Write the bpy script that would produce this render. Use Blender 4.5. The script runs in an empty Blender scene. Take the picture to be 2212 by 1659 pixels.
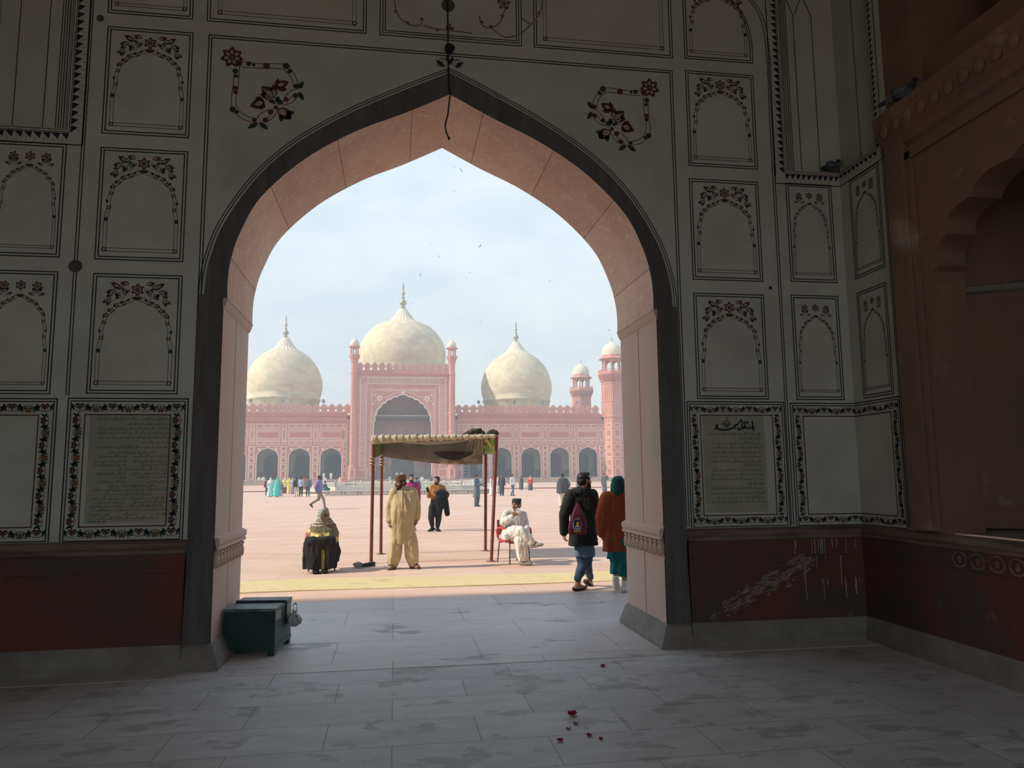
import bpy, bmesh, math, random
from mathutils import Vector, Matrix, noise as mnoise

PI = math.pi
random.seed(7)
SC = bpy.context.scene
COL = SC.collection

# ------------------------------------------------------------------ camera
EYE = 1.65
FPX = 1612.27
PITCH, YAW, ROLL = 0.12208, 0.156165, -0.009617
_F = Vector((math.sin(YAW) * math.cos(PITCH), math.cos(YAW) * math.cos(PITCH), math.sin(PITCH)))
_r = Vector((math.cos(YAW), -math.sin(YAW), 0))
_u = _r.cross(_F)
_R = _r * math.cos(ROLL) + _u * math.sin(ROLL)
_U = _u * math.cos(ROLL) - _r * math.sin(ROLL)
cam_data = bpy.data.cameras.new('camera')
cam = bpy.data.objects.new('camera', cam_data)
COL.objects.link(cam)
cam.matrix_world = Matrix(((_R.x, _U.x, -_F.x, 0), (_R.y, _U.y, -_F.y, 0), (_R.z, _U.z, -_F.z, EYE), (0, 0, 0, 1)))
cam_data.sensor_width = 36
cam_data.lens = FPX / 2212 * 36
cam_data.clip_end = 2000
SC.camera = cam

# ------------------------------------------------------------------ view, sky, sun
SC.view_settings.view_transform = 'Standard'
SC.view_settings.look = 'None'
SC.view_settings.gamma = 1
SC.view_settings.exposure = 0.32
SC.view_settings.use_curve_mapping = False
cy = SC.cycles
cy.use_denoising = True
cy.max_bounces = 10
cy.diffuse_bounces = 6
cy.glossy_bounces = 3
cy.volume_bounces = 0
cy.sample_clamp_indirect = 6

SUN_EL, SUN_AZ = math.radians(37.0), math.radians(5.3)
sun_data = bpy.data.lights.new('sun', 'SUN')
sun_data.energy = 4.3
sun_data.color = (1.0, 0.90, 0.76)
sun_data.angle = math.radians(0.8)
sun = bpy.data.objects.new('sun', sun_data)
COL.objects.link(sun)
SUN_DIR = Vector((math.cos(SUN_EL) * math.cos(SUN_AZ), math.cos(SUN_EL) * math.sin(SUN_AZ), -math.sin(SUN_EL)))
sun.rotation_euler = SUN_DIR.to_track_quat('-Z', 'Y').to_euler()
sun.location = (-20, 4, 30)


def build_sky():
    w = bpy.data.worlds.new('sky')
    SC.world = w
    w.use_nodes = True
    nt = w.node_tree
    nt.nodes.clear()
    N = nt.nodes.new
    L = nt.links.new
    out = N('ShaderNodeOutputWorld')
    bg = N('ShaderNodeBackground')
    tc = N('ShaderNodeTexCoord')
    sep = N('ShaderNodeSeparateXYZ')
    L(tc.outputs['Generated'], sep.inputs[0])
    ramp = N('ShaderNodeValToRGB')
    e = ramp.color_ramp.elements
    e[0].position, e[0].color = 0.0, (0.70, 0.78, 0.82, 1)
    e[1].position, e[1].color = 0.75, (0.34, 0.55, 0.88, 1)
    m = e.new(0.22); m.color = (0.66, 0.81, 0.90, 1)
    m = e.new(0.42); m.color = (0.60, 0.80, 0.96, 1)
    L(sep.outputs['Z'], ramp.inputs[0])
    mp = N('ShaderNodeMapping')
    mp.inputs['Scale'].default_value = (3.0, 3.0, 7.0)
    mp.inputs['Rotation'].default_value = (0.0, 0.35, 0.3)
    L(tc.outputs['Generated'], mp.inputs[0])
    nz = N('ShaderNodeTexNoise')
    nz.inputs['Scale'].default_value = 1.5
    nz.inputs['Detail'].default_value = 7
    nz.inputs['Roughness'].default_value = 0.55
    nz.inputs['Distortion'].default_value = 0.5
    L(mp.outputs[0], nz.inputs['Vector'])
    cr = N('ShaderNodeValToRGB')
    cr.color_ramp.elements[0].position = 0.42
    cr.color_ramp.elements[1].position = 0.72
    L(nz.outputs['Fac'], cr.inputs[0])
    mix = N('ShaderNodeMixRGB')
    mix.inputs[2].default_value = (0.90, 0.96, 0.99, 1)
    mul = N('ShaderNodeMath'); mul.operation = 'MULTIPLY'; mul.inputs[1].default_value = 0.75
    L(cr.outputs[0], mul.inputs[0])
    L(mul.outputs[0], mix.inputs[0])
    L(ramp.outputs[0], mix.inputs[1])
    L(mix.outputs[0], bg.inputs[0])
    bg.inputs[1].default_value = 0.88
    L(bg.outputs[0], out.inputs[0])


build_sky()

# ------------------------------------------------------------------ pixel -> place


def ray(px, py):
    return _R * ((px - 1106.0) / FPX) - _U * ((py - 829.5) / FPX) + _F


def onY(px, py, Y):
    d = ray(px, py); t = Y / d.y
    return Vector((d.x * t, Y, EYE + d.z * t))


def onX(px, py, X):
    d = ray(px, py); t = X / d.x
    return Vector((X, d.y * t, EYE + d.z * t))


def onZ(px, py, Z=0.0):
    d = ray(px, py); t = (Z - EYE) / d.z
    return Vector((d.x * t, d.y * t, Z))


# ------------------------------------------------------------------ objects


def tag(o, label=None, cat=None, group=None, kind=None):
    if label: o['label'] = label
    if cat: o['category'] = cat
    if group: o['group'] = group
    if kind: o['kind'] = kind
    return o


def empty(name, loc=(0, 0, 0), rz=0.0):
    o = bpy.data.objects.new(name, None)
    COL.objects.link(o)
    o.empty_display_size = 0.2
    o.location = loc
    o.rotation_euler = (0, 0, rz)
    return o


def copy_tree(o, parent=None):
    c = o.copy()
    COL.objects.link(c)
    c.parent = parent
    for ch in list(o.children):
        copy_tree(ch, c)
    return c


def basis(d):
    d = d.normalized()
    a = Vector((0, 0, 1)) if abs(d.z) < 0.95 else Vector((1, 0, 0))
    x = a.cross(d).normalized()
    return x, d.cross(x)


class MB:
    """collects shapes into one mesh"""

    def __init__(s):
        s.v, s.f, s.m, s.sm, s.uv = [], [], [], [], []

    def face(s, pts, m=0, smooth=False, uv=None):
        i = len(s.v)
        s.v.extend([tuple(p) for p in pts])
        s.f.append(list(range(i, i + len(pts))))
        s.m.append(m); s.sm.append(smooth); s.uv.append(uv)

    def grid(s, rows, m=0, smooth=True, closed=False, uvs=None):
        i = len(s.v)
        n = len(rows[0])
        for r in rows:
            s.v.extend([tuple(p) for p in r])
        for a in range(len(rows) - 1):
            for b in range(n if closed else n - 1):
                c = (b + 1) % n
                s.f.append([i + a * n + b, i + a * n + c, i + (a + 1) * n + c, i + (a + 1) * n + b])
                s.m.append(m); s.sm.append(smooth)
                s.uv.append(None if uvs is None else [uvs(a, b), uvs(a, b + 1), uvs(a + 1, b + 1), uvs(a + 1, b)])

    def cap(s, ring, m=0, flip=False):
        s.face(list(reversed(ring)) if flip else ring, m)

    def box(s, lo, hi, m=0, T=None):
        x0, y0, z0 = lo; x1, y1, z1 = hi
        P = [Vector(p) for p in ((x0, y0, z0), (x1, y0, z0), (x1, y1, z0), (x0, y1, z0), (x0, y0, z1), (x1, y0, z1), (x1, y1, z1), (x0, y1, z1))]
        if T is not None: P = [T @ p for p in P]
        i = len(s.v)
        s.v.extend([tuple(p) for p in P])
        for q in ((0, 3, 2, 1), (4, 5, 6, 7), (0, 1, 5, 4), (1, 2, 6, 5), (2, 3, 7, 6), (3, 0, 4, 7)):
            s.f.append([i + k for k in q]); s.m.append(m); s.sm.append(False); s.uv.append(None)

    def tube(s, path, r, n=10, m=0, caps=True, closed=False):
        path = [Vector(p) for p in path]
        rs = r if isinstance(r, (list, tuple)) else [r] * len(path)
        rows = []
        k = len(path)
        px = None
        for i, p in enumerate(path):
            if closed: d = path[(i + 1) % k] - path[i - 1]
            else: d = path[min(i + 1, k - 1)] - path[max(i - 1, 0)]
            if d.length < 1e-9: d = Vector((0, 0, 1))
            d.normalize()
            if px is None: x, y = basis(d)
            else:
                x = px - d * px.dot(d)
                if x.length < 1e-6: x, y = basis(d)
                x.normalize(); y = d.cross(x)
            px = x
            rows.append([p + (x * math.cos(2 * PI * j / n) + y * math.sin(2 * PI * j / n)) * rs[i] for j in range(n)])
        if closed: rows.append(rows[0])
        s.grid(rows, m, True, True)
        if caps and not closed:
            s.cap(rows[0], m, True); s.cap(rows[-1], m)

    def lathe(s, prof, n=24, c=(0, 0, 0), m=0, smooth=True, ph=0.0, flute=None, uvR=None, sx=1.0, sy=1.0):
        """prof: (radius, height) pairs round the vertical through c"""
        c = Vector(c)
        rows = []
        L = [0.0]
        for a, b in zip(prof, prof[1:]): L.append(L[-1] + math.hypot(b[0] - a[0], b[1] - a[1]))
        for k, (r, z) in enumerate(prof):
            row = []
            for j in range(n):
                t = 2 * PI * j / n + ph
                rr = r
                if flute: rr = r * (1 + flute[1] * math.cos(flute[0] * t))
                row.append(c + Vector((rr * math.cos(t) * sx, rr * math.sin(t) * sy, z)))
            rows.append(row)
        s.grid(rows, m, smooth, True, None if uvR is None else (lambda a, b: (2 * PI * b / n * uvR, L[a])))
        if prof[0][0] > 1e-4: s.cap(rows[0], m, True)
        if prof[-1][0] > 1e-4: s.cap(rows[-1], m)

    def ball(s, c, r, n=14, m=0, R=None):
        if not isinstance(r, (list, tuple, Vector)): r = (r, r, r)
        c = Vector(c)
        rows = []
        k = max(6, n // 2)
        for a in range(k + 1):
            t = -PI / 2 + PI * a / k
            row = []
            for b in range(n):
                p = 2 * PI * b / n
                q = Vector((r[0] * math.cos(t) * math.cos(p), r[1] * math.cos(t) * math.sin(p), r[2] * math.sin(t)))
                row.append(c + (R @ q if R is not None else q))
            rows.append(row)
        s.grid(rows, m, True, True)

    def capsule(s, a, b, ra, rb, n=12, m=0):
        a, b = Vector(a), Vector(b)
        d = b - a
        if d.length < 1e-6: return s.ball(a, max(ra, rb), n, m)
        d.normalize()
        path, rs = [], []
        for k in range(4):
            t = PI / 2 * k / 4
            path.append(a - d * ra * math.cos(t)); rs.append(max(ra * math.sin(t), 1e-4))
        path.append(a); rs.append(ra); path.append(b); rs.append(rb)
        for k in range(3, -1, -1):
            t = PI / 2 * k / 4
            path.append(b + d * rb * math.cos(t)); rs.append(max(rb * math.sin(t), 1e-4))
        s.tube(path, rs, n, m)

    def loft(s, rings, n=36, m=0, fold=None, caps=True, ex=.78):
        """rings: (centre, rx, ry, yaw, fold amplitude)"""
        rows = []
        for i, r in enumerate(rings):
            c, rx, ry = Vector(r[0]), r[1], r[2]
            yaw = r[3] if len(r) > 3 else 0.0
            fa = r[4] if len(r) > 4 else 0.0
            row = []
            for j in range(n):
                t = 2 * PI * j / n
                k = 1 + (fa * (math.sin(fold[0] * t + fold[1]) + 0.6 * math.sin(fold[0] * 1.6 * t + 2 * fold[1] + 0.3 * i)) if fold and fa else 0)
                c_, s_ = math.cos(t), math.sin(t)
                q = Vector((rx * k * math.copysign(abs(c_) ** ex, c_), ry * k * math.copysign(abs(s_) ** ex, s_), 0))
                q = Matrix.Rotation(yaw, 3, 'Z') @ q
                row.append(c + q)
            rows.append(row)
        s.grid(rows, m, True, True)
        if caps: s.cap(rows[0], m, True); s.cap(rows[-1], m)

    def prism(s, poly, d, m=0, mside=None):
        """poly: list of 3-D points; extruded by vector d"""
        d = Vector(d)
        P = [Vector(p) for p in poly]; Q = [p + d for p in P]
        s.face(list(reversed(P)), m); s.face(Q, m)
        k = len(P)
        for i in range(k):
            s.face([P[i], P[(i + 1) % k], Q[(i + 1) % k], Q[i]], m if mside is None else mside)

    def sweep(s, prof, path, mats=None, m=0, smooth=False):
        """prof: (out, z); path: 2-D corner points; out is to the right of the way along the path"""
        k = len(path)
        rows = []
        for i, p in enumerate(path):
            p = Vector(p)
            ns = []
            for a, b in ((i - 1, i), (i, i + 1)):
                if 0 <= a and b < k:
                    d = (Vector(path[b]) - Vector(path[a])).normalized()
                    ns.append(Vector((d.y, -d.x)))
            if len(ns) == 2:
                h = (ns[0] + ns[1]); h = h / max(h.dot(ns[0]), 0.2)
            else: h = ns[0]
            rows.append([Vector((p.x + h.x * o, p.y + h.y * o, z)) for o, z in prof])
        for i in range(k - 1):
            for j in range(len(prof) - 1):
                s.face([rows[i][j], rows[i + 1][j], rows[i + 1][j + 1], rows[i][j + 1]], mats[j] if mats else m, smooth)
        s.face(rows[0], mats[0] if mats else m); s.face(list(reversed(rows[-1])), mats[0] if mats else m)

    def mesh(s, name):
        me = bpy.data.meshes.new(name)
        me.from_pydata(s.v, [], s.f)
        me.polygons.foreach_set('material_index', s.m)
        me.polygons.foreach_set('use_smooth', s.sm)
        if any(u is not None for u in s.uv):
            lay = me.uv_layers.new(name='uv')
            k = 0
            for f, u in zip(s.f, s.uv):
                for q in range(len(f)):
                    if u is not None: lay.data[k + q].uv = u[q]
                k += len(f)
        me.update()
        return me

    def build(s, name, mats, parent=None, loc=None, weld=False):
        me = s.mesh(name)
        if weld:
            bm = bmesh.new(); bm.from_mesh(me)
            bmesh.ops.remove_doubles(bm, verts=bm.verts, dist=1e-4)
            bm.to_mesh(me); bm.free()
        for mt in (mats if isinstance(mats, (list, tuple)) else [mats]): me.materials.append(mt)
        o = bpy.data.objects.new(name, me)
        COL.objects.link(o)
        if parent: o.parent = parent
        if loc is not None: o.location = loc
        return o


def base_at(o, p):
    """move a top-level mesh object's origin to p, leaving it in place"""
    p = Vector(p)
    o.data.transform(Matrix.Translation(-p))
    o.location = p
    return o


# ------------------------------------------------------------------ materials


def lin(r, g, b):
    f = lambda c: (c / 12.92 if c <= 0.04045 else ((c + 0.055) / 1.055) ** 2.4)
    return (f(r / 255), f(g / 255), f(b / 255), 1)


def c4(c): return (c[0], c[1], c[2], 1)


def mat(name, c1, c2=None, scale=6.0, detail=6, rough=0.85, bump=0.0, bscale=30.0, spec=0.25, metal=0.0,
        brick=None, uv=False, rot=None, stretch=(1, 1, 1), lo=0.35, hi=0.68, third=None, sheen=0.0, wave=None):
    """one noise-varied surface; brick = (width, height, mortar, mortar colour, second brick colour, offset)"""
    mt = bpy.data.materials.new(name)
    mt.use_nodes = True
    nt = mt.node_tree
    N, L = nt.nodes.new, nt.links.new
    bs = nt.nodes['Principled BSDF']
    bs.inputs['Roughness'].default_value = rough
    bs.inputs['Metallic'].default_value = metal
    bs.inputs['Specular IOR Level'].default_value = spec
    if sheen: bs.inputs['Sheen Weight'].default_value = sheen
    tc = N('ShaderNodeTexCoord')
    src = tc.outputs['UV' if uv else 'Object']
    mp = N('ShaderNodeMapping')
    mp.inputs['Scale'].default_value = stretch
    L(src, mp.inputs[0])
    col = None
    nz = N('ShaderNodeTexNoise')
    nz.inputs['Scale'].default_value = scale
    nz.inputs['Detail'].default_value = detail
    nz.inputs['Roughness'].default_value = 0.6
    L(mp.outputs[0], nz.inputs['Vector'])
    rp = N('ShaderNodeValToRGB')
    rp.color_ramp.elements[0].position = lo
    rp.color_ramp.elements[1].position = hi
    rp.color_ramp.elements[0].color = c4(c1)
    rp.color_ramp.elements[1].color = c4(c2 or c1)
    L(nz.outputs['Fac'], rp.inputs[0])
    col = rp.outputs[0]
    height = nz.outputs['Fac']
    if third:
        # (colour, scale, low, high, stretch): patches with a shape of their own
        mp3 = N('ShaderNodeMapping'); mp3.inputs['Scale'].default_value = third[4] if len(third) > 4 else (1, 1, 1)
        mp3.inputs['Location'].default_value = (3.3, 1.7, 5.1)
        L(src, mp3.inputs[0])
        n3 = N('ShaderNodeTexNoise'); n3.inputs['Scale'].default_value = third[1]; n3.inputs['Detail'].default_value = 8
        n3.inputs['Roughness'].default_value = 0.62
        L(mp3.outputs[0], n3.inputs['Vector'])
        r3 = N('ShaderNodeValToRGB')
        r3.color_ramp.elements[0].position = third[2]; r3.color_ramp.elements[1].position = third[3]
        L(n3.outputs['Fac'], r3.inputs[0])
        mx = N('ShaderNodeMixRGB'); mx.inputs[2].default_value = c4(third[0])
        L(r3.outputs[0], mx.inputs[0]); L(col, mx.inputs[1])
        col = mx.outputs[0]
    if brick:
        bw, bh, mo, mc, c3, off = brick
        mb_ = N('ShaderNodeMapping')
        if rot: mb_.inputs['Rotation'].default_value = rot
        L(src, mb_.inputs[0])
        bt = N('ShaderNodeTexBrick')
        bt.offset = off
        bt.inputs['Scale'].default_value = 1.0
        bt.inputs['Brick Width'].default_value = bw
        bt.inputs['Row Height'].default_value = bh
        bt.inputs['Mortar Size'].default_value = mo
        bt.inputs['Mortar Smooth'].default_value = 0.1
        bt.inputs['Bias'].default_value = 0.0
        bt.inputs['Color1'].default_value = (1, 1, 1, 1)
        bt.inputs['Color2'].default_value = c4(c3)
        bt.inputs['Mortar'].default_value = c4(mc)
        L(mb_.outputs[0], bt.inputs['Vector'])
        mx = N('ShaderNodeMixRGB'); mx.blend_type = 'MULTIPLY'; mx.inputs[0].default_value = 1
        L(col, mx.inputs[1]); L(bt.outputs['Color'], mx.inputs[2])
        col = mx.outputs[0]
    if wave:
        wv = N('ShaderNodeTexWave'); wv.inputs['Scale'].default_value = wave[1]; wv.inputs['Distortion'].default_value = wave[2]
        wv.bands_direction = wave[3] if len(wave) > 3 else 'X'
        L(mp.outputs[0], wv.inputs['Vector'])
        mx = N('ShaderNodeMixRGB'); mx.inputs[2].default_value = c4(wave[0])
        L(wv.outputs['Fac'], mx.inputs[0]); L(col, mx.inputs[1])
        col = mx.outputs[0]
    L(col, bs.inputs['Base Color'])
    if bump:
        nb = N('ShaderNodeTexNoise'); nb.inputs['Scale'].default_value = bscale; nb.inputs['Detail'].default_value = 8
        L(mp.outputs[0], nb.inputs['Vector'])
        bp = N('ShaderNodeBump'); bp.inputs['Strength'].default_value = bump; bp.inputs['Distance'].default_value = 0.02
        L(nb.outputs['Fac'], bp.inputs['Height'])
        L(bp.outputs[0], bs.inputs['Normal'])
    return mt


PLASTER = mat('cream_plaster', (0.50, 0.47, 0.40), (0.57, 0.54, 0.47), 2.2, bump=0.06, third=((0.44, 0.41, 0.36), 1.1, 0.55, 0.75))
PLASTER_BARE = mat('bare_plaster', (0.45, 0.43, 0.37), (0.52, 0.49, 0.43), 3.0, bump=0.06)
PAPER = mat('inscription_ground', (0.36, 0.32, 0.245), (0.43, 0.39, 0.31), 3.5, third=((0.31, 0.32, 0.25), 2.2, 0.5, 0.7))
INK = mat('black_paint', (0.018, 0.018, 0.026), (0.03, 0.03, 0.042), 20, rough=0.6)
MAROON = mat('maroon_paint', (0.075, 0.018, 0.018), (0.12, 0.035, 0.03), 25, rough=0.6)
DKGREEN = mat('dark_green_paint', (0.018, 0.035, 0.032), (0.04, 0.06, 0.05), 25, rough=0.6)
OCHRE = mat('ochre_paint', (0.15, 0.062, 0.02), (0.20, 0.09, 0.028), 25, rough=0.6)
PINKWASH = mat('pink_wash_paint', (0.36, 0.27, 0.25), (0.42, 0.33, 0.30), 25, rough=0.7)
FADED_INK = mat('faded_ink', (0.075, 0.07, 0.055), (0.11, 0.10, 0.08), 25, rough=0.7)
DARK_STONE = mat('dark_band_stone', (0.10, 0.088, 0.085), (0.15, 0.13, 0.122), 3.0, bump=0.15, bscale=25, stretch=(5, 5, 0.5), third=((0.28, 0.25, 0.22), 9, 0.68, 0.74))
DADO_RED = mat('red_dado_stone', (0.165, 0.055, 0.043), (0.095, 0.066, 0.058), 1.4, bump=0.12, bscale=35, lo=.40, hi=.60, third=((0.25, 0.205, 0.17), 1.3, 0.61, 0.74, (1.6, 1.6, 1.0)))
DADO_TOP = mat('dado_moulding_stone', (0.13, 0.078, 0.062), (0.26, 0.185, 0.15), 3.0, bump=0.2, stretch=(0.6, 0.6, 5))
BASE_GREY = mat('grey_base_stone', (0.21, 0.18, 0.155), (0.30, 0.265, 0.23), 3.0, bump=0.25, bscale=14)
REVEAL = mat('pink_reveal_stone', (0.66, 0.425, 0.335), (0.76, 0.55, 0.445), 2.0, uv=True, bump=0.25, bscale=28,
             brick=(0.80, 1.6, 0.005, (0.45, 0.40, 0.37), (0.86, 0.84, 0.84), 0.5), third=((0.80, 0.64, 0.51), 17, 0.54, 0.66, (1, 1, 1)))
JAMB = mat('pink_jamb_stone', (0.66, 0.43, 0.345), (0.60, 0.47, 0.395), 2.4, bump=0.2, bscale=30, third=((0.52, 0.42, 0.355), 2.2, 0.5, 0.75, (1, 1, 0.5)))
RED_STONE = mat('red_sandstone', (0.27, 0.15, 0.105), (0.20, 0.13, 0.10), 1.8, bump=0.15, third=((0.46, 0.38, 0.31), 1.5, 0.60, 0.76))
FLOOR = mat('slate_floor', (0.54, 0.49, 0.46), (0.66, 0.60, 0.565), 2.4, rough=0.55, spec=0.35, bump=0.2, bscale=10, stretch=(1, 2.5, 1),
            brick=(0.98, 0.49, 0.005, (0.55, 0.53, 0.51), (0.86, 0.85, 0.84), 0.43), third=((0.43, 0.39, 0.35), 2.6, 0.57, 0.60, (1, 1.5, 1)))
FLOOR_PASSAGE = mat('passage_floor', (0.56, 0.49, 0.45), (0.65, 0.57, 0.52), 2.0, rough=0.5, spec=0.4, bump=0.15, bscale=10, stretch=(1, 3, 1),
                    brick=(1.35, 0.88, 0.005, (0.50, 0.48, 0.46), (0.90, 0.88, 0.87), 0.4), third=((0.33, 0.305, 0.275), 1.3, 0.60, 0.64, (1, 2, 1)))
COURT = mat('courtyard_sandstone', (0.60, 0.40, 0.305), (0.66, 0.47, 0.365), 0.6, rough=0.9, bump=0.08, stretch=(1, 3, 1),
            brick=(1.9, 1.15, 0.006, (0.80, 0.75, 0.70), (0.95, 0.93, 0.92), 0.37), third=((0.68, 0.52, 0.42), 0.25, 0.45, 0.7, (1, 4, 1)))
LAWN = mat('garden_ground', (0.20, 0.145, 0.095), (0.27, 0.20, 0.135), 1.2, rough=1.0)
CEIL = mat('dark_ceiling', (0.26, 0.24, 0.21), (0.34, 0.31, 0.27), 1.2)  # unseen ceiling toned dark to bounce less light onto the upper walls
# =================================================================== the gate hall
S = 1.03125
D = 7.115            # inner face of the wall with the arch
DEEP = 1.235         # thickness of that wall
AC = 0.5136          # centre of the arch
XL, XR = -3.70, 4.733
YB = -2.8
ZC = 9.6
ZSP = 3.21 * S


def crm(pts, n=6):
    P = [Vector(p) for p in pts]
    P = [P[0] * 2 - P[1]] + P + [P[-1] * 2 - P[-2]]
    out = []
    for i in range(1, len(P) - 2):
        a, b, c, d = P[i - 1], P[i], P[i + 1], P[i + 2]
        for k in range(n):
            t = k / n
            out.append(0.5 * ((2 * b) + (c - a) * t + (2 * a - 5 * b + 4 * c - d) * t * t + (3 * b - a - 3 * c + d) * t ** 3))
    out.append(P[-2])
    return out


PIN = [p * S for p in crm([(0, 5.295), (.43, 5.074), (.885, 4.862), (1.35, 4.56), (1.735, 4.17), (1.91, 3.82), (1.98, 3.57), (2.0, 3.385), (2.0, 3.21)])]
POUT = [p * S for p in crm([(0, 5.52), (0.39, 5.33), (.94, 5.04), (1.42, 4.715), (1.77, 4.36), (2.04, 3.93), (2.15, 3.62), (2.19, 3.4), (2.2, 3.21)])]


def arch_line(prof, c=AC):
    """left foot, up over the point, down to the right foot, as (x, z)"""
    return [(c - p.x, p.y) for p in reversed(prof)] + [(c + p.x, p.y) for p in prof[1:]]


AIN, AOUT = arch_line(PIN), arch_line(POUT)
JW = 2.035 * S

# niche recesses high in the two corners
NZ, NXR, NYR, NXL, NREC = 4.875, 4.139, 6.50, -3.036, 0.10

b = MB()
q = lambda x0, x1, z0, z1, y: b.face([(x0, y, z0), (x1, y, z0), (x1, y, z1), (x0, y, z1)], 0)
q(XL, AC - JW, 0, ZSP, D)
q(AC + JW, XR, 0, ZSP, D)
q(XL, AC - 2.3 * S, ZSP, NZ, D)
q(NXL, AC - 2.3 * S, NZ, ZC, D)
q(AC + 2.3 * S, XR, ZSP, NZ, D)
q(AC + 2.3 * S, NXR, NZ, ZC, D)
q(XL, NXL, NZ, ZC, D + NREC)
q(NXR, XR + NREC, NZ, ZC, D + NREC)
b.face([(XL, D, NZ), (NXL, D, NZ), (NXL, D + NREC, NZ), (XL, D + NREC, NZ)], 0)
b.face([(NXR, D, NZ), (XR, D, NZ), (XR + NREC, D + NREC, NZ), (NXR, D + NREC, NZ)], 0)
b.face([(NXL, D, NZ), (NXL, D, ZC), (NXL, D + NREC, ZC), (NXL, D + NREC, NZ)], 0)
b.face([(NXR, D, NZ), (NXR, D, ZC), (NXR, D + NREC, ZC), (NXR, D + NREC, NZ)], 0)
b.face([(AC - 2.3 * S, D, ZSP)] + [(x, D, z) for x, z in AIN] + [(AC + 2.3 * S, D, ZSP), (AC + 2.3 * S, D, ZC), (AC - 2.3 * S, D, ZC)], 0)
wall_front = tag(b.build('wall_front', PLASTER), kind='structure')

# the dark stone band round the arch
b = MB()
YF = D - 0.015
b.grid([[(x, YF, z) for x, z in AIN], [(x, YF, z) for x, z in AOUT]], 0, False)
b.grid([[(x, YF, z) for x, z in AOUT], [(x, D, z) for x, z in AOUT]], 0, False)
for s in (-1, 1):
    x0, x1 = AC + s * JW, AC + s * 2.25 * S
    b.box((min(x0, x1), YF + .0015, 0.18), (max(x0, x1), D + .01, 3.24 * S), 0)
b.build('arch_band', DARK_STONE, wall_front)

# the reveal: voussoirs above, a two-stone jamb below
b = MB()
L = [0]
for p, q2 in zip(AIN, AIN[1:]): L.append(L[-1] + math.hypot(q2[0] - p[0], q2[1] - p[1]))
half = L[-1] / 2
rows = []
ny = 5
for k in range(ny):
    y = YF + (D + DEEP - YF) * k / (ny - 1)
    rows.append([(x, y, z) for x, z in AIN])
b.grid(rows, 0, True, uvs=lambda a, c: (L[c] - half + 20.02, a * 0.3 + 0.1))
b.build('arch_soffit', REVEAL, wall_front)
for s in (-1, 1):
    b = MB()
    x = AC + s * JW
    ym = D + 0.60
    for y0, y1 in ((YF, ym - .012), (ym + .012, D + DEEP)):
        b.face([(x, y0, 0), (x, y1, 0), (x, y1, ZSP), (x, y0, ZSP)], 0)
    g = x + s * 0.012
    b.face([(g, ym - .012, 0), (g, ym + .012, 0), (g, ym + .012, ZSP), (g, ym - .012, ZSP)], 0)
    b.face([(x, ym - .012, 0), (g, ym - .012, 0), (g, ym - .012, ZSP), (x, ym - .012, ZSP)], 0)
    b.face([(x, ym + .012, 0), (g, ym + .012, 0), (g, ym + .012, ZSP), (x, ym + .012, ZSP)], 0)
    b.build('arch_jamb', JAMB, wall_front)
    # springing moulding
    b = MB()
    path = [(x, YF), (x, D + DEEP)] if s < 0 else [(x, D + DEEP), (x, YF)]
    z0 = 3.115 * S
    b.sweep([(0, z0), (0.004, z0 + .006), (0.012, z0 + .012), (0.028, z0 + .045), (0.036, z0 + .075), (0.034, z0 + .083), (0.044, z0 + .087), (0.044, z0 + .098), (0, z0 + .1)], path, smooth=False)
    b.build('springing_moulding', JAMB, wall_front)
    # rail and carved leaf frieze at dado height
    b = MB()
    b.sweep([(0.03, 1.005), (0.045, 1.015), (0.045, 1.035), (0.03, 1.045), (0.04, 1.05), (0.05, 1.075), (0.05, 1.11), (0.0, 1.135)], path)
    n = 9
    for k in range(n):
        y = D + (k + .5) * DEEP / n
        xx = x - s * 0.012
        b.ball((xx, y, 0.925), (0.022, 0.036, 0.072), 10)
        b.ball((xx, y, 0.985), (0.03, 0.05, 0.02), 8)
        b.ball((xx, y + DEEP / n / 2, 0.90), (0.016, 0.016, 0.06), 8)
        b.ball((xx - s * .012, y, 0.90), (0.016, 0.012, 0.05), 8)
    b.box((min(x, x - s * .006), YF, .83), (max(x, x - s * .006), D + DEEP, .845))
    b.build('carved_frieze', JAMB, wall_front)


def dado(path, name, mats, parent):
    b = MB()
    b.sweep([(0.095, 0), (0.095, .05), (0.075, .075), (0.05, .15), (0.032, .20), (0.022, .215), (0.022, .83), (0.030, .835), (0.030, .99),
             (0.045, 1.0), (0.045, 1.03), (0.06, 1.05), (0.06, 1.09), (0.0, 1.115)], path,
            mats=[0, 0, 0, 0, 0, 1, 1, 1, 2, 2, 2, 2, 2])
    return b.build(name, mats, parent)


DM = [BASE_GREY, DADO_RED, DADO_TOP]
dado([(XL, D), (AC - 2.25 * S, D)], 'dado', DM, wall_front)
dado([(AC + 2.25 * S, D), (XR - .001, D)], 'dado', DM, wall_front)
# the base runs on round the arch feet
for s in (-1, 1):
    b = MB()
    pth = [(AC - 2.25 * S, YF - .005), (AC - JW, YF - .005), (AC - JW, D + DEEP)]
    if s > 0: pth = [(2 * AC - a, c) for a, c in reversed(pth)]
    b.sweep([(0.10, 0), (0.10, .04), (0.085, .07), (0.05, .15), (0.03, .195), (0.0, .215)], pth)
    b.build('arch_base', BASE_GREY, wall_front)

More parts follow.
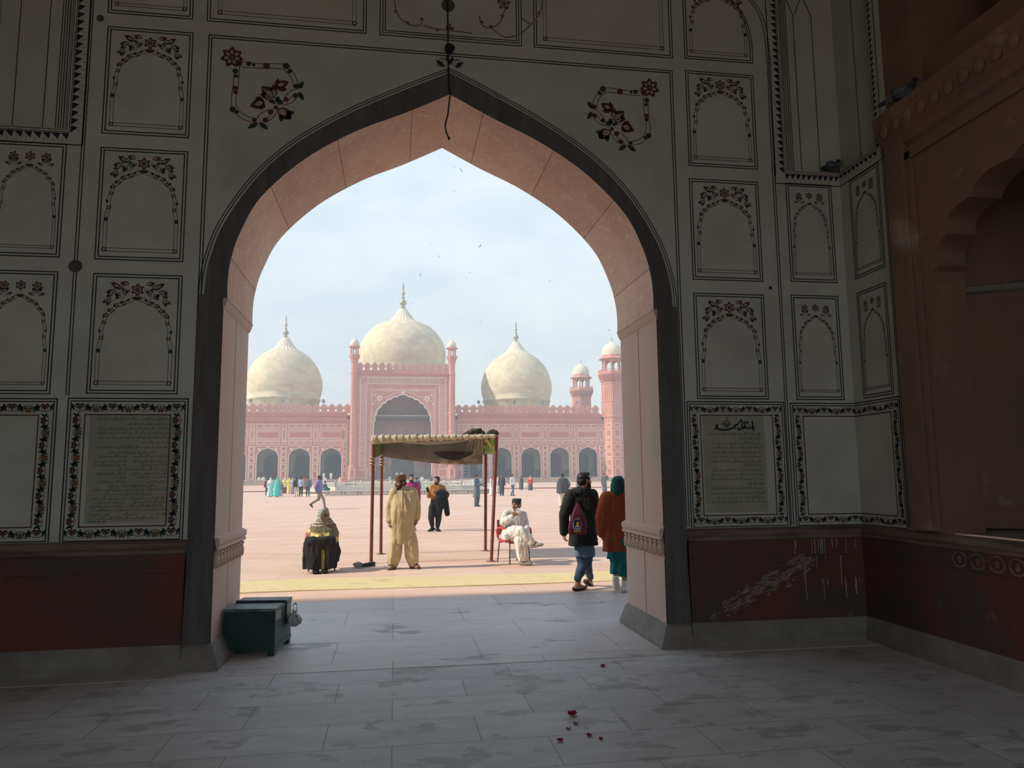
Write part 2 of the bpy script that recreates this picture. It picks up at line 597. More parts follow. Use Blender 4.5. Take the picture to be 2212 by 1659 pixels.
# the outer face, with an unseen mass made tall and long to shade the threshold
b = MB()
YO = D + DEEP
b.face([(-48, YO, 0), (AC - JW, YO, 0)] + [(AC - JW, YO, ZSP)] + [(x, YO, z) for x, z in AIN] + [(AC + JW, YO, ZSP), (AC + JW, YO, 0), (24, YO, 0), (24, YO, 19.6), (-48, YO, 19.6)], 0)
b.box((-48, YB - 1.2, 9.9), (24, YO - .02, 19.6), 0)
tag(b.build('wall_outside_shade_mass', RED_STONE), kind='structure')

# ceiling, left wall, back wall with the entrance arch
b = MB()
b.face([(XL - .2, YB, ZC), (XR + .3, YB, ZC), (XR + .3, D + .2, ZC), (XL - .2, D + .2, ZC)], 0)
tag(b.build('ceiling', CEIL), kind='structure')
b = MB()
b.face([(XL, YB, 0), (XL, D + .2, 0), (XL, D + .2, ZC), (XL, YB, ZC)], 0)
wl = tag(b.build('wall_left', PLASTER), kind='structure')
dado([(XL, YB), (XL, D)], 'dado', DM, wl)
b = MB()
BK = 1.62
bl = [(AC + (x - AC) * BK, z * BK) for x, z in AIN]
b.face([(XL - .2, YB, 0), (bl[0][0], YB, 0)] + [(x, YB, z) for x, z in bl] + [(bl[-1][0], YB, 0), (XR + .3, YB, 0), (XR + .3, YB, ZC), (XL - .2, YB, ZC)], 0)
b.grid([[(bl[0][0], y, 0)] + [(x, y, z) for x, z in bl] + [(bl[-1][0], y, 0)] for y in (YB, YB - 1.2)], 0, False)
tag(b.build('wall_back', PLASTER), kind='structure')

# ------------------------------------------------------------------ right wall: painted pier, then the red bay
YP = 6.29
b = MB()
qx = lambda y0, y1, z0, z1, x=XR, m=0: b.face([(x, y0, z0), (x, y1, z0), (x, y1, z1), (x, y0, z1)], m)
qx(YP, D, 0, NZ)
qx(YP, NYR, NZ, ZC)
qx(NYR, D + NREC, NZ, ZC, XR + NREC)
b.face([(XR, NYR, NZ), (XR, D, NZ), (XR + NREC, D + NREC, NZ), (XR + NREC, NYR, NZ)], 0)
b.face([(XR, NYR, NZ), (XR + NREC, NYR, NZ), (XR + NREC, NYR, ZC), (XR, NYR, ZC)], 0)
qx(YB, 2.5, 0, ZC)
wall_right = tag(b.build('wall_right', PLASTER), kind='structure')
dado([(XR, D), (XR, YB)], 'dado', DM, wall_right)

NC, NW, NDEP, NBOT = 4.40, 1.42, 1.5, 1.13


def cusped(hw, zs, rise, cusps=4, depth=0.07, n=8, power=None):
    """half of a cusped, pointed arch from the foot (hw, zs) to the point (0, zs + rise)"""
    base = [(1.0, 0), (.99, .15), (.95, .33), (.86, .53), (.70, .70), (.48, .84), (.24, .93), (0, 1.0)]
    bp = crm(base, 8)
    Ls = [0]
    for a, c in zip(bp, bp[1:]): Ls.append(Ls[-1] + (c - a).length)
    out = []
    m = cusps * n
    for i in range(m + 1):
        t = i / m * Ls[-1]
        k = max(j for j in range(len(Ls)) if Ls[j] <= t + 1e-9)
        k = min(k, len(bp) - 2)
        f = (t - Ls[k]) / max(Ls[k + 1] - Ls[k], 1e-9)
        p = bp[k].lerp(bp[k + 1], f)
        d = (bp[k + 1] - bp[k]).normalized()
        nrm = Vector((-d.y, d.x))            # towards the middle of the opening
        w = depth * (1 - abs(math.sin(PI * i / n))) if 0 < i < m else 0
        p = p + nrm * w
        out.append((max(p.x, 0) * hw, zs + p.y * rise))
    return out


hc = cusped(NW, 3.42, 0.80, 4, 0.07)
opening = [(NC + a, z) for a, z in hc] + [(NC - a, z) for a, z in reversed(hc[:-1])]
b = MB()
b.face([(XR, YP, NBOT - .02), (XR, NC + NW, NBOT - .02)] + [(XR, y, z) for y, z in opening] + [(XR, NC - NW, NBOT - .02), (XR, 2.5, NBOT - .02), (XR, 2.5, 5.15), (XR, YP, 5.15)], 0)
# outer raised pilaster, moulding of the frame and the springing rail
b.box((XR - .06, 6.05, NBOT), (XR + .01, YP, 4.80), 0)
b.box((XR - .03, 5.98, NBOT), (XR + .01, 6.05, 4.62), 0)
b.box((XR - .03, 2.6, 4.55), (XR + .01, 6.05, 4.66), 0)
b.sweep([(0, 4.70), (.03, 4.72), (.05, 4.76), (.05, 4.79), (.09, 4.82), (.13, 4.98), (.15, 5.0), (.15, 5.06), (0, 5.08)], [(XR, YP + .02), (XR, 2.5)])
for k in range(22):
    y = YP - .1 - k * .17
    b.ball((XR - .115, y, 4.90), (.03, .06, .07), 8)
full = [(NC + NW, NBOT - .02)] + opening + [(NC - NW, NBOT - .02)]
b.grid([[(XR, y, z) for y, z in full], [(XR + .30, y, z) for y, z in full]], 0, False)
red_bay = b.build('sandstone_bay', RED_STONE, wall_right)
# the niche behind: half-octagon with a shelf
b = MB()
x0, x1 = XR + .30, XR + NDEP
plan = [(x0, NC + NW + .25), (x0 + .05, NC + NW + .25), (x0 + .75, NC + NW - .15), (x1, NC + .7), (x1, NC - .7), (x0 + .75, NC - NW + .15), (x0 + .05, NC - NW - .25), (x0, NC - NW - .25)]
b.grid([[(x, y, z) for x, y in plan] for z in (NBOT, 3.30, 4.3, 4.9)], 0, False)
b.face([(x, y, 4.9) for x, y in plan], 0)
b.face([(XR, NC + NW, NBOT)] + [(x, y, NBOT) for x, y in plan] + [(XR, NC - NW, NBOT)], 1)
b.sweep([(0, 3.26), (.04, 3.28), (.05, 3.33), (0, 3.35)], [(x, y) for x, y in plan], m=1)
b.sweep([(0, NBOT), (.05, NBOT + .02), (.05, NBOT + .16), (0.0, NBOT + .22)], [(x, y) for x, y in plan], m=0)
for y0, y1 in ((NC + NW, NC + NW + .25), (NC - NW - .25, NC - NW)):
    b.face([(x0, y0, NBOT), (x0, y1, NBOT), (x0, y1, 4.9), (x0, y0, 4.9)], 0)
b.build('niche', [RED_STONE, BASE_GREY], wall_right)
# carved roundels under the shelf
b = MB()
for k in range(13):
    y = 5.75 - k * .20
    b.tube([(XR - .034, y + .075 * math.cos(t * PI / 8), .915 + .062 * math.sin(t * PI / 8)) for t in range(16)], .011, 6, closed=True)
    b.ball((XR - .034, y, .915), (.012, .028, .035), 8)
b.build('carved_frieze', DADO_TOP, wall_right)
# the dark gallery above
b = MB()
for y0, y1 in ((5.88, YP), (2.5, 2.9)): b.face([(XR, y0, 5.08), (XR, y1, 5.08), (XR, y1, ZC), (XR, y0, ZC)], 0)
b.face([(XR, 2.9, 8.2), (XR, 5.88, 8.2), (XR, 5.88, ZC), (XR, 2.9, ZC)], 0)
b.face([(XR + .1, 2.9, 5.08), (XR + .1, 5.88, 5.08), (XR + .1, 5.88, 5.45), (XR + .1, 2.9, 5.45)], 0)
b.face([(XR, 2.9, 5.08), (XR, 5.88, 5.08), (XR + .1, 5.88, 5.08), (XR + .1, 2.9, 5.08)], 0)
b.face([(XR + .1, 2.9, 5.45), (XR + .1, 5.88, 5.45), (XR + 2, 5.88, 5.45), (XR + 2, 2.9, 5.45)], 0)
for y in (2.9, 5.88): b.face([(XR, y, 5.08), (XR + 2, y, 5.08), (XR + 2, y, 8.2), (XR, y, 8.2)], 0)
b.face([(XR + 2, 2.9, 5.4), (XR + 2, 5.88, 5.4), (XR + 2, 5.88, 8.2), (XR + 2, 2.9, 8.2)], 0)
b.face([(XR, 2.9, 8.2), (XR, 5.88, 8.2), (XR + 2, 5.88, 8.2), (XR + 2, 2.9, 8.2)], 0)
b.box((XR + .5, 5.15, 5.45), (XR + .62, 5.3, 8.2), 0)
b.build('gallery', RED_STONE, wall_right)

# ------------------------------------------------------------------ floors
YSH = 10.55
b = MB()
b.face([(XL - .3, YB - 1.2, 0), (XR + .3, YB - 1.2, 0), (XR + .3, D - .32, 0), (XL - .3, D - .32, 0)], 0)
tag(b.build('floor', FLOOR), kind='structure')
b = MB()
b.box((XL - .3, D - .32, -.1), (XR + .3, D + DEEP, .004), 0)
b.box((-30, D + DEEP, -.1), (30, YSH, .004), 0)
tag(b.build('floor_passage', FLOOR_PASSAGE), kind='structure')
b = MB()
b.face([(-140, YSH, 0), (140, YSH, 0), (140, 320, 0), (-140, 320, 0)], 0)
b.face([(-140, -90, -.02), (140, -90, -.02), (140, YB - 1.2, -.02), (-140, YB - 1.2, -.02)], 1)
tag(b.build('ground', [COURT, LAWN]), kind='structure')

# ------------------------------------------------------------------ painted decoration
PM = [INK, MAROON, DKGREEN, OCHRE, PINKWASH, PAPER, FADED_INK, PLASTER_BARE]
K_INK, K_MAR, K_GRN, K_OCH, K_PNK, K_PAP, K_FAD, K_BARE = range(8)


class Paint(MB):
    """thin coats of paint on a wall; the map turns (u, v, lift) into a place"""

    def __init__(s, f):
        super().__init__(); s.fn = f; s.e = .0015

    def poly(s, pts, m, lift=0): s.face([s.fn(u, v, s.e + lift) for u, v in pts], m)

    def line(s, pts, w, m=0, lift=.0012, closed=False):
        P = [Vector((p[0], p[1])) for p in pts]
        k = len(P)
        A, B = [], []
        for i in range(k):
            a = P[i - 1] if (i or closed) else P[i]
            c = P[(i + 1) % k] if (i < k - 1 or closed) else P[i]
            d1 = (P[i] - a); d2 = (c - P[i])
            d1 = d1.normalized() if d1.length > 1e-9 else d2.normalized()
            d2 = d2.normalized() if d2.length > 1e-9 else d1
            n1, n2 = Vector((-d1.y, d1.x)), Vector((-d2.y, d2.x))
            h = n1 + n2
            h = h / max(h.dot(n1), .35) if h.length > 1e-6 else n1
            A.append(P[i] + h * w / 2); B.append(P[i] - h * w / 2)
        for i in range(k if closed else k - 1):
            j = (i + 1) % k
            s.poly([A[i], A[j], B[j], B[i]], m, lift)

    def frame(s, x0, z0, x1, z1, w=.011, m=0, lift=.0012): s.line([(x0, z0), (x1, z0), (x1, z1), (x0, z1)], w, m, lift, True)

    def double(s, x0, z0, x1, z1, gap=.026, w=.010):
        g = gap if x1 > x0 else -gap
        s.frame(x0, z0, x1, z1, w); s.frame(x0 + g, z0 + gap, x1 - g, z1 - gap, w)

    def disc(s, c, r, m, n=12, lift=.002): s.poly([(c[0] + r * math.cos(2 * PI * k / n), c[1] + r * math.sin(2 * PI * k / n)) for k in range(n)], m, lift)

    def leaf(s, c, ang, ln, wd, m, lift=.0018, m2=None):
        """leaf from its foot c"""
        d = Vector((math.cos(ang), math.sin(ang))); n = Vector((-d.y, d.x)); c = Vector(c)
        pr = [(0, 0), (.2, .34), (.45, .5), (.7, .38), (.88, .16), (1, 0)]
        up = [c + d * ln * t + n * wd * w for t, w in pr]; dn = [c + d * ln * t - n * wd * w for t, w in pr[1:-1]]
        s.poly(up + list(reversed(dn)), m, lift)
        if m2 is not None:
            pr2 = [(a * .55 + .08, w * .55) for a, w in pr]
            s.poly([c + d * ln * t + n * wd * w for t, w in pr2] + list(reversed([c + d * ln * t - n * wd * w for t, w in pr2[1:-1]])), m2, lift + .0006)

    def flower(s, c, r, m, n=6, m2=K_PNK, core=K_INK, a0=PI / 2):
        for k in range(n):
            a = a0 + 2 * PI * k / n
            s.leaf((c[0] + .2 * r * math.cos(a), c[1] + .2 * r * math.sin(a)), a, r * .85, r * .62, m, .0018, m2)
        s.disc(c, r * .26, core, 10, .003); s.disc(c, r * .09, K_BARE, 8, .0036)


front = lambda u, v, e: (u, D - e, v)
frontn = lambda u, v, e: (u, D + NREC - e, v)
right = lambda u, v, e: (XR - e, u, v)
rightn = lambda u, v, e: (XR + NREC - e, u, v)

HALF = [(.04, .06), (.057, .335), (.07, .40), (.088, .458), (.08, .53), (.11, .594), (.13, .66), (.197, .703), (.254, .748), (.342, .77), (.41, .796), (.5, .825)]
NODES = [3, 5, 6, 7, 8, 9]


def arch_motif(p, x0, z0, x1, z1, three=False, sides_only=False):
    """the jointed-reed arch with flowers over it, inside an inner frame"""
    W, H = x1 - x0, z1 - z0
    f = lambda u, v: (x0 + u * W, z0 + v * H)
    aw = abs(W)
    t = min(.034, aw * .042)
    if not sides_only:
        cl = crm([f(*q) for q in HALF[1:]], 5)
        cr = [Vector((x0 + x1 - q.x, q.y)) for q in cl]
        for side in (cl, cr):
            for off in (-t / 2, t / 2):
                pts = []
                for i, q in enumerate(side):
                    d = (side[min(i + 1, len(side) - 1)] - side[max(i - 1, 0)]).normalized()
                    pts.append(q + Vector((-d.y, d.x)) * off)
                p.line(pts, .0045, K_MAR)
            for k in NODES:
                i = (k - 1) * 5
                q = side[i]; d = (side[i + 1] - side[i - 1]).normalized()
                n = Vector((-d.y, d.x))
                p.poly([q - d * t * .55 - n * t * .6, q + d * t * .55 - n * t * .6, q + d * t * .55 + n * t * .6, q - d * t * .55 + n * t * .6], K_MAR, .0016)
                p.disc(q, t * .32, K_BARE, 10, .003)
                q2 = side[min(i + 3, len(side) - 1)]
                sg = -1 if side is cl else 1
                p.leaf(q2 - Vector((sg * t * -.2, 0)), math.atan2(d.y, d.x) + sg * -.5, t * 1.3, t * .8, K_GRN if k % 2 else K_MAR)
            q = side[0]
            p.poly([(q.x - t * .62, q.y - t * .3), (q.x + t * .62, q.y - t * .3), (q.x + t * .5, q.y + t * .9), (q.x - t * .5, q.y + t * .9)], K_GRN, .0022)
        ap = f(.5, .815)
        p.poly([(ap[0] - t * 1.6, ap[1]), (ap[0], ap[1] - t * .7), (ap[0] + t * 1.6, ap[1]), (ap[0] + t * .7, ap[1] + t * .5), (ap[0] - t * .7, ap[1] + t * .5)], K_MAR, .0025)
        if three:
            for u, v, r in ((.5, .905, .088), (.24, .90, .085), (.76, .90, .085)):
                p.flower(f(u, v), aw * r, K_MAR, 6, K_PNK, K_INK, PI / 2 + (u - .5))
            for sg in (-1, 1):
                for u, v, a in ((.24, .84, 2.3), (.24, .84, .8), (.22, .82, 2.8), (.27, .82, .35)):
                    p.leaf(f(.5 + sg * (.5 - u), v), a if sg < 0 else PI - a, aw * .12, aw * .05, K_GRN, .0018, K_PNK)
        else:
            p.flower(f(.5, .895), aw * .085, K_MAR, 6)
            for sg in (-1, 1):
                for u, v, a, l, m in ((.40, .945, 3.0, .10, K_MAR), (.33, .93, 3.5, .10, K_GRN), (.28, .91, 2.6, .11, K_MAR), (.29, .865, 4.2, .09, K_MAR),
                                      (.24, .88, 3.3, .11, K_GRN), (.20, .87, 3.9, .09, K_MAR), (.17, .82, 4.4, .10, K_GRN), (.16, .80, 3.6, .08, K_MAR), (.36, .86, 2.2, .08, K_GRN),
                                      (.34, .835, 1.2, .07, K_MAR), (.31, .82, 2.6, .09, K_GRN), (.41, .90, 4.0, .06, K_GRN)):
                    uu = u if sg < 0 else 1 - u
                    p.leaf(f(uu, v), a if sg < 0 else PI - a, aw * l * 1.2, aw * l * .62, m, .0018, K_PNK)
                p.line(crm([f(.5 + sg * .16, .80), f(.5 + sg * .19, .87), f(.5 + sg * .28, .90), f(.5 + sg * .34, .80)], 5), .003, K_GRN)
    # base and posts of the reed frame
    zb0, zb1 = z0 + .045 * H, z0 + .045 * H + t
    xa, xb = f(.057, 0)[0], f(.943, 0)[0]
    for z in (zb0, zb1): p.line([(xa, z), (xb, z)], .0045, K_MAR)
    ztop = f(0, .335)[1] if not sides_only else z1
    for xx in (xa, xb):
        for o in (-t / 2, t / 2): p.line([(xx + o, zb1), (xx + o, ztop)], .004, K_MAR)
        p.disc((xx, (zb0 + zb1) / 2), t * .75, K_MAR, 10, .002); p.disc((xx, (zb0 + zb1) / 2), t * .4, K_BARE, 10, .003)


def panel(corners, three=False, on=onY, X=D, mp=front, parent=None, only_frame=False, **kw):
    """corners: top-left, top-right, bottom-right, bottom-left in the photo"""
    P = [on(c[0], c[1], X) for c in corners]
    g = (lambda q: q.x) if on is onY else (lambda q: q.y)
    x0 = (g(P[0]) + g(P[3])) / 2; x1 = (g(P[1]) + g(P[2])) / 2
    z1 = (P[0].z + P[1].z) / 2; z0 = (P[2].z + P[3].z) / 2
    p = Paint(mp)
    p.double(x0, z0, x1, z1)
    s = .055 if x1 > x0 else -.055
    if not only_frame: arch_motif(p, x0 + s * .6, z0 + .033, x1 - s * .6, z1 - .033, three, **kw)
    return p.build('painted_panel', PM, parent or wall_front)


panel([(234, 58), (415.6, 71), (409, 297), (220, 288)])
panel([(219.2, 318.2), (405.4, 328.5), (395, 565.6), (205, 559)])
panel([(202, 592), (395.4, 595.5), (381, 850), (188, 850)])
panel([(245, -205), (424, -180), (417.7, 41), (236.5, 28)])
panel([(-10, 304), (144, 312), (128, 554.8), (-28, 551)], True)
panel([(-30, 584), (126.5, 586.5), (106, 850), (-52, 850)], True)
panel([(1481, 153), (1626.5, 163.5), (1635.7, 365), (1488, 358)])
panel([(1489, 386.7), (1637, 393.5), (1647, 607), (1497, 604)])
panel([(1498, 633), (1648, 638), (1660.8, 862), (1506.7, 861)])
panel([(1698, 396.8), (1794.8, 400), (1806.4, 611), (1708, 607)], True)
panel([(1709, 637.5), (1809, 640.4), (1823.7, 864), (1721, 862)], True)
panel([(1834.5, 391.6), (1898, 350.4), (1912, 575), (1848.3, 604)], True, onX, XR, right, wall_right)
panel([(1851, 634.6), (1916, 608.6), (1929, 851.6), (1867, 859)], True, onX, XR, right, wall_right)
# the top row, cut by the frame of the photo
panel([(455, -190), (795, -150), (789.4, 72.7), (450.3, 44.8)], sides_only=True)
panel([(1150, -120), (1445, -95), (1452, 124.5), (1155, 103)], sides_only=True)

# panel with a round shoulder, top right
p = Paint(front)
A = onY(1479.6, 126, D); Bq = onY(1626.5, 137, D)
for g in (0, .026):
    pts = [(A.x + g, A.z + g + 1.1), (A.x + g, A.z + g), (Bq.x - g, Bq.z + g)]
    sh = crm([(Bq.x - g, Bq.z + g)] + [tuple((onY(px, py, D) - Vector((g, 0, 0))).xz) for px, py in ((1622.5, 86), (1612, 46), (1598, 20), (1581, 0), (1548, -40), (1500, -80))], 5)
    p.line(pts + [tuple(q) for q in sh[1:]], .010)
arch_motif(p, A.x + .033, A.z + .033, Bq.x - .033, A.z + .033 + .86)
p.build('painted_panel', PM, wall_front)

# spandrel panel with its frame, its lines along the arch, and the two medallions
p = Paint(front)
a = onY(450, 77, D); c = onY(1455, 152, D)
zt = (a.z + c.z) / 2
xl, xr = (onY(450, 77, D).x + onY(430, 640, D).x) / 2, (onY(1455, 152, D).x + onY(1470, 740, D).x) / 2
for g in (0, .026):
    p.line([(xl + g, 1.13), (xl + g, zt - g), (xr - g, zt - g), (xr - g, 1.13)], .010)
for o in (.028, .052):
    pts = []
    for i, (x, z) in enumerate(AOUT):
        k0, k1 = AOUT[max(i - 1, 0)], AOUT[min(i + 1, len(AOUT) - 1)]
        d = Vector((k1[0] - k0[0], k1[1] - k0[1])).normalized()
        pts.append((x - d.y * o, z + d.x * o))
    p.line(pts, .009)
apx = (AC, AOUT[len(AOUT) // 2][1])
# little arabesque over the point of the arch
for sg in (-1, 1):
    for r, ph in ((.05, 0), (.036, .5), (.03, 1.0)):
        cx = apx[0] + sg * (.05 + .055 * ph); cz = apx[1] + .11 + .03 * math.sin(ph * 5)
        p.line([(cx + r * math.cos(t * .5 + ph) * (1 - t * .06), cz + r * math.sin(t * .5 + ph) * (1 - t * .06)) for t in range(11)], .006, K_INK)
    p.leaf((apx[0] + sg * .05, apx[1] + .06), PI / 2 - sg * .9, .12, .04, K_INK); p.leaf((apx[0], apx[1] + .09), PI / 2 - sg * .35, .11, .035, K_INK)
p.build('painted_panel', PM, wall_front)

k8 = 1 / 8.295
mp_ = lambda x, y: onY(470 + x * k8, 90 + y * k8, D)


def medallion(mirror):
    p = Paint(front)
    g = lambda x, y: ((2 * AC - mp_(x, y).x) if mirror else mp_(x, y).x, mp_(x, y).z)
    G = lambda L_: crm([g(*q) for q in L_], 5)
    bands = [
        ([(395, 380), (500, 365), (640, 385), (870, 400), (1020, 395), (1180, 405)], [(440, 455), (600, 470), (870, 480), (1050, 480), (1180, 500)]),
        ([(1250, 390), (1340, 530), (1420, 680), (1445, 820)], [(1180, 500), (1270, 580), (1340, 700), (1365, 830)]),
        ([(300, 490), (290, 640), (280, 800), (255, 950), (240, 1180)], [(395, 450), (385, 620), (365, 850), (330, 1000), (340, 1150)]),
        ([(220, 1220), (330, 1300), (460, 1390), (620, 1445)], [(340, 1150), (420, 1270), (540, 1340), (690, 1380)]),
        ([(700, 1390), (760, 1300), (880, 1235), (990, 1225), (960, 1290), (880, 1390), (800, 1420)], [(830, 1440), (960, 1390), (1040, 1300), (1080, 1200)]),
        ([(1440, 850), (1340, 870), (1230, 960), (1190, 1060), (1270, 1050), (1360, 960), (1440, 930)], [(1430, 950), (1390, 1040), (1290, 1110), (1150, 1140)]),
    ]
    for o, i in bands:
        p.line(G(o), .007, K_MAR); p.line(G(i), .007, K_MAR)
    for x, y, m, s in ((880, 440, K_MAR, 60), (560, 400, K_GRN, 45), (650, 420, K_GRN, 30), (1230, 440, K_GRN, 60), (1290, 530, K_GRN, 40), (320, 530, K_GRN, 50), (335, 620, K_GRN, 36), (320, 830, K_MAR, 40),
                       (320, 905, K_MAR, 38), (275, 1215, K_GRN, 55), (350, 1260, K_GRN, 35), (660, 1405, K_MAR, 42), (1405, 800, K_MAR, 45), (950, 1265, K_MAR, 48), (860, 1405, K_MAR, 48), (1225, 1040, K_MAR, 45), (1395, 970, K_MAR, 48), (1045, 1180, K_MAR, 38), (390, 395, K_MAR, 50)):
        cx, cz = g(x, y); p.disc((cx, cz), s * k8 * .0046, m, 9)
    cx, cz = g(260, 280)
    p.flower((cx, cz), .105, K_MAR, 7)
    lf = lambda x0, y0, x1, y1, w, m, m2=None: (lambda a, bq: p.leaf(a, math.atan2(bq[1] - a[1], bq[0] - a[0]), math.hypot(bq[0] - a[0], bq[1] - a[1]), w, m, .002, m2))(g(x0, y0), g(x1, y1))
    for args in ((1440, 850, 1545, 715, .05, K_GRN), (1450, 900, 1545, 1060, .05, K_GRN), (730, 1450, 535, 1560, .05, K_GRN), (745, 1450, 910, 1575, .05, K_GRN)): lf(*args)
    for args in ((1010, 1010, 790, 800, .12, K_MAR, K_PNK), (1020, 1000, 990, 770, .07, K_MAR, K_PNK), (1000, 1020, 750, 940, .06, K_MAR, K_PNK), (1050, 860, 1090, 660, .06, K_MAR), (1060, 800, 1280, 720, .08, K_MAR, K_PNK),
                 (1060, 840, 1255, 860, .05, K_MAR), (840, 1080, 580, 1165, .10, K_MAR, K_PNK), (820, 1050, 670, 1000, .05, K_MAR), (830, 1090, 770, 1225, .06, K_MAR), (760, 1050, 840, 1100, .05, K_GRN), (1080, 1200, 1320, 1390, .12, K_MAR, K_PNK),
                 (1230, 1290, 1385, 1265, .05, K_GRN), (1150, 1300, 1135, 1440, .05, K_GRN), (1230, 1320, 1320, 1385, .07, K_GRN), (1020, 1060, 910, 1060, .05, K_GRN), (1030, 1060, 1110, 990, .05, K_GRN), (1040, 1070, 1190, 1100, .06, K_GRN), (1020, 1080, 990, 1110, .04, K_GRN)): lf(*args)
    for L_ in ([(820, 840), (1010, 1050)], [(1045, 880), (1025, 1050)], [(850, 1040), (1000, 1045)], [(1020, 1060), (1120, 1170)]): p.line([g(*q) for q in L_], .008, K_PNK, .004)
    return p.build('flower_medallion', PM, wall_front)


medallion(False); medallion(True)

# top centre panel with the vine curling out of it
p = Paint(front)
A = onY(820.6, 76, D); Bq = onY(1126.6, 99, D)
x0, x1, z0 = A.x, Bq.x, (A.z + Bq.z) / 2
for g in (0, .028, .052): p.line([(x0 + g, z0 + 1.2), (x0 + g, z0 + g), (x1 - g, z0 + g), (x1 - g, z0 + 1.2)], .009)
for L_ in ([(852, 0), (858, 30), (880, 52), (905, 55), (915, 40)], [(915, 55), (940, 62), (1020, 72)], [(1035, 35), (1042, 55), (1062, 60), (1082, 45), (1090, 20)], [(1060, 60), (1090, 80), (1120, 75), (1145, 55), (1165, 30), (1172, 0)], [(1127, 40), (1145, 52)]):
    q2 = [tuple(onY(*q, D).xz) for q in L_]
    p.line([tuple(t) for t in crm(q2, 5)], .016, K_PNK, .0022); p.line([tuple(t) for t in crm(q2, 5)], .005, K_MAR, .003)
for x, y in ((855, 25), (880, 50), (912, 42), (945, 64), (975, 62), (1040, 48), (1085, 35), (1165, 28), (1060, 58)): p.disc(tuple(onY(x, y, D).xz), .018, K_MAR if x % 2 else K_GRN)
p.flower(tuple(onY(972, 60, D).xz), .045, K_MAR, 4); p.flower(tuple(onY(1088, 8, D).xz), .07, K_MAR, 5)
p.build('painted_panel', PM, wall_front)

# long double lines between the columns of panels
p = Paint(front)
for (xa, ya, xb, yb, zt, zb) in ((197, 0, 155, 650, 7.2, 2.39), (1669, 380, 1695, 860, 4.95, 1.13)):
    x = (onY(xa, ya, D).x + onY(xb, yb, D).x) / 2
    for g in (0, .024): p.line([(x + g, zb), (x + g, zt)], .009)
x = (onY(1669, 380, D).x + onY(1695, 860, D).x) / 2
for g in (0, 6.5): p.line([tuple(t) for t in crm([tuple(onY(px + g, py, D).xz) for px, py in ((1669, 380), (1662, 250), (1657, 135), (1648, 61), (1635, 25), (1618, 0), (1585, -40), (1530, -90))], 6)], .009)
for px, py, r, m in ((163, 575, .06, K_FAD), (1664, 622, .017, K_INK), (968, 12, .07, K_FAD), (217, 40, .035, K_FAD)): p.disc(tuple(onY(px, py, D).xz), r, m, 14)
p.build('painted_border', PM, wall_front)
p = Paint(right)
y = (onX(1917.8, 380, XR).y + onX(1965, 1000, XR).y) / 2 + .07
for g in (0, .022): p.line([(y - g, 1.13), (y - g, 4.87)], .009)
p.build('painted_border', PM, wall_right)


# niche borders with dentils
def dentils(p, pts, w, step):
    """triangles along a band; pts: the line the tips start from, w signed width"""
    for (a, c) in zip(pts, pts[1:]):
        a, c = Vector(a), Vector(c)
        d = c - a; n_ = max(1, int(d.length / step)); d = d / n_; nn = Vector((-d.y, d.x)).normalized() * w
        for k in range(n_):
            s0 = a + d * k
            p.poly([s0 + nn * .05, s0 + d * .95 + nn * .05, s0 + d * .75 + nn * .62], K_INK, .0016)
            p.line([s0 + d * .3 + nn * .5, s0 + d * .25 + nn * .95], .003, K_GRN)


p = Paint(front)
# right niche, on the front wall: border below and at the left
xo = onY(1702, 367, D).x; zo = NZ - .09
p.line([(XR, NZ - .012), (NXR - .012, NZ - .012), (NXR - .012, 8)], .007, K_MAR); p.line([(XR, NZ - .035), (NXR - .035, NZ - .035), (NXR - .035, 8)], .007, K_MAR)
p.line([(XR, NZ - .155), (NXR - .155, NZ - .155), (NXR - .155, 8)], .012, K_MAR)
dentils(p, [(XR, NZ - .04), (NXR - .04, NZ - .04)], .11, .062)
dentils(p, [(NXR - .04, NZ - .04), (NXR - .04, 8)], .11, .075)
p.line([(XL, NZ - .012), (NXL + .012, NZ - .012), (NXL + .012, 8)], .007, K_MAR); p.line([(XL, NZ - .035), (NXL + .035, NZ - .035), (NXL + .035, 8)], .007, K_MAR)
p.line([(XL, NZ - .155), (NXL + .155, NZ - .155), (NXL + .155, 8)], .012, K_MAR)
dentils(p, [(XL, NZ - .04), (NXL + .04, NZ - .04), (NXL + .04, 8)], -.11, .075)
p.build('painted_border', PM, wall_front)
p = Paint(right)
p.line([(D, NZ - .012), (NYR - .012, NZ - .012), (NYR - .012, 8)], .007, K_MAR); p.line([(D, NZ - .155), (NYR - .125, NZ - .155), (NYR - .125, 8)], .011, K_MAR)
dentils(p, [(D, NZ - .03), (NYR - .03, NZ - .03), (NYR - .03, 8)], .09, .065)
p.build('painted_border', PM, wall_right)
p = Paint(frontn)
for x0_, sg in ((NXR, 1), (NXL, -1)):
    for k in range(6): p.line([(x0_ + sg * (.02 + k * .022), NZ + .02), (x0_ + sg * (.02 + k * .022), 8)], .009, K_GRN)
    p.line([(x0_, NZ + .02), (x0_ + sg * .8, NZ + .02)], .016, K_GRN)
    for k in (.24, .50) if sg < 0 else (.22, .44):
        p.line([(x0_ + sg * k, NZ + .03), (x0_ + sg * k, 6.75)], .009, K_INK if sg > 0 else K_MAR)
    if sg > 0:
        for k in (.22, .44): p.line([tuple(t) for t in crm([(x0_ + k - .2, 6.75), (x0_ + k - .1, 6.95), (x0_ + k, 6.75)], 5)], .009, K_INK)
p.build('painted_border', PM, wall_front)
p = Paint(rightn)
for k in range(5): p.line([(NYR + .01 + k * .018, NZ + .02), (NYR + .01 + k * .018, 8)], .008, K_GRN)
p.line([(NYR, NZ + .02), (D + NREC, NZ + .02)], .014, K_GRN)
p.line([(NYR + .36, NZ + .03), (NYR + .36, 6.75)], .009, K_INK)
p.build('painted_border', PM, wall_right)


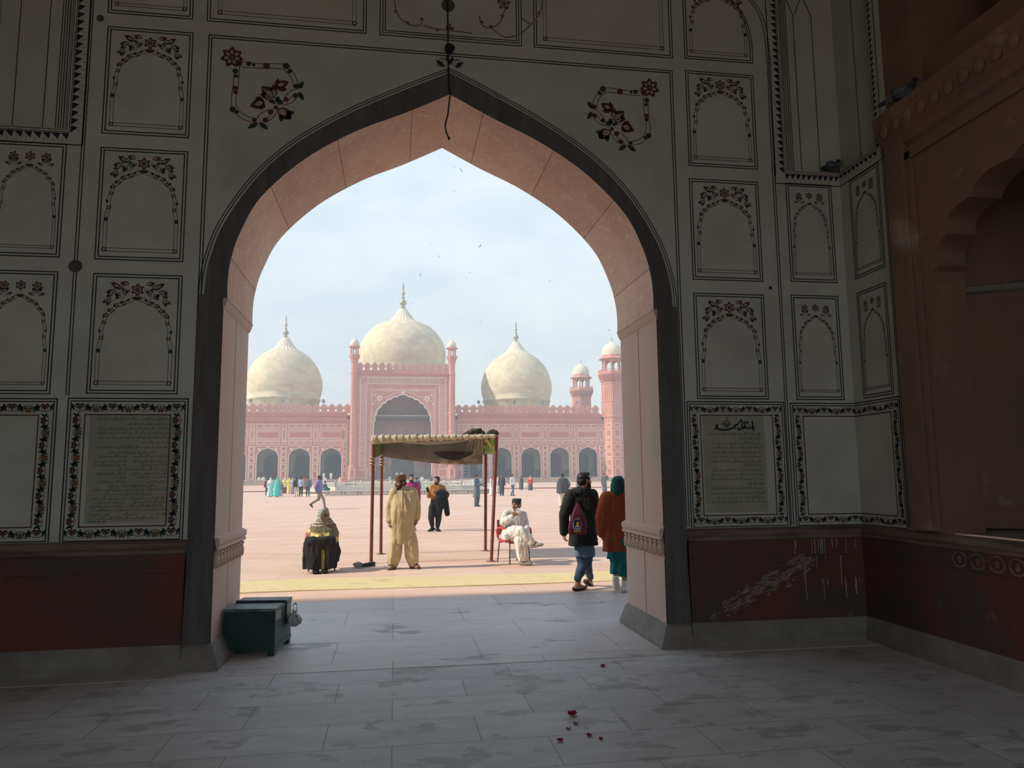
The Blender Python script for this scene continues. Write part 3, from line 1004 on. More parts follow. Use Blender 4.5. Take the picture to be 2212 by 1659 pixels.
# inscription panels: double frame, vine border, written field
def vine(p, a, c, w, n_, flip=False):
    """one side of the border, centre line a -> c, band width w, n_ flowers"""
    a, c = Vector(a), Vector(c)
    d = c - a; Ln = d.length; d = d / Ln; nn = Vector((-d.y, d.x))
    st = Ln / n_
    pts = []
    for k in range(n_ * 8 + 1):
        t = k / 8
        pts.append(a + d * (t * st) + nn * (w * .26 * math.sin(PI * t)))
    p.line(pts, w * .06, K_GRN, .0016)
    p.line([tuple(2 * (a + d * (t_ / 8 * st)) - q_) for t_, q_ in enumerate(pts)], w * .04, K_INK, .0016)
    for k in range(n_):
        q2 = a + d * ((k + .5) * st) + nn * (w * (-.12 if k % 2 else .12))
        ang = math.atan2(d.y, d.x)
        p.disc(tuple(q2), w * .14, K_OCH if k % 2 else K_MAR, 10, .0017)
        p.flower(tuple(q2), w * .29, K_OCH if k % 2 else K_MAR, 5, None, K_OCH if k % 2 else K_MAR, ang + (1 if k % 2 else -1) * PI / 2)
        for s2 in (-1, 1):
            for o, l, an in ((.33, .32, .8), (.40, .26, -.6), (.30, .3, 2.2), (.46, .22, 1.6), (.45, .2, 2.6), (.38, .24, -1.6)):
                base = a + d * ((k + .5 + s2 * o) * st) + nn * (w * .18 * math.sin(PI * (k + .5 + s2 * o)))
                p.leaf(tuple(base), ang + s2 * an + (PI if s2 < 0 else 0), w * l * 1.25, w * .13, K_GRN if (o * 100) % 2 < 1 else K_INK, .002)


def squiggle(p, x0, x1, z, h, rnd, m):
    """one line of small cursive writing, right to left"""
    x = x1
    while x > x0 + h:
        ln = min(rnd.uniform(1.2, 3.4) * h, x - x0)
        n_ = max(4, int(ln / (h * .24)))
        pts = []
        for k in range(n_ + 1):
            t = k / n_
            pts.append((x - ln * t, z + h * (.22 * math.sin(k * 1.9 + rnd.random()) + rnd.uniform(-.12, .12) + (.12 - .2 * t))))
        p.line(pts, h * .15, m)
        if rnd.random() < .75:
            xx = x - ln * rnd.uniform(.1, .5); p.line([(xx, z + h * .75), (xx - h * .04, z)], h * .14, m)
        if rnd.random() < .5:
            xx = x - ln * rnd.uniform(.2, .8); p.line([(xx + h * .5, z + h * .8), (xx - h * .25, z + h * .55)], h * .15, m)
        for _ in range(rnd.randint(1, 3)):
            xx = x - ln * rnd.random(); zz = z + h * rnd.choice((-.55, .6, .68)); r = h * .09
            p.poly([(xx - r, zz), (xx, zz - r), (xx + r, zz), (xx, zz + r)], m, .0014)
        x -= ln + h * rnd.uniform(.05, .3)


def inscription(P0, P1, name, mp, parent, band, sheet=None, lines=(), seed=1, sides=(1, 1, 1, 1), nf=(7, 9)):
    x0, z0, x1, z1 = P0[0], P0[1], P1[0], P1[1]
    p = Paint(mp)
    sg = 1 if x1 > x0 else -1
    g = .03 * sg
    def open_frame(i, w, m):
        gi = i * sg
        if sides[0]: p.line([(x0 + gi, z0 + i), (x0 + gi, z1 - i)], w, m)
        if sides[1]: p.line([(x1 - gi, z0 + i), (x1 - gi, z1 - i)], w, m)
        xa, xb = x0 + (gi if sides[0] else 0), x1 - (gi if sides[1] else 0)
        if sides[2]: p.line([(xa - w / 2 * sg, z0 + i), (xb + w / 2 * sg, z0 + i)], w, m)
        if sides[3]: p.line([(xa - w / 2 * sg, z1 - i), (xb + w / 2 * sg, z1 - i)], w, m)
    open_frame(0, .011, K_INK); open_frame(.024, .009, K_INK)
    i0 = .03
    w = band
    bx0, bx1 = x0 + (i0 * sg if sides[0] else 0), x1 - (i0 * sg if sides[1] else 0)
    c = i0 + w / 2
    if sides[2]: vine(p, (bx0, z0 + c), (bx1, z0 + c), w, nf[0])
    if sides[3]: vine(p, (bx0, z1 - c), (bx1, z1 - c), w, nf[0])
    if sides[0]: vine(p, (x0 + c * sg, z0 + i0 + w), (x0 + c * sg, z1 - i0 - w), w, nf[1])
    if sides[1]: vine(p, (x1 - c * sg, z0 + i0 + w), (x1 - c * sg, z1 - i0 - w), w, nf[1])
    open_frame(i0 + w + .006, .010, K_MAR)
    p.build('vine_border', PM, parent)
    if sheet:
        p = Paint(mp)
        sx0, sz0, sx1, sz1 = sheet
        p.poly([(sx0, sz0), (sx1, sz0), (sx1, sz1), (sx0, sz1)], K_PAP)
        rnd = random.Random(seed)
        for (u0, u1, v) in lines:
            squiggle(p, sx0 + (sx1 - sx0) * u0, sx0 + (sx1 - sx0) * u1, sz0 + (sz1 - sz0) * v, (sz1 - sz0) * .026, rnd, K_FAD)
        return p
    return None


def rect_of(c0, c1, c2, c3, on=onY, X=D):
    P = [on(q[0], q[1], X) for q in (c0, c1, c2, c3)]
    g = (lambda q: q.x) if on is onY else (lambda q: q.y)
    return ((g(P[0]) + g(P[3])) / 2, (P[2].z + P[3].z) / 2), ((g(P[1]) + g(P[2])) / 2, (P[0].z + P[1].z) / 2)


P0, P1 = rect_of((149.7, 861), (409, 861), (391.7, 1170), (127, 1176.4))
s0 = onY(195, 897, D); s1 = onY(362, 1128, D)
LN = [(.07, .98, .96), (.44, .97, .915), (.07, .95, .87), (.07, .95, .83), (.07, .95, .785), (.62, .95, .74), (.07, .93, .695), (.22, .80, .645)]
LN += [(.08, .46, .61), (.54, .94, .61), (.07, .46, .565), (.52, .94, .565), (.07, .46, .53), (.60, .94, .53), (.36, .94, .49), (.08, .46, .45), (.5, .94, .45), (.3, .46, .415), (.58, .93, .415),
       (.12, .46, .375), (.68, .94, .375), (.22, .80, .335), (.06, .95, .30), (.2, .78, .26), (.05, .46, .22), (.52, .92, .22), (.12, .46, .185), (.52, .95, .185), (.04, .9, .15), (.08, .95, .115), (.05, .3, .075), (.4, .62, .075), (.74, .95, .075), (.12, .86, .04), (.04, .25, .012)]
p = inscription(P0, P1, 'inscription', front, wall_front, .109, (s0.x, s1.z, s1.x + .02, s0.z), LN, 3)
p.build('inscription_field', PM, wall_front)

P0, P1 = rect_of((1481.8, 867), (1692.4, 869.8), (1707.3, 1139.5), (1496, 1144.5))
s0 = onY(1516, 897, D); s1 = onY(1660, 1105, D)
LN = [(.1, .93, .80), (.55, .95, .755), (.1, .93, .705), (.1, .95, .66), (.1, .95, .61), (.1, .93, .565), (.1, .93, .515), (.6, .94, .475), (.1, .93, .425), (.1, .95, .38), (.1, .95, .335), (.7, .95, .285), (.1, .93, .24), (.1, .95, .19), (.18, .95, .145), (.1, .95, .10)]
p = inscription(P0, P1, 'inscription', front, wall_front, .098, (s0.x, s1.z, s1.x, s0.z), LN, 5)
h7 = lambda x, y: tuple(onY(1500 + x / 7.061, 880 + y / 7.061, D).xz)
for w, L_ in ((.016, [(878, 205), (886, 270), (890, 325)]), (.013, [(905, 300), (903, 335), (884, 348)]), (.013, [(842, 285), (862, 308), (848, 328), (822, 326)]), (.013, [(822, 318), (808, 302), (795, 320), (780, 305), (768, 322)]), (.015, [(768, 212), (764, 320)]),
             (.012, [(756, 300), (742, 330), (744, 285)]), (.016, [(735, 212), (722, 290), (702, 335), (684, 348), (668, 328), (672, 300)]), (.014, [(716, 180), (704, 214), (688, 205)]), (.014, [(700, 212), (664, 250), (640, 268), (596, 284)]), (.012, [(640, 262), (625, 285)]),
             (.020, [(622, 292), (560, 325), (480, 342), (400, 340), (352, 318), (334, 268)]), (.016, [(346, 262), (332, 308), (304, 340)])):
    p.line([tuple(t) for t in crm([h7(*q) for q in L_], 4)] if len(L_) > 2 else [h7(*q) for q in L_], w, K_INK, .002)
for x, y in ((893, 346), (795, 236), (816, 240), (806, 220), (630, 322), (890, 300)): p.disc(h7(x, y), .009, K_INK, 6, .002)
for L_ in ([(415, 260), (430, 220), (480, 205), (525, 225), (535, 262), (500, 285), (450, 280), (415, 250)], [(430, 240), (480, 262), (540, 258), (570, 268)], [(480, 200), (475, 165), (495, 150), (500, 190), (485, 215)], [(450, 215), (490, 300), (520, 220)], [(460, 300), (520, 300)], [(440, 270), (480, 235), (520, 270)]):
    p.line([tuple(t) for t in crm([h7(*q) for q in L_], 4)], .007, K_FAD, .002)
p.build('inscription_field', PM, wall_front)

# the blank framed field at far left and the one folded round the corner
P0, P1 = rect_of((-120, 861), (125, 861), (103, 1176), (-145, 1180))
inscription((XL + .02, P0[1]), P1, 'x', front, wall_front, .109, nf=(5, 9))
P0, P1 = rect_of((1706, 870), (1849, 873), (1864, 1137), (1722, 1141))
inscription(P0, (XR, P1[1]), 'x', front, wall_front, .098, sides=(1, 0, 1, 1), nf=(5, 9))
Q0, Q1 = rect_of((1849, 873), (1943.6, 859), (1962, 1148), (1864, 1137), onX, XR)
inscription((D, P0[1]), (Q1[0], P1[1]), 'x', right, wall_right, .098, sides=(0, 1, 1, 1), nf=(4, 9))

# ------------------------------------------------------------------ the cable down the middle of the wall
b = MB()
cab = [onY(966, -60, D - .03), onY(967, 10, D - .03), onY(968, 100, D - .03), onY(969, 165, D - .045)]
cab += [Vector((AC - .003, YF - .03, 5.30 * S)), Vector((AC + .006, YF - .02, 5.28 * S))]
hang = [onY(971, 215, D + .05), onY(967, 250, D + .12), onY(962, 268, D + .15), onY(964, 285, D + .17), onY(970, 299, D + .18)]
b.tube(crm(cab + hang, 5), .008, 6)
b.ball(hang[-1], (.012, .012, .02), 8)
o = tag(b.build('cable', mat('cable_rubber', (.02, .02, .02), rough=.6)), 'thin black cable running down the wall and dangling at the arch point', 'cable')
b = MB(); c_ = onY(970, 104, D - .05)
b.ball(c_, (.045, .04, .05), 10); b.ball(c_ + Vector((.03, 0, .01)), (.03, .03, .035), 8)
b.build('cable_clamp', bpy.data.materials['cable_rubber'], o)

# droppings and scrapes on the dado by the right corner
rnd = random.Random(21)
p = Paint(lambda u, v, e: (u, D - (.0235 if v < .83 else .0315) - e, v))
for k in range(30):
    x = rnd.uniform(3.95, 4.66); z1 = rnd.choice((.985, .985, .82, .6)); ln = rnd.uniform(.05, .3)
    z0 = max(.22, z1 - ln)
    if z1 > .83 and z0 < .84: z0 = .84
    w = rnd.uniform(.004, .010)
    p.line([(x, z1), (x + rnd.uniform(-.006, .006), (z0 + z1) / 2), (x + rnd.uniform(-.008, .008), z0)], w, 0, .0005)
for k in range(190):
    t = rnd.random()
    x = 3.15 + t * .95 + rnd.gauss(0, .05); z = .32 + t * .45 + rnd.gauss(0, .05)
    if not .24 < z < .80: continue
    a0 = math.atan2(.45, .95) + rnd.gauss(0, .15)
    p.leaf((x, z), a0, rnd.uniform(.02, .12), rnd.uniform(.006, .022), 1, .0003 + .00001 * k)
p.build('dado_stains', [mat('dropping_white', (.38, .37, .34), (.46, .45, .42), 20), mat('scraped_stone', (.23, .17, .135), (.29, .225, .18), 12)], wall_front)
# =================================================================== the far side of the courtyard
FACADE = mat('rose_sandstone', (0.52, 0.215, 0.158), (0.61, 0.295, 0.225), 0.35, detail=8, rough=0.95, third=((0.50, 0.24, 0.20), 0.09, 0.45, 0.7, (1, 1, 2)))
FACADE_DARK = mat('red_relief_stone', (0.47, 0.16, 0.125), (0.56, 0.22, 0.17), 0.5, rough=0.95)
INLAY = mat('white_inlay', (0.78, 0.62, 0.55), (0.86, 0.74, 0.66), 1.0)
GREYWALL = mat('hall_inner_wall', (0.30, 0.29, 0.25), (0.38, 0.35, 0.30), 0.5)
HALLDARK = mat('hall_depth_shade', (0.10, 0.09, 0.085), (0.13, 0.12, 0.11), 0.4)  # dark colour stands for shade deep in the hall and the doorway
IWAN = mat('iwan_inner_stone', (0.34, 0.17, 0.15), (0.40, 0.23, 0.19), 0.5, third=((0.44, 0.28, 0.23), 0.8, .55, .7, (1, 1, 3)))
MARBLE = mat('dome_marble', (0.66, 0.55, 0.36), (0.80, 0.70, 0.49), 0.5, uv=True, rough=0.7, brick=(1.35, 0.78, 0.03, (0.84, 0.82, 0.79), (0.84, 0.84, 0.85), 0.5), third=((0.58, 0.51, 0.38), 0.35, 0.5, 0.7))
MARBLE_PLAIN = mat('pale_marble', (0.64, 0.57, 0.43), (0.74, 0.67, 0.53), 0.6, rough=0.7)
FOUNTAIN_M = mat('fountain_marble', (0.60, 0.55, 0.46), (0.70, 0.66, 0.58), 0.8, third=((0.52, 0.48, 0.42), 1.5, .58, .7, (1, 1, 2)))
FINIAL = mat('finial_metal', (0.32, 0.29, 0.22), (0.42, 0.39, 0.31), 2, rough=0.5, metal=0.3)
PLINTH = mat('plinth_stone', (0.44, 0.36, 0.28), (0.56, 0.47, 0.38), 0.5, third=((0.36, 0.28, 0.22), 0.6, .55, .7))
YPZ, YW, YHALL = 162.0, 166.0, 163.0
PCX = 1.75
ZB = 1.05

hall = empty('prayer_hall', (PCX, YHALL, 0))
tag(hall, 'long red sandstone prayer hall with cusped arches and three white domes', 'mosque')
HP = lambda bb, name, mats: bb.build(name, mats, hall, weld=False)


def off(bb):
    """shift a mesh drawn in world places under the hall's empty"""
    bb.v = [(x - PCX, y - YHALL, z) for x, y, z in bb.v]
    return bb


def rect_line(bb, x0, z0, x1, z1, y, w=.11, m=1, d=.05):
    for a in ((x0, z0, x1, z0 + w), (x0, z1 - w, x1, z1), (x0, z0 + w, x0 + w, z1 - w), (x1 - w, z0 + w, x1, z1 - w)):
        bb.box((a[0], y - d, a[1]), (a[2], y, a[3]), m)


def strip3(bb, pts, w, y, m=1, d=.06):
    """a raised band along (x, z) points"""
    k = len(pts)
    A, Bp = [], []
    for i, p in enumerate(pts):
        q0, q1 = Vector(pts[max(i - 1, 0)]), Vector(pts[min(i + 1, k - 1)])
        n_ = q1 - q0; n_ = Vector((-n_.y, n_.x)).normalized() * w / 2
        A.append((p[0] + n_.x, y - d, p[1] + n_.y)); Bp.append((p[0] - n_.x, y - d, p[1] - n_.y))
    bb.grid([A, Bp], m, False)


def star(bb, cx, cz, r, y, n_=8, m=1, d=.06):
    pts = []
    for k in range(2 * n_):
        rr = r if k % 2 == 0 else r * .6
        t = PI * k / n_
        pts.append((cx + rr * math.cos(t), y - d, cz + rr * math.sin(t)))
    bb.face(pts, m)


def opening_wall(bb, x0, x1, z0, z1, y, cx, hc_, m, depth, mrev):
    o = [(cx - a, z) for a, z in hc_] + [(cx + a, z) for a, z in reversed(hc_[:-1])]
    foot = [(o[0][0], z0)] + o + [(o[-1][0], z0)]
    bb.face([(x0, y, z0)] + [(x, y, z) for x, z in foot] + [(x1, y, z0), (x1, y, z1), (x0, y, z1)], m)
    bb.grid([[(x, y, z) for x, z in foot], [(x, y + depth, z) for x, z in foot]], mrev, False)
    return foot


# ---- wings
CENT = [PCX + s * (15.35 + 6.6 * k) for s in (-1, 1) for k in range(5)]
HB = cusped(2.28, 6.0, 2.05, 4, .06, 6)
b = MB()
for c in CENT:
    foot = opening_wall(b, c - 3.3, c + 3.3, ZB, 8.55, YW, c, HB, 0, 1.2, 0)
    strip3(b, foot, .16, YW)
    rect_line(b, c - 2.75, ZB + .1, c + 2.75, 8.45, YW, .09)
    for s in (-1, 1): star(b, c + s * 1.75, 7.75, .33, YW)
    star(b, c, 8.28, .22, YW, 4)
    # rows above
    for z0, z1 in ((12.3, 13.15), (8.75, 9.45)):
        for k in range(3): rect_line(b, c - 2.45 + k * 1.68, z0, c - .95 + k * 1.68, z1, YW)
    b.box((c - 2.5, YW - .02, 9.85), (c + 2.5, YW, 11.75), 2)
    rect_line(b, c - 2.5, 9.85, c + 2.5, 11.75, YW, .13); rect_line(b, c - 2.15, 10.15, c + 2.15, 11.45, YW, .07)
for s in (-1, 1):
    xa, xb = (PCX + s * 12.05, PCX + s * 45.1)
    lo, hi = min(xa, xb), max(xa, xb)
    b.face([(lo, YW, 8.55), (hi, YW, 8.55), (hi, YW, 15.0), (lo, YW, 15.0)], 0)
    for k in range(6):
        px_ = PCX + s * (12.05 + 6.6 * k)
        if k == 0: px_ += s * .45
        for z0, z1 in ((12.3, 13.15), (8.75, 9.45)): rect_line(b, px_ - .45, z0, px_ + .45, z1, YW)
        rect_line(b, px_ - .45, 9.75, px_ + .45, 11.85, YW)
        for z0, z1 in ((1.35, 3.05), (3.35, 4.55), (4.8, 5.9), (6.1, 7.1), (7.3, 8.3)):
            b.box((px_ - .3, YW - .02, z0 + .2), (px_ + .3, YW, z1 - .2), 2)
            rect_line(b, px_ - .5, z0, px_ + .5, z1, YW, .12)
    # cornice, string course, parapet base
    b.box((lo, YW - .35, 14.85), (hi, YW + .6, 15.12), 2)
    b.box((lo, YW - .18, 13.45), (hi, YW, 13.65), 2)
    b.box((lo, YW - .08, 15.12), (hi, YW + .5, 15.5), 0)
    b.box((lo, YW - .06, 9.5), (hi, YW, 9.58), 1); b.box((lo, YW - .06, 12.0), (hi, YW, 12.08), 1)
HP(off(b), 'facade_wall', [FACADE, INLAY, FACADE_DARK])

# inside of the wings: rear wall of the aisle with openings, a dark-coloured wall for the shade beyond
b = MB()
HI = cusped(1.95, 5.2, 1.7, 4, .05, 6)
for c in CENT:
    foot = opening_wall(b, c - 3.3, c + 3.3, ZB, 14.8, 173.0, c, HI, 0, 1.2, 0)
    rect_line(b, c - 2.5, ZB, c + 2.5, 7.6, 173.0, .1, 2)
    b.box((c - 3.3, 172.9, ZB), (c - 2.0, 173.0, 3.0), 1); b.box((c + 2.0, 172.9, ZB), (c + 3.3, 173.0, 3.0), 1)
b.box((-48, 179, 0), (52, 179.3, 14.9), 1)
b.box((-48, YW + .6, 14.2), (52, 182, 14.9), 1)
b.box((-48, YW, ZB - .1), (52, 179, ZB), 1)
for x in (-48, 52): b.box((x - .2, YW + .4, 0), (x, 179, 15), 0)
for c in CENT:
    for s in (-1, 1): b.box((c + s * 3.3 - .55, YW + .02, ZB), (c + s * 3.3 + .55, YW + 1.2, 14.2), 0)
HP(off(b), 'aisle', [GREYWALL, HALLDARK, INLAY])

# ---- the great portal in the middle
b = MB()
HIW = cusped(6.25, 12.2, 7.3, 7, .035, 6)
YP0 = YHALL
foot = opening_wall(b, PCX - 10.6, PCX + 10.6, ZB, 23.8, YP0, PCX - .1, HIW, 0, 1.0, 0)
strip3(b, foot, .22, YP0)
for s in (-1, 1):
    x = PCX + s * 10.6
    b.face([(x, YP0, ZB), (x, YP0 + 7, ZB), (x, YP0 + 7, 25.0), (x, YP0, 25.0)], 0)
b.box((PCX - 10.7, YP0 - .35, 23.75), (PCX + 10.7, YP0 + 1, 24.05), 2)
b.box((PCX - 10.6, YP0 - .05, 24.05), (PCX + 10.6, YP0 + .6, 24.35), 0)
b.box((PCX - 10.6, YP0 + .6, 22), (PCX + 10.6, YP0 + 7, 24.0), 0)
for h, zt_, w in ((9.25, 23.2, .14), (7.95, 21.75, .14), (6.95, 20.5, .09), (6.65, 20.2, .09)):
    b.box((PCX - h, YP0 - .06, 3.6 if h > 7 else ZB), (PCX - h + w, YP0, zt_), 1); b.box((PCX + h - w, YP0 - .06, 3.6 if h > 7 else ZB), (PCX + h, YP0, zt_), 1)
    b.box((PCX - h, YP0 - .06, zt_ - w), (PCX + h, YP0, zt_), 1)


def lattice(bb, x0, z0, x1, z1, vertical, y):
    """pierced-looking lozenge chain between two lines"""
    n_ = max(1, round((abs(z1 - z0) if vertical else abs(x1 - x0)) / 2.05))
    for k in range(n_):
        if vertical:
            za = z0 + (z1 - z0) * k / n_; zb = z0 + (z1 - z0) * (k + 1) / n_; zm = (za + zb) / 2; xm = (x0 + x1) / 2
            q1 = za + (zb - za) * .36; q2 = zb - (zb - za) * .36
            for L_ in ([(x0, za), (xm, q1), (x1, za)], [(x0, q1), (xm, za + .1), (x1, q1)], [(x0, zb), (xm, q2), (x1, zb)], [(x0, q2), (xm, zb - .1), (x1, q2)], [(x0 + .3, q1), (x0 + .3, q2)], [(x1 - .3, q1), (x1 - .3, q2)]): strip3(bb, L_, .1, y)
        else:
            xa = x0 + (x1 - x0) * k / n_; xb = x0 + (x1 - x0) * (k + 1) / n_; zm = (z0 + z1) / 2
            q1 = xa + (xb - xa) * .36; q2 = xb - (xb - xa) * .36
            for L_ in ([(xa, z0), (q1, zm), (xa, z1)], [(q1, z0), (xa + .1, zm), (q1, z1)], [(xb, z0), (q2, zm), (xb, z1)], [(q2, z0), (xb - .1, zm), (q2, z1)], [(q1, z0 + .3), (q2, z0 + .3)], [(q1, z1 - .3), (q2, z1 - .3)]): strip3(bb, L_, .1, y)


for s in (-1, 1):
    xs = sorted((PCX + s * 9.15, PCX + s * 8.05))
    lattice(b, xs[0], 3.7, xs[1], 21.75, True, YP0)
    rect_line(b, PCX + s * 8.6 - 1.1, 1.25, PCX + s * 8.6 + 1.1, 3.35, YP0, .13); rect_line(b, PCX + s * 8.6 - .8, 1.55, PCX + s * 8.6 + .8, 3.05, YP0, .08)
    # flowers in the spandrels
    star(b, PCX + s * 5.1, 18.5, .75, YP0, 9); star(b, PCX + s * 5.1, 18.5, .3, YP0, 6, 2, .1)
    rs = random.Random(4)
    for _ in range(34):
        x = rs.uniform(1.0, 6.4); z = rs.uniform(14.3, 20.0)
        lim = max(zz for aa, zz in HIW if aa >= min(x, 6.2) - .15) if x < 6.2 else 13.0
        if z > lim + .45 and (Vector((x - 5.1, z - 18.5)).length > 1.0): star(b, PCX + s * x, z, rs.uniform(.14, .3), YP0, rs.choice((3, 4, 5)))
    strip3(b, [tuple(q) for q in crm([(PCX + s * 5.0, 17.8), (PCX + s * 5.4, 16.6), (PCX + s * 5.9, 15.6), (PCX + s * 6.2, 14.4)], 4)], .09, YP0)
    strip3(b, [tuple(q) for q in crm([(PCX + s * 4.3, 18.7), (PCX + s * 3.2, 18.9), (PCX + s * 2.2, 19.5), (PCX + s * 1, 19.9)], 4)], .09, YP0)
star(b, PCX - .1, 20.0, .6, YP0, 5)
lattice(b, PCX - 8.0, 21.85, PCX + 8.0, 23.1, False, YP0)
HP(off(b), 'portal', [FACADE, INLAY, FACADE_DARK])
b = MB()
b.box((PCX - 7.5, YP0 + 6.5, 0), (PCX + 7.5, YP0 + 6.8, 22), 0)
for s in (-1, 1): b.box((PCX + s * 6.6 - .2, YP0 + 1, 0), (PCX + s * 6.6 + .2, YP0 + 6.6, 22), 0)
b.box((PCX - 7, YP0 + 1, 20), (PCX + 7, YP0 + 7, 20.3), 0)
b.box((PCX - 2.3, YP0 + 6.35, ZB), (PCX + 2.7, YP0 + 6.55, 8.0), 1)  # dark slab in place of the shaded doorway opening
for x in (-2.9, 2.9): b.box((PCX + x - .3, YP0 + 6.2, ZB), (PCX + x + .3, YP0 + 6.5, 8.6), 2)
b.box((PCX - 6.4, YP0 + 6.25, 10.4), (PCX + 6.4, YP0 + 6.5, 10.55), 2)
for s in (-1, 1): b.box((PCX + s * 4.8 - 1.6, YP0 + 6.3, ZB), (PCX + s * 4.8 + 1.6, YP0 + 6.5, 3.4), 2)
HP(off(b), 'portal_recess', [IWAN, HALLDARK, GREYWALL])

# ---- merlons: one by one, along both parapets
MO = [(-.5, 0), (-.5, .14), (-.37, .22), (-.35, .33), (-.47, .46), (-.5, .58), (-.43, .76), (-.24, .91), (0, 1.06)]
MO = MO + [(-x, z) for x, z in reversed(MO[:-1])]


def merlon_mesh(w, h):
    bb = MB()
    bb.prism([(x * w, -.25, z * h) for x, z in MO], (0, .5, 0), 0)
    strip3(bb, [(x * w * .72, z * h * .86 + .08) for x, z in MO[3:-3]], .05, -.25, 1, .03)
    return bb.mesh('merlon')


def set_merlons(me, x0, x1, y, z):
    w = 1.67 if len(me.vertices) else 1
    n_ = int(round((x1 - x0) / MW)); st = (x1 - x0) / n_
    for k in range(n_):
        o = bpy.data.objects.new('merlon', me)
        COL.objects.link(o); o.parent = hall
        o.location = (x0 + (k + .5) * st - PCX, y - YHALL, z)


MW = 1.66
me = merlon_mesh(1.66, 1.95)
for mm in (FACADE, INLAY): me.materials.append(mm)
set_merlons(me, PCX - 36.0, PCX - 11.2, YW + .1, 15.5)
set_merlons(me, PCX + 11.4, PCX + 44.6, YW + .1, 15.5)
MW = 1.5
me = merlon_mesh(1.5, 1.95)
for mm in (FACADE, INLAY): me.materials.append(mm)
set_merlons(me, PCX - 10.1, PCX + 10.1, YP0 + .3, 24.35)

# ---- slender corner turrets of the portal
OCT = PI / 8


def turret():
    b = MB()
    b.lathe([(1.15, ZB), (1.15, 3.6), (.95, 3.9), (.85, 4.2), (.78, 4.4), (.78, 11), (.86, 11.1), (.86, 11.3), (.76, 11.4), (.76, 15), (.86, 15.1), (.86, 15.4), (.74, 15.5), (.74, 23.7), (.86, 23.8), (.86, 24.1), (.72, 24.2), (.72, 26.2), (.85, 26.3), (.80, 26.5), (1.1, 27.3), (1.25, 27.6), (1.25, 27.95), (.9, 28.0)], 8, m=0, smooth=False, ph=OCT)
    rect_line(b, -.55, 1.4, .55, 3.3, -1.06, .12)
    t = b.build('turret', [FACADE, INLAY], hall)
    b = MB()
    for k in range(8):
        a = OCT + k * PI / 4
        b.tube([(.82 * math.cos(a), .82 * math.sin(a), 27.9), (.82 * math.cos(a), .82 * math.sin(a), 29.7)], .14, 6)
    b.lathe([(.95, 29.35), (1.0, 29.6), (1.32, 29.62), (1.32, 29.72), (.95, 29.95), (.95, 30.05)], 8, smooth=False, ph=OCT)
    b.build('kiosk', FACADE, t)
    b = MB()
    b.lathe([(.92, 30.0), (1.0, 30.3), (.95, 30.7), (.72, 31.1), (.4, 31.35), (.15, 31.6), (.03, 31.95), (.001, 32.2)], 16)
    b.build('cupola', MARBLE_PLAIN, t)
    return t


for s in (-1, 1):
    t = turret(); t.location = (s * 10.55, .15, 0)


# ---- domes
def finial(parent, z, k):
    b = MB()
    b.lathe([(r * k, z + h * k) for r, h in ((.9, -.15), (.45, .1), (.35, .3), (.75, .55), (.75, .65), (.3, .8), (.4, .95), (.8, 1.25), (.98, 1.7), (.85, 2.15), (.45, 2.5), (.28, 2.8), (.28, 3.05), (.55, 3.2), (.55, 3.3), (.22, 3.45), (.25, 3.85), (.5, 4.15), (.52, 4.4), (.3, 4.75), (.2, 4.95), (.36, 5.1), (.2, 5.25), (.2, 5.5), (.28, 5.7), (.12, 6.9), (.01, 7.9))], 16)
    return b.build('finial', FINIAL, parent)


def dome(cx, cyy, prof, skirt, zf, k, R0):
    b = MB()
    b.lathe(prof, 64, uvR=R0)
    o = b.build('dome', MARBLE, hall, (cx - PCX, cyy - YHALL, 0))
    b = MB()
    b.lathe(skirt, 96, flute=(24, .035))
    b.build('lotus_cap', MARBLE_PLAIN, o)
    finial(o, zf, k)
    return o


dome(1.72, 186, [(9.7, 15), (9.7, 26.4), (10.05, 26.5), (10.05, 27.1), (9.85, 27.2), (10.3, 28.6), (10.65, 30.2), (10.75, 31.6), (10.6, 33.2), (10.1, 34.8), (9.3, 36.2), (8.2, 37.6), (6.8, 38.8), (5.2, 39.6), (3.5, 40.2)],
     [(5.15, 38.95), (5.25, 39.1), (4.7, 39.35), (3.7, 39.95), (2.8, 40.8), (2.05, 41.8), (1.45, 42.7), (1.0, 43.3), (.95, 43.5)], 43.4, .95, 10)
SP = [(8.2, 14), (8.2, 19.75), (8.5, 19.85), (8.5, 20.35), (8.32, 20.45), (8.65, 21.6), (8.85, 22.7), (8.9, 23.6), (8.75, 25.0), (8.35, 26.5), (7.7, 28.0), (6.8, 29.4), (5.7, 30.6), (4.4, 31.5), (3.0, 32.1)]
SK = [(4.05, 31.5), (4.15, 31.6), (3.7, 31.85), (2.9, 32.4), (2.2, 33.1), (1.6, 33.95), (1.15, 34.7), (.8, 35.1), (.75, 35.25)]
dome(-26.3, 184, SP, SK, 35.2, .74, 8.5)
dome(30.1, 184, SP, SK, 35.2, .74, 8.5)
# roof under the domes
b = MB()
b.box((-48, YW + .5, 14.9), (52, 205, 15.2), 0); b.box((-48, 204, 0), (52, 205, 15), 0)
HP(off(b), 'roof', [PLINTH])


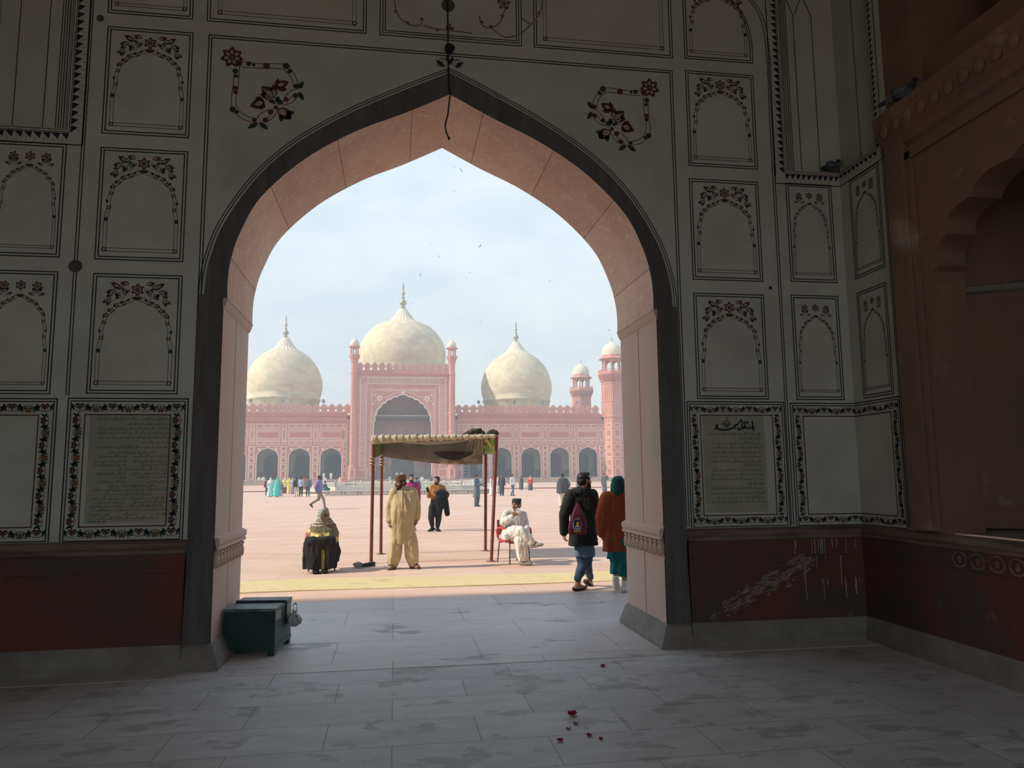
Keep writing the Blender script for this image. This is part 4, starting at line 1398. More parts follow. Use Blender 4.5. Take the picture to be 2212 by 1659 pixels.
# ---- minarets at the corners
def minaret():
    root = empty('minaret')
    b = MB()
    b.lathe([(2.95, 0), (2.95, 1.0), (2.75, 1.1), (2.75, 14.6), (2.95, 14.7), (2.95, 15.1), (2.78, 15.2), (2.78, 18.2), (2.9, 18.3), (2.9, 18.5), (2.66, 18.6), (2.62, 22.4), (2.75, 22.5), (2.75, 22.75), (2.6, 22.8), (2.75, 23.4), (3.1, 24.2), (3.4, 24.7), (3.4, 25.35), (3.25, 25.4), (3.2, 25.0), (1, 25.0)], 8, smooth=False, ph=OCT)
    rr = 2.75 * math.cos(OCT)
    for k in range(8):
        T = Matrix.Rotation(k * PI / 4, 4, 'Z')
        for z0, z1 in ((1.4, 3.2), (3.6, 5.2), (5.6, 6.9), (7.3, 8.6), (9.0, 9.9), (10.2, 11.9), (12.3, 13.3)):
            for a in ((-.7, z0, .7, z0 + .1), (-.7, z1 - .1, .7, z1), (-.7, z0, -.6, z1), (.6, z0, .7, z1), (-.4, z0 + .35, .4, z1 - .35)):
                b.box((a[0], -rr - .03, a[1]), (a[2], -rr + .05, a[3]), 1 if a[0] != -.4 else 2, T)
        r2 = 2.7 * math.cos(OCT)
        for x in (-.75, -.25, .25, .75): b.tube([T @ Vector((x, -r2 + .02, 15.3)), T @ Vector((x, -r2 + .12, 22.3))], .16, 6, 0)
        for x in (-.9, -.45, 0, .45, .9): b.tube([T @ Vector((x, -2.5, 22.9)), T @ Vector((x * 1.25, -3.12, 24.6))], .12, 5, 2)
    b.build('shaft', [FACADE, INLAY, FACADE_DARK], root)
    b = MB()
    for k in range(8):
        a = OCT + k * PI / 4; a2 = a + PI / 4
        p, q_ = Vector((2.25 * math.cos(a), 2.25 * math.sin(a), 0)), Vector((2.25 * math.cos(a2), 2.25 * math.sin(a2), 0))
        b.tube([p + Vector((0, 0, 25.0)), p + Vector((0, 0, 28.3))], .2, 8)
        # little arch between the columns
        d = q_ - p
        pts = [(0.08, 27.0), (.14, 27.45), (.3, 27.75), (.5, 27.95), (.7, 27.75), (.86, 27.45), (.92, 27.0)]
        b.face([tuple(p + d * t + Vector((0, 0, z))) for t, z in [(0, 27.0)] + pts + [(1, 27.0), (1, 28.4), (0, 28.4)]], 0)
        # railing
        p3, q3 = p * 1.42, q_ * 1.42
        b.tube([p3 + Vector((0, 0, 25.75)), q3 + Vector((0, 0, 25.75))], .07, 5)
        for t in (0, .33, .67): b.tube([p3.lerp(q3, t) + Vector((0, 0, 25.3)), p3.lerp(q3, t) + Vector((0, 0, 25.8))], .07, 5)
    b.lathe([(2.35, 28.25), (3.25, 28.3), (3.25, 28.4), (2.45, 28.85), (2.35, 28.9), (2.35, 29.3), (1, 29.3)], 8, smooth=False, ph=OCT)
    b.build('kiosk', FACADE, root)
    b = MB()
    b.lathe([(2.2, 29.25), (2.36, 29.9), (2.3, 30.6), (1.95, 31.3), (1.4, 31.8), (.8, 32.1), (.35, 32.45), (.12, 32.7)], 32, uvR=2)
    b.build('cupola', MARBLE_PLAIN, root)
    b = MB()
    b.lathe([(.15, 32.6), (.1, 32.75), (.24, 32.95), (.1, 33.15), (.16, 33.3), (.05, 33.5), (.01, 34.3)], 8)
    b.build('finial', FINIAL, root)
    return root


m1 = minaret()
m1.location = (49.95, 166.6, 0)
tag(m1, 'red octagonal minaret at the near corner of the prayer hall, half behind the right jamb', 'minaret', 'minarets of the prayer hall')
m2 = copy_tree(m1)
m2.location = (52.2, 205, .6)
tag(m2, 'red minaret further back, rising between the right dome and the nearer minaret', 'minaret', 'minarets of the prayer hall')

# ---- plinth, terrace
b = MB()
b.box((-52, YPZ, 0), (56, 205, ZB), 0)
b.box((-52, YPZ - .15, ZB - .18), (56, YPZ, ZB), 0)
for k in range(36): b.box((-50 + k * 3, YPZ - .06, .2), (-47.4 + k * 3, YPZ, ZB - .3), 0)
HP(off(b), 'plinth', [PLINTH])
TER_EDGE = mat('terrace_edge', (.30, .12, .09), (.38, .17, .13), .6)
b = MB()
b.box((-140, 93.2, -.1), (140, 240, .13), 0)
b.box((-140, 92.7, -.1), (140, 93.2, .10), 1)
tag(b.build('terrace', [COURT, TER_EDGE]), kind='structure')

# ---- marble fountain in the middle of the court
root = empty('fountain', (.45, 76.5, 0))
tag(root, 'low white marble ablution tank with a carved rim in mid courtyard', 'fountain')


def octa(hx, hy, c): return [(-hx + c, -hy), (hx - c, -hy), (hx, -hy + c), (hx, hy - c), (hx - c, hy), (-hx + c, hy), (-hx, hy - c), (-hx, -hy + c)]


b = MB()
o1 = octa(9.0, 8.2, 2.4)
ring = lambda o_, z: [(x, y, z) for x, y in o_]
o1b, o1c = octa(9.15, 8.35, 2.45), octa(8.9, 8.1, 2.4)
b.grid([ring(o1b, 0), ring(o1b, .08), ring(o1, .1), ring(o1c, .34), ring(o1b, .38), ring(o1b, .46), ring(octa(7.8, 7.0, 2.1), .46)], 0, False, True)
for k in range(9):
    x = -5.6 + k * 1.4
    b.box((x - .5, -8.27, .13), (x + .5, -8.14, .33), 0)
    b.ball((x + .7, -8.28, .22), (.12, .05, .1), 8)
b.build('lower_basin', FOUNTAIN_M, root)
b = MB()
o2 = octa(7.7, 6.9, 2.0)
b.grid([ring(o2, .44), ring(o2, .82), ring(octa(7.55, 6.75, 2), .82), ring(octa(7.55, 6.75, 2), .5)], 0, False, True)
b.face(ring(octa(7.55, 6.75, 2), .55), 0)
b.build('inner_basin', FOUNTAIN_M, root)
for i in range(8):
    p, q_ = Vector(o2[i]), Vector(o2[(i + 1) % 8])
    b = MB()
    n_ = max(1, int((q_ - p).length / 1.6))
    for k in range(n_ + 1):
        c = p.lerp(q_, k / n_)
        b.lathe([(.07, .8), (.07, 1.12), (.10, 1.15), (.10, 1.18), (.05, 1.22), (.06, 1.27), (.01, 1.33)], 8, (c.x, c.y, 0))
    b.tube([(p.x, p.y, 1.1), (q_.x, q_.y, 1.1)], .05, 6); b.tube([(p.x, p.y, .92), (q_.x, q_.y, .92)], .035, 6)
    for k in range(n_ * 3):
        c = p.lerp(q_, (k + .5) / (n_ * 3)); b.tube([(c.x, c.y, .82), (c.x, c.y, 1.1)], .035, 5)
    b.build('railing', FOUNTAIN_M, root)

# ---- horn loudspeakers along the parapet
HORN = mat('loudspeaker_grey', (.22, .24, .26), (.3, .32, .33), 3)
b = MB()
b.lathe([(.08, -.35), (.12, -.25), (.16, 0), (.38, .28), (.44, .30), (.36, .22), (.1, .02)], 14)
b.v = [(x, -z, y) for x, y, z in b.v]
b.tube([(0, .2, -.9), (0, .2, 0)], .05, 6)
b.lathe([(.16, -.95), (.16, -.85)], 8, (0, .2, 0))
spk0 = b.build('loudspeaker', HORN)
SL = ['over the left edge of the left dome', 'under the middle of the left dome', 'at the right edge of the left dome', 'left of the right dome', 'in front of the middle of the right dome', 'at the right edge of the right dome', 'below the far minaret']
for i, (px, py) in enumerate(((543, 871), (613, 872), (698.6, 872), (1034.5, 872.5), (1111, 873), (1172.7, 873.5), (1248, 873.5))):
    o = spk0 if i == 0 else spk0.copy()
    if i: COL.objects.link(o)
    p = onY(px, py, YW + .1)
    o.location = (p.x, YW + .1, 17.15 + .95 - .1 * 0)
    o.rotation_euler = (0, 0, random.uniform(-.5, .5)); o.scale = (.85, .85, 1)
    tag(o, 'grey horn loudspeaker on the parapet ' + SL[i], 'loudspeaker', 'horn loudspeakers on the parapet')

# ---- ladder in the first bay right of the portal
b = MB()
p0, p1 = onY(1001, 1030, YW + 2.5), onY(1013.5, 1003, YW + 2.5)
for x in (p0.x, p1.x): b.box((x - .07, YW + 2.4, ZB), (x + .07, YW + 2.5, 5.2), 0)
for k in range(6): b.box((p0.x, YW + 2.42, 1.6 + k * .68), (p1.x, YW + 2.48, 1.72 + k * .68), 0)
o = base_at(b.build('ladder', mat('ladder_metal', (.55, .56, .55), rough=.6)), (p0.x, YW + 2.45, ZB))
tag(o, 'pale metal ladder standing in the arch right of the portal', 'ladder')

# ---- winter haze lying over the courtyard
hz = bpy.data.materials.new('haze')
hz.use_nodes = True
nt = hz.node_tree
nt.nodes.clear()
vo = nt.nodes.new('ShaderNodeOutputMaterial'); vs = nt.nodes.new('ShaderNodeVolumeScatter')
vs.inputs['Color'].default_value = (0.88, 0.95, 1.0, 1)
vs.inputs['Density'].default_value = 0.0021
vs.inputs['Anisotropy'].default_value = 0.1
nt.links.new(vs.outputs[0], vo.inputs['Volume'])
b = MB()
b.box((-130, D + DEEP + .3, -.5), (130, 300, 56), 0)
tag(b.build('haze', hz), kind='stuff')
# =================================================================== people
SKIN = mat('skin', (0.36, 0.19, 0.125), (0.42, 0.235, 0.16), 14, rough=0.6)
SKIN_PALE = mat('skin_pale', (0.50, 0.30, 0.215), (0.56, 0.35, 0.26), 14, rough=0.6)
SKIN_DARK = mat('skin_dark', (0.24, 0.115, 0.07), (0.30, 0.15, 0.095), 14, rough=0.6)
HAIR = mat('black_hair', (0.012, 0.011, 0.011), (0.026, 0.023, 0.021), 60, rough=0.5)
EYEW = mat('eye_white', (0.34, 0.29, 0.27), rough=0.4)
LIP = mat('lip', (0.30, 0.11, 0.09), rough=0.5)
_cl = {}


def cloth(name, c, c2=None, scale=9.0, third=None, stretch=(1, 1, .35), rough=.9):
    if name not in _cl:
        c2 = c2 or tuple(x * 1.18 for x in c)
        _cl[name] = mat(name, c, c2, scale, rough=rough, spec=.15, bump=.5, bscale=9, stretch=stretch, third=third)
    return _cl[name]


def remesh(mb, vox, smooth=4):
    me = mb.mesh('shape')
    o = bpy.data.objects.new('shape', me)
    COL.objects.link(o)
    m = o.modifiers.new('r', 'REMESH'); m.mode = 'VOXEL'; m.voxel_size = vox
    if smooth:
        m2 = o.modifiers.new('s', 'SMOOTH'); m2.iterations = smooth; m2.factor = .5
    dg = bpy.context.evaluated_depsgraph_get()
    dg.update()
    out = bpy.data.meshes.new_from_object(o.evaluated_get(dg))
    bpy.data.objects.remove(o); bpy.data.meshes.remove(me)
    out.polygons.foreach_set('use_smooth', [True] * len(out.polygons))
    return out


class Fig:
    def __init__(s, base, vox=.007, cvox=.011):
        s.base = Vector(base); s.vox, s.cvox = vox, cvox
        s.skin = MB(); s.parts = []; s.spots = []

    def part(s, name, m, vox=None, smooth=4, wrinkle=.006, paint=None, freq=(11, 11, 3.2)):
        mb = MB()
        s.parts.append((name, mb, m, vox or s.cvox, smooth, wrinkle, paint, freq))
        return mb

    def done(s, skin, label, group=None, cat='person', extra=()):
        T = Matrix.Translation(-s.base)
        me = remesh(s.skin, s.vox, 2)
        for m in [skin, HAIR, LIP, EYEW] + list(extra): me.materials.append(m)
        if s.spots:
            mi = [0] * len(me.polygons)
            for k, p in enumerate(me.polygons):
                c = p.center
                for fn, idx in s.spots:
                    if fn(c): mi[k] = idx
            me.polygons.foreach_set('material_index', mi)
        me.transform(T)
        body = bpy.data.objects.new('person', me)
        COL.objects.link(body); body.location = s.base
        tag(body, label, cat, group)
        for name, mb, m, vox, smooth, wr, paint, fq in s.parts:
            if not mb.f: continue
            pm = remesh(mb, vox, smooth)
            if wr:
                nr = [v.normal.copy() for v in pm.vertices]
                for v, n_ in zip(pm.vertices, nr):
                    p = v.co
                    w = mnoise.noise(Vector((p.x * fq[0], p.y * fq[1], p.z * fq[2]))) * 1.5 + .9 * mnoise.noise(Vector((p.x * fq[0] * 2.3 + 5, p.y * fq[1] * 2.3, p.z * fq[2] * 2.6)))
                    v.co = p + n_ * (w * wr)
            for mm in (m if isinstance(m, (list, tuple)) else [m]): pm.materials.append(mm)
            if paint: pm.polygons.foreach_set('material_index', [paint(p.center) for p in pm.polygons])
            pm.transform(T)
            o = bpy.data.objects.new(name, pm)
            COL.objects.link(o); o.parent = body
        return body


def chain(mb, pts, rs, n=12):
    for (a, b_), (ra, rb) in zip(zip(pts, pts[1:]), zip(rs, rs[1:])): mb.capsule(a, b_, ra, rb, n)


def head(f, c, yaw, pitch=0.0, k=1.0, roll=0.0, detail=True, hair=None, beard=None, cap=None, tache=False, hairlen=0.0):
    """c: middle of the head; yaw 0 looks towards the gate, positive turns to the right of the photo"""
    R = Matrix.Rotation(yaw, 3, 'Z') @ Matrix.Rotation(pitch, 3, 'X') @ Matrix.Rotation(roll, 3, 'Y')
    P = lambda x, fw, z: c + R @ (Vector((x, -fw, z)) * k)
    E_ = lambda mb, x, fw, z, r: mb.ball(P(x, fw, z), (r[0] * k, r[1] * k, r[2] * k), 16, 0, R)
    s = f.skin
    E_(s, 0, -.012, .030, (.074, .094, .085))
    E_(s, 0, .026, -.030, (.062, .062, .085))
    E_(s, 0, .046, -.086, (.042, .040, .030))
    s.capsule(P(0, -.02, -.05), P(0, -.035, -.15), .056 * k, .058 * k)
    if detail:
        chain(s, [P(0, .084, .012), P(0, .104, -.026), P(0, .100, -.034)], [.008 * k, .014 * k, .012 * k], 8)
        for x in (-1, 1):
            s.capsule(P(x * .012, .084, .024), P(x * .045, .068, .026), .0105 * k, .009 * k, 8)
            E_(s, x * .036, .066, -.034, (.022, .020, .022))
            E_(s, x * .076, -.008, -.012, (.011, .022, .032))
            s.capsule(P(x * .012, .092, -.036), P(x * .013, .092, -.038), .008 * k, .008 * k, 6)
        s.capsule(P(-.020, .082, -.060), P(.020, .082, -.060), .009 * k, .009 * k, 8)
        s.capsule(P(-.016, .080, -.071), P(.016, .080, -.071), .009 * k, .009 * k, 8)
        inv = R.transposed()

        def zone(x0, x1, z0, z1, f0=.05):
            return lambda q: (lambda l: x0 <= abs(l.x) <= x1 and z0 <= l.z <= z1 and -l.y > f0)(inv @ ((q - c) / k))
        f.spots.append((zone(.020, .044, -.004, .006), 3))
        f.spots.append((zone(.025, .039, -.005, .007), 1))
        f.spots.append((zone(.012, .052, .019, .029), 1))
        f.spots.append((zone(0, .020, -.077, -.056, .07), 2))
    if hair:
        mb = f.part('hair', hair, smooth=2, wrinkle=.004 if detail else 0, vox=min(f.cvox, .009), freq=(40, 40, 40))
        E_(mb, 0, -.020, .040, (.082, .094, .080))
        E_(mb, 0, -.045, -.005, (.078, .070, .080))
        E_(mb, 0, .025, .083, (.062, .060, .034))
        for x in (-1, 1): E_(mb, x * .066, .018, .022, (.014, .03, .035))
        if hairlen: E_(mb, 0, -.055, -.05 - hairlen, (.07, .05, .06 + hairlen))
    if beard:
        mb = f.part('beard', beard, smooth=2, wrinkle=.003 if detail else 0, vox=min(f.cvox, .008), freq=(50, 50, 50))
        E_(mb, 0, .046, -.100, (.050, .048, .036))
        E_(mb, 0, .020, -.085, (.060, .050, .030))
        for x in (-1, 1):
            chain(mb, [P(x * .070, .010, -.002), P(x * .064, .022, -.045), P(x * .045, .055, -.085)], [.010 * k, .018 * k, .022 * k], 8)
            chain(mb, [P(x * .006, .093, -.048), P(x * .028, .080, -.058), P(x * .034, .066, -.085)], [.009 * k, .010 * k, .012 * k], 8)
    elif tache:
        mb = f.part('moustache', HAIR, smooth=1, wrinkle=0, vox=.006)
        for x in (-1, 1): chain(mb, [P(x * .003, .094, -.048), P(x * .028, .082, -.054)], [.009 * k, .007 * k], 8)
    if cap:
        mb = f.part('cap', cap[0], smooth=1, wrinkle=0, vox=min(f.cvox, .008))
        h = cap[1]
        rows = []
        for z, sx in ((.045, 1.0), (.05, 1.03), (.05 + h * .8, 1.02), (.05 + h, .97)):
            rows.append([P(.083 * sx * math.cos(t * PI / 12), -.012 + .102 * sx * math.sin(t * PI / 12), z + .012 * math.sin(t * PI / 12) * -1) for t in range(24)])
        mb.grid(rows, 0, True, True); mb.cap(rows[0], 0, True); mb.cap(rows[-1], 0)
    return P


def hand(f, wr, d, side, curl=.5, k=1.0, up=None, thumb=1, mb=None):
    """wr: wrist, d: direction of the knuckles, side: direction across the palm towards the thumb"""
    mb = mb or f.skin
    d = Vector(d).normalized(); side = Vector(side); side = (side - d * side.dot(d)).normalized()
    nrm = d.cross(side) * thumb            # the way the fingers curl
    mb.capsule(wr, wr + d * .03 * k, .024 * k, .026 * k)
    for t in (-.026, -.009, .009, .026): mb.capsule(wr + d * .02 * k + side * t * .7 * k, wr + d * .078 * k + side * t * k, .015 * k, .0125 * k, 8)
    for t, ln in ((.029, .068), (.010, .078), (-.010, .072), (-.029, .056)):
        p = wr + d * .080 * k + side * t * k
        a = 0.15
        dirv = d
        for s_, r in ((.45, .0088), (.32, .0082), (.23, .0074)):
            a += curl * (1.0 if s_ < .4 else .8)
            dv = d * math.cos(a) + nrm * math.sin(a)
            q2 = p + dv * ln * s_ * k
            mb.capsule(p, q2, r * k, r * .93 * k, 7); p = q2
    p = wr + d * .026 * k + side * .024 * k
    for dv, ln, r in ((d * .55 + side * .8 + nrm * .25, .040, .0125), (d * .85 + side * .35 + nrm * .45 * (.4 + curl), .030, .0100), (d * .9 + nrm * .6 * (.4 + curl), .024, .0085)):
        q2 = p + dv.normalized() * ln * k
        mb.capsule(p, q2, r * k, r * .92 * k, 7); p = q2


def foot(mb, an, d, k=1.0, drop=None, pad=0.0):
    """a foot or shoe from the ankle along d (level), sole at z = an.z - drop"""
    d = Vector((d[0], d[1], d[2] if len(d) > 2 else 0)).normalized()
    sd = d.cross(Vector((0, 0, 1))).normalized() if abs(d.z) < .9 else Vector((1, 0, 0))
    up = sd.cross(d).normalized()
    drop = .075 * k if drop is None else drop
    so = an - up * (drop - .032)
    r = .034 * k + pad
    chain(mb, [an, so - d * .045 * k + up * .006], [.036 * k + pad, r])
    for t in (-.022, .0, .022): chain(mb, [so - d * .05 * k + sd * t * .6, so + d * .08 * k + sd * t * 1.1 * k, so + d * .15 * k + sd * t * .95 * k - up * .004], [r, r * .95, r * .72])
    chain(mb, [an + up * .01, so + d * .10 * k], [.036 * k + pad, .026 * k + pad])


def trunk(f, pel, chest, neck, shl, shr, hl, hr, k=1.0):
    s = f.skin
    chain(s, [pel, pel.lerp(chest, .55), chest, neck], [.092 * k, .088 * k, .092 * k, .052 * k])
    chain(s, [hl, pel, hr], [.070 * k, .08 * k, .070 * k])
    chain(s, [shl, neck.lerp(chest, .45), shr], [.046 * k, .060 * k, .046 * k])


def arm(f, sh, el, wr, k=1.0): chain(f.skin, [sh, el, wr], [.052 * k, .040 * k, .027 * k])
def leg(f, hip, kn, an, k=1.0): chain(f.skin, [hip, kn, kn.lerp(an, .3), an], [.082 * k, .054 * k, .052 * k, .035 * k])


def ringpx(L, Rr, py, Y, ratio=.6, dy=0.0, yaw=0.0, fa=0.0):
    a, c_ = onY(L, py, Y), onY(Rr, py, Y)
    m = (a + c_) / 2
    rx = (c_.x - a.x) / 2
    return (Vector((m.x, Y + dy, m.z)), rx, rx * ratio, yaw, fa)


# ------------------------------------------------------------------ 1: man in fawn kameez
def fawn_man():
    Y = 13.93
    J = lambda x, y, dy=0.0: onY(620 + x / 5.821, 980 + y / 5.821, Y + dy)
    f = Fig((0.16, Y, 0), .006, .010)
    pel, chest, neck = J(1458, 880), J(1455, 560), J(1452, 440)
    shl, shr = J(1345, 485), J(1588, 480)
    ell, elr = J(1278, 690, .02), J(1636, 650, .02)
    wrl, wrr = J(1282, 855, -.05), J(1640, 815, -.05)
    hl, hr = J(1390, 960), J(1535, 960)
    kl, kr = J(1365, 1200, -.03), J(1562, 1190, -.03)
    al, ar = J(1338, 1418), J(1585, 1405)
    trunk(f, pel, chest, neck, shl, shr, hl, hr, 1.1)
    for a, b_, c_ in ((shl, ell, wrl), (shr, elr, wrr)): arm(f, a, b_, c_)
    for a, b_, c_ in ((hl, kl, al), (hr, kr, ar)): leg(f, a, b_, c_)
    hand(f, wrl, (.03, -.03, -1), (-.1, -.9, .1), .75, 1, thumb=-1)
    hand(f, wrr, (-.10, -.04, -1), (.1, -.9, .1), .45, 1, thumb=1)
    for a, d in ((al, (-.45, -.9, 0)), (ar, (.6, -.8, 0))): foot(f.skin, Vector((a.x, a.y, .085)), d)
    head(f, J(1422, 362), math.radians(-52), .04, 1.06, beard=HAIR, hair=HAIR, cap=(cloth('brown_felt', (.16, .085, .055), (.22, .12, .08), 20), .085))
    fw = cloth('fawn_cotton', (.50, .40, .235), (.56, .455, .28), 5)
    mb = f.part('kameez', fw, wrinkle=.008)
    R_ = lambda l, r, y, ratio=.6, dy=0., fa=0.: ringpx(620 + l / 5.821, 620 + r / 5.821, 980 + y / 5.821, Y, ratio, dy, 0, fa)
    mb.loft([R_(1290, 1616, 1132, .66, 0, .035), R_(1293, 1612, 1040, .66, 0, .03), R_(1301, 1607, 930, .66, -.01, .02), R_(1306, 1608, 820, .68, -.03, .012), R_(1306, 1612, 720, .72, -.04, .01), R_(1304, 1616, 620, .66, -.02), R_(1316, 1616, 540, .56), R_(1335, 1600, 480, .48), R_(1385, 1530, 440, .55), R_(1408, 1500, 420, .7)], 48, fold=(7, .4))
    for sh, el, wr in ((shl, ell, wrl), (shr, elr, wrr)): chain(mb, [sh, el, wr.lerp(el, .1)], [.085, .070, .060])
    chain(mb, [shl, neck + Vector((0, .02, -.02)), shr], [.078, .085, .078])
    mb = f.part('shalwar', fw, wrinkle=.010)
    for h_, kn, an, s_ in ((hl, kl, al, -1), (hr, kr, ar, 1)):
        mb.loft([(h_, .10, .10), (kn + Vector((0, 0, .12)), .118, .12, 0, .03), (kn, .118, .122, 0, .05), (kn.lerp(an, .5), .115, .12, 0, .06), (an + Vector((0, 0, .06)), .10, .11, 0, .05), (an + Vector((0, 0, -.005)), .075, .085, 0, .03)], 30, fold=(5, 1.0 * s_))
    mb = f.part('collar', fw, .008, 2, 0)
    mb.tube([neck + Vector((.068 * math.cos(t * PI / 8), .02 + .06 * math.sin(t * PI / 8), .015 - .01 * math.sin(t * PI / 8) * -1)) for t in range(16)], .014, 8, closed=True)
    mb = f.part('placket', fw, .006, 1, 0)
    pl = [J(1448, 455, -.075), J(1446, 540, -.155), J(1446, 620, -.20), J(1446, 665, -.215)]
    mb.tube(pl, [.012, .014, .016, .012], 8)
    for a, d in ((al, (-.45, -.9, 0)), (ar, (.6, -.8, 0))):
        sh_ = f.part('sandal', cloth('sandal_leather', (.085, .06, .05), rough=.6), .008, 2, 0)
        p = Vector((a.x, a.y, 0)); d = Vector(d).normalized(); sd = Vector((-d.y, d.x, 0))
        rows = []
        for z in (0.0, .026):
            rows.append([p + d * (.06 + .145 * math.cos(q * PI / 10)) + sd * .052 * math.sin(q * PI / 10) * (1 + .15 * math.cos(q * PI / 10)) + Vector((0, 0, z)) for q in range(20)])
        sh_.grid(rows, 0, False, True); sh_.cap(rows[0], 0, True); sh_.cap(rows[1], 0)
        for o in (.06, .11): sh_.tube([p + d * o + sd * .05 * math.cos(q * PI / 8) + Vector((0, 0, .02 + .062 * math.sin(q * PI / 8))) for q in range(9)], .012, 8)
    return f.done(SKIN, 'bearded man in fawn kameez and brown cap standing under the canopy')


fawn_man()


# ------------------------------------------------------------------ chairs
RED = mat('red_plastic', (.48, .035, .035), (.56, .05, .045), 4, rough=.45, spec=.5)
STEEL = mat('brown_steel', (.10, .075, .065), (.15, .115, .10), 8, rough=.5, metal=.4)


def red_chair(loc, rz, label):
    root = empty('armchair', loc, rz)
    tag(root, label, 'chair', 'red plastic armchairs with steel legs')
    b = MB()
    rows = []
    for z, k_ in ((.395, .95), (.41, 1.0), (.435, 1.0), (.45, .96)):
        rows.append([(.235 * k_ * (abs(math.cos(t)) ** .35) * (1 if math.cos(t) >= 0 else -1), -.0 + .225 * k_ * (abs(math.sin(t)) ** .35) * (1 if math.sin(t) >= 0 else -1), z) for t in [2 * PI * q / 28 for q in range(28)]])
    b.grid(rows, 0, True, True); b.cap(rows[0], 0, True); b.cap(rows[-1], 0)
    b.build('seat', RED, root)
    b = MB()
    bk = [[(x, .215 + .05 * (z - .45) - .05 * (1 - (x / .22) ** 2) + d, z) for x in [-.22 + .055 * i for i in range(9)]] for d, zz in ((0, 0), (.022, 0)) for z in (.52, .62, .72, .80)]
    b.grid(bk[:4], 0, True); b.grid(bk[4:], 0, True)
    ed = [bk[0], bk[4]]; b.grid(ed, 0, False); b.grid([bk[3], bk[7]], 0, False)
    b.build('backrest', RED, root)
    for s in (-1, 1):
        b = MB()
        pts = crm([(s * .22, .21, .46), (s * .25, .20, .60), (s * .262, .12, .655), (s * .27, -.05, .66), (s * .268, -.17, .635), (s * .262, -.205, .56), (s * .245, -.20, .46), (s * .225, -.18, .42)], 5)
        b.tube(pts, .021, 10)
        b.build('armrest', RED, root)
        for y0, y1 in ((-.19, -.21), (.18, .23)):
            b = MB(); b.tube([(s * .21, y0, .40), (s * .225, y1, .0)], .0125, 8); b.build('leg', STEEL, root)
        b = MB(); b.tube([(s * .215, .20, .42), (s * .215, .235, .80)], .012, 8); b.build('back_post', STEEL, root)
    for y in (-.19, .18):
        b = MB(); b.tube([(-.215, y, .385), (.215, y, .385)], .011, 8); b.build('seat_rail', STEEL, root)
    return root


red_chair((-1.27, 14.08, 0), math.radians(3), 'red armchair under the seated woman in the olive shawl')
red_chair((2.27, 14.40, 0), math.radians(24), 'red armchair under the seated man in white')


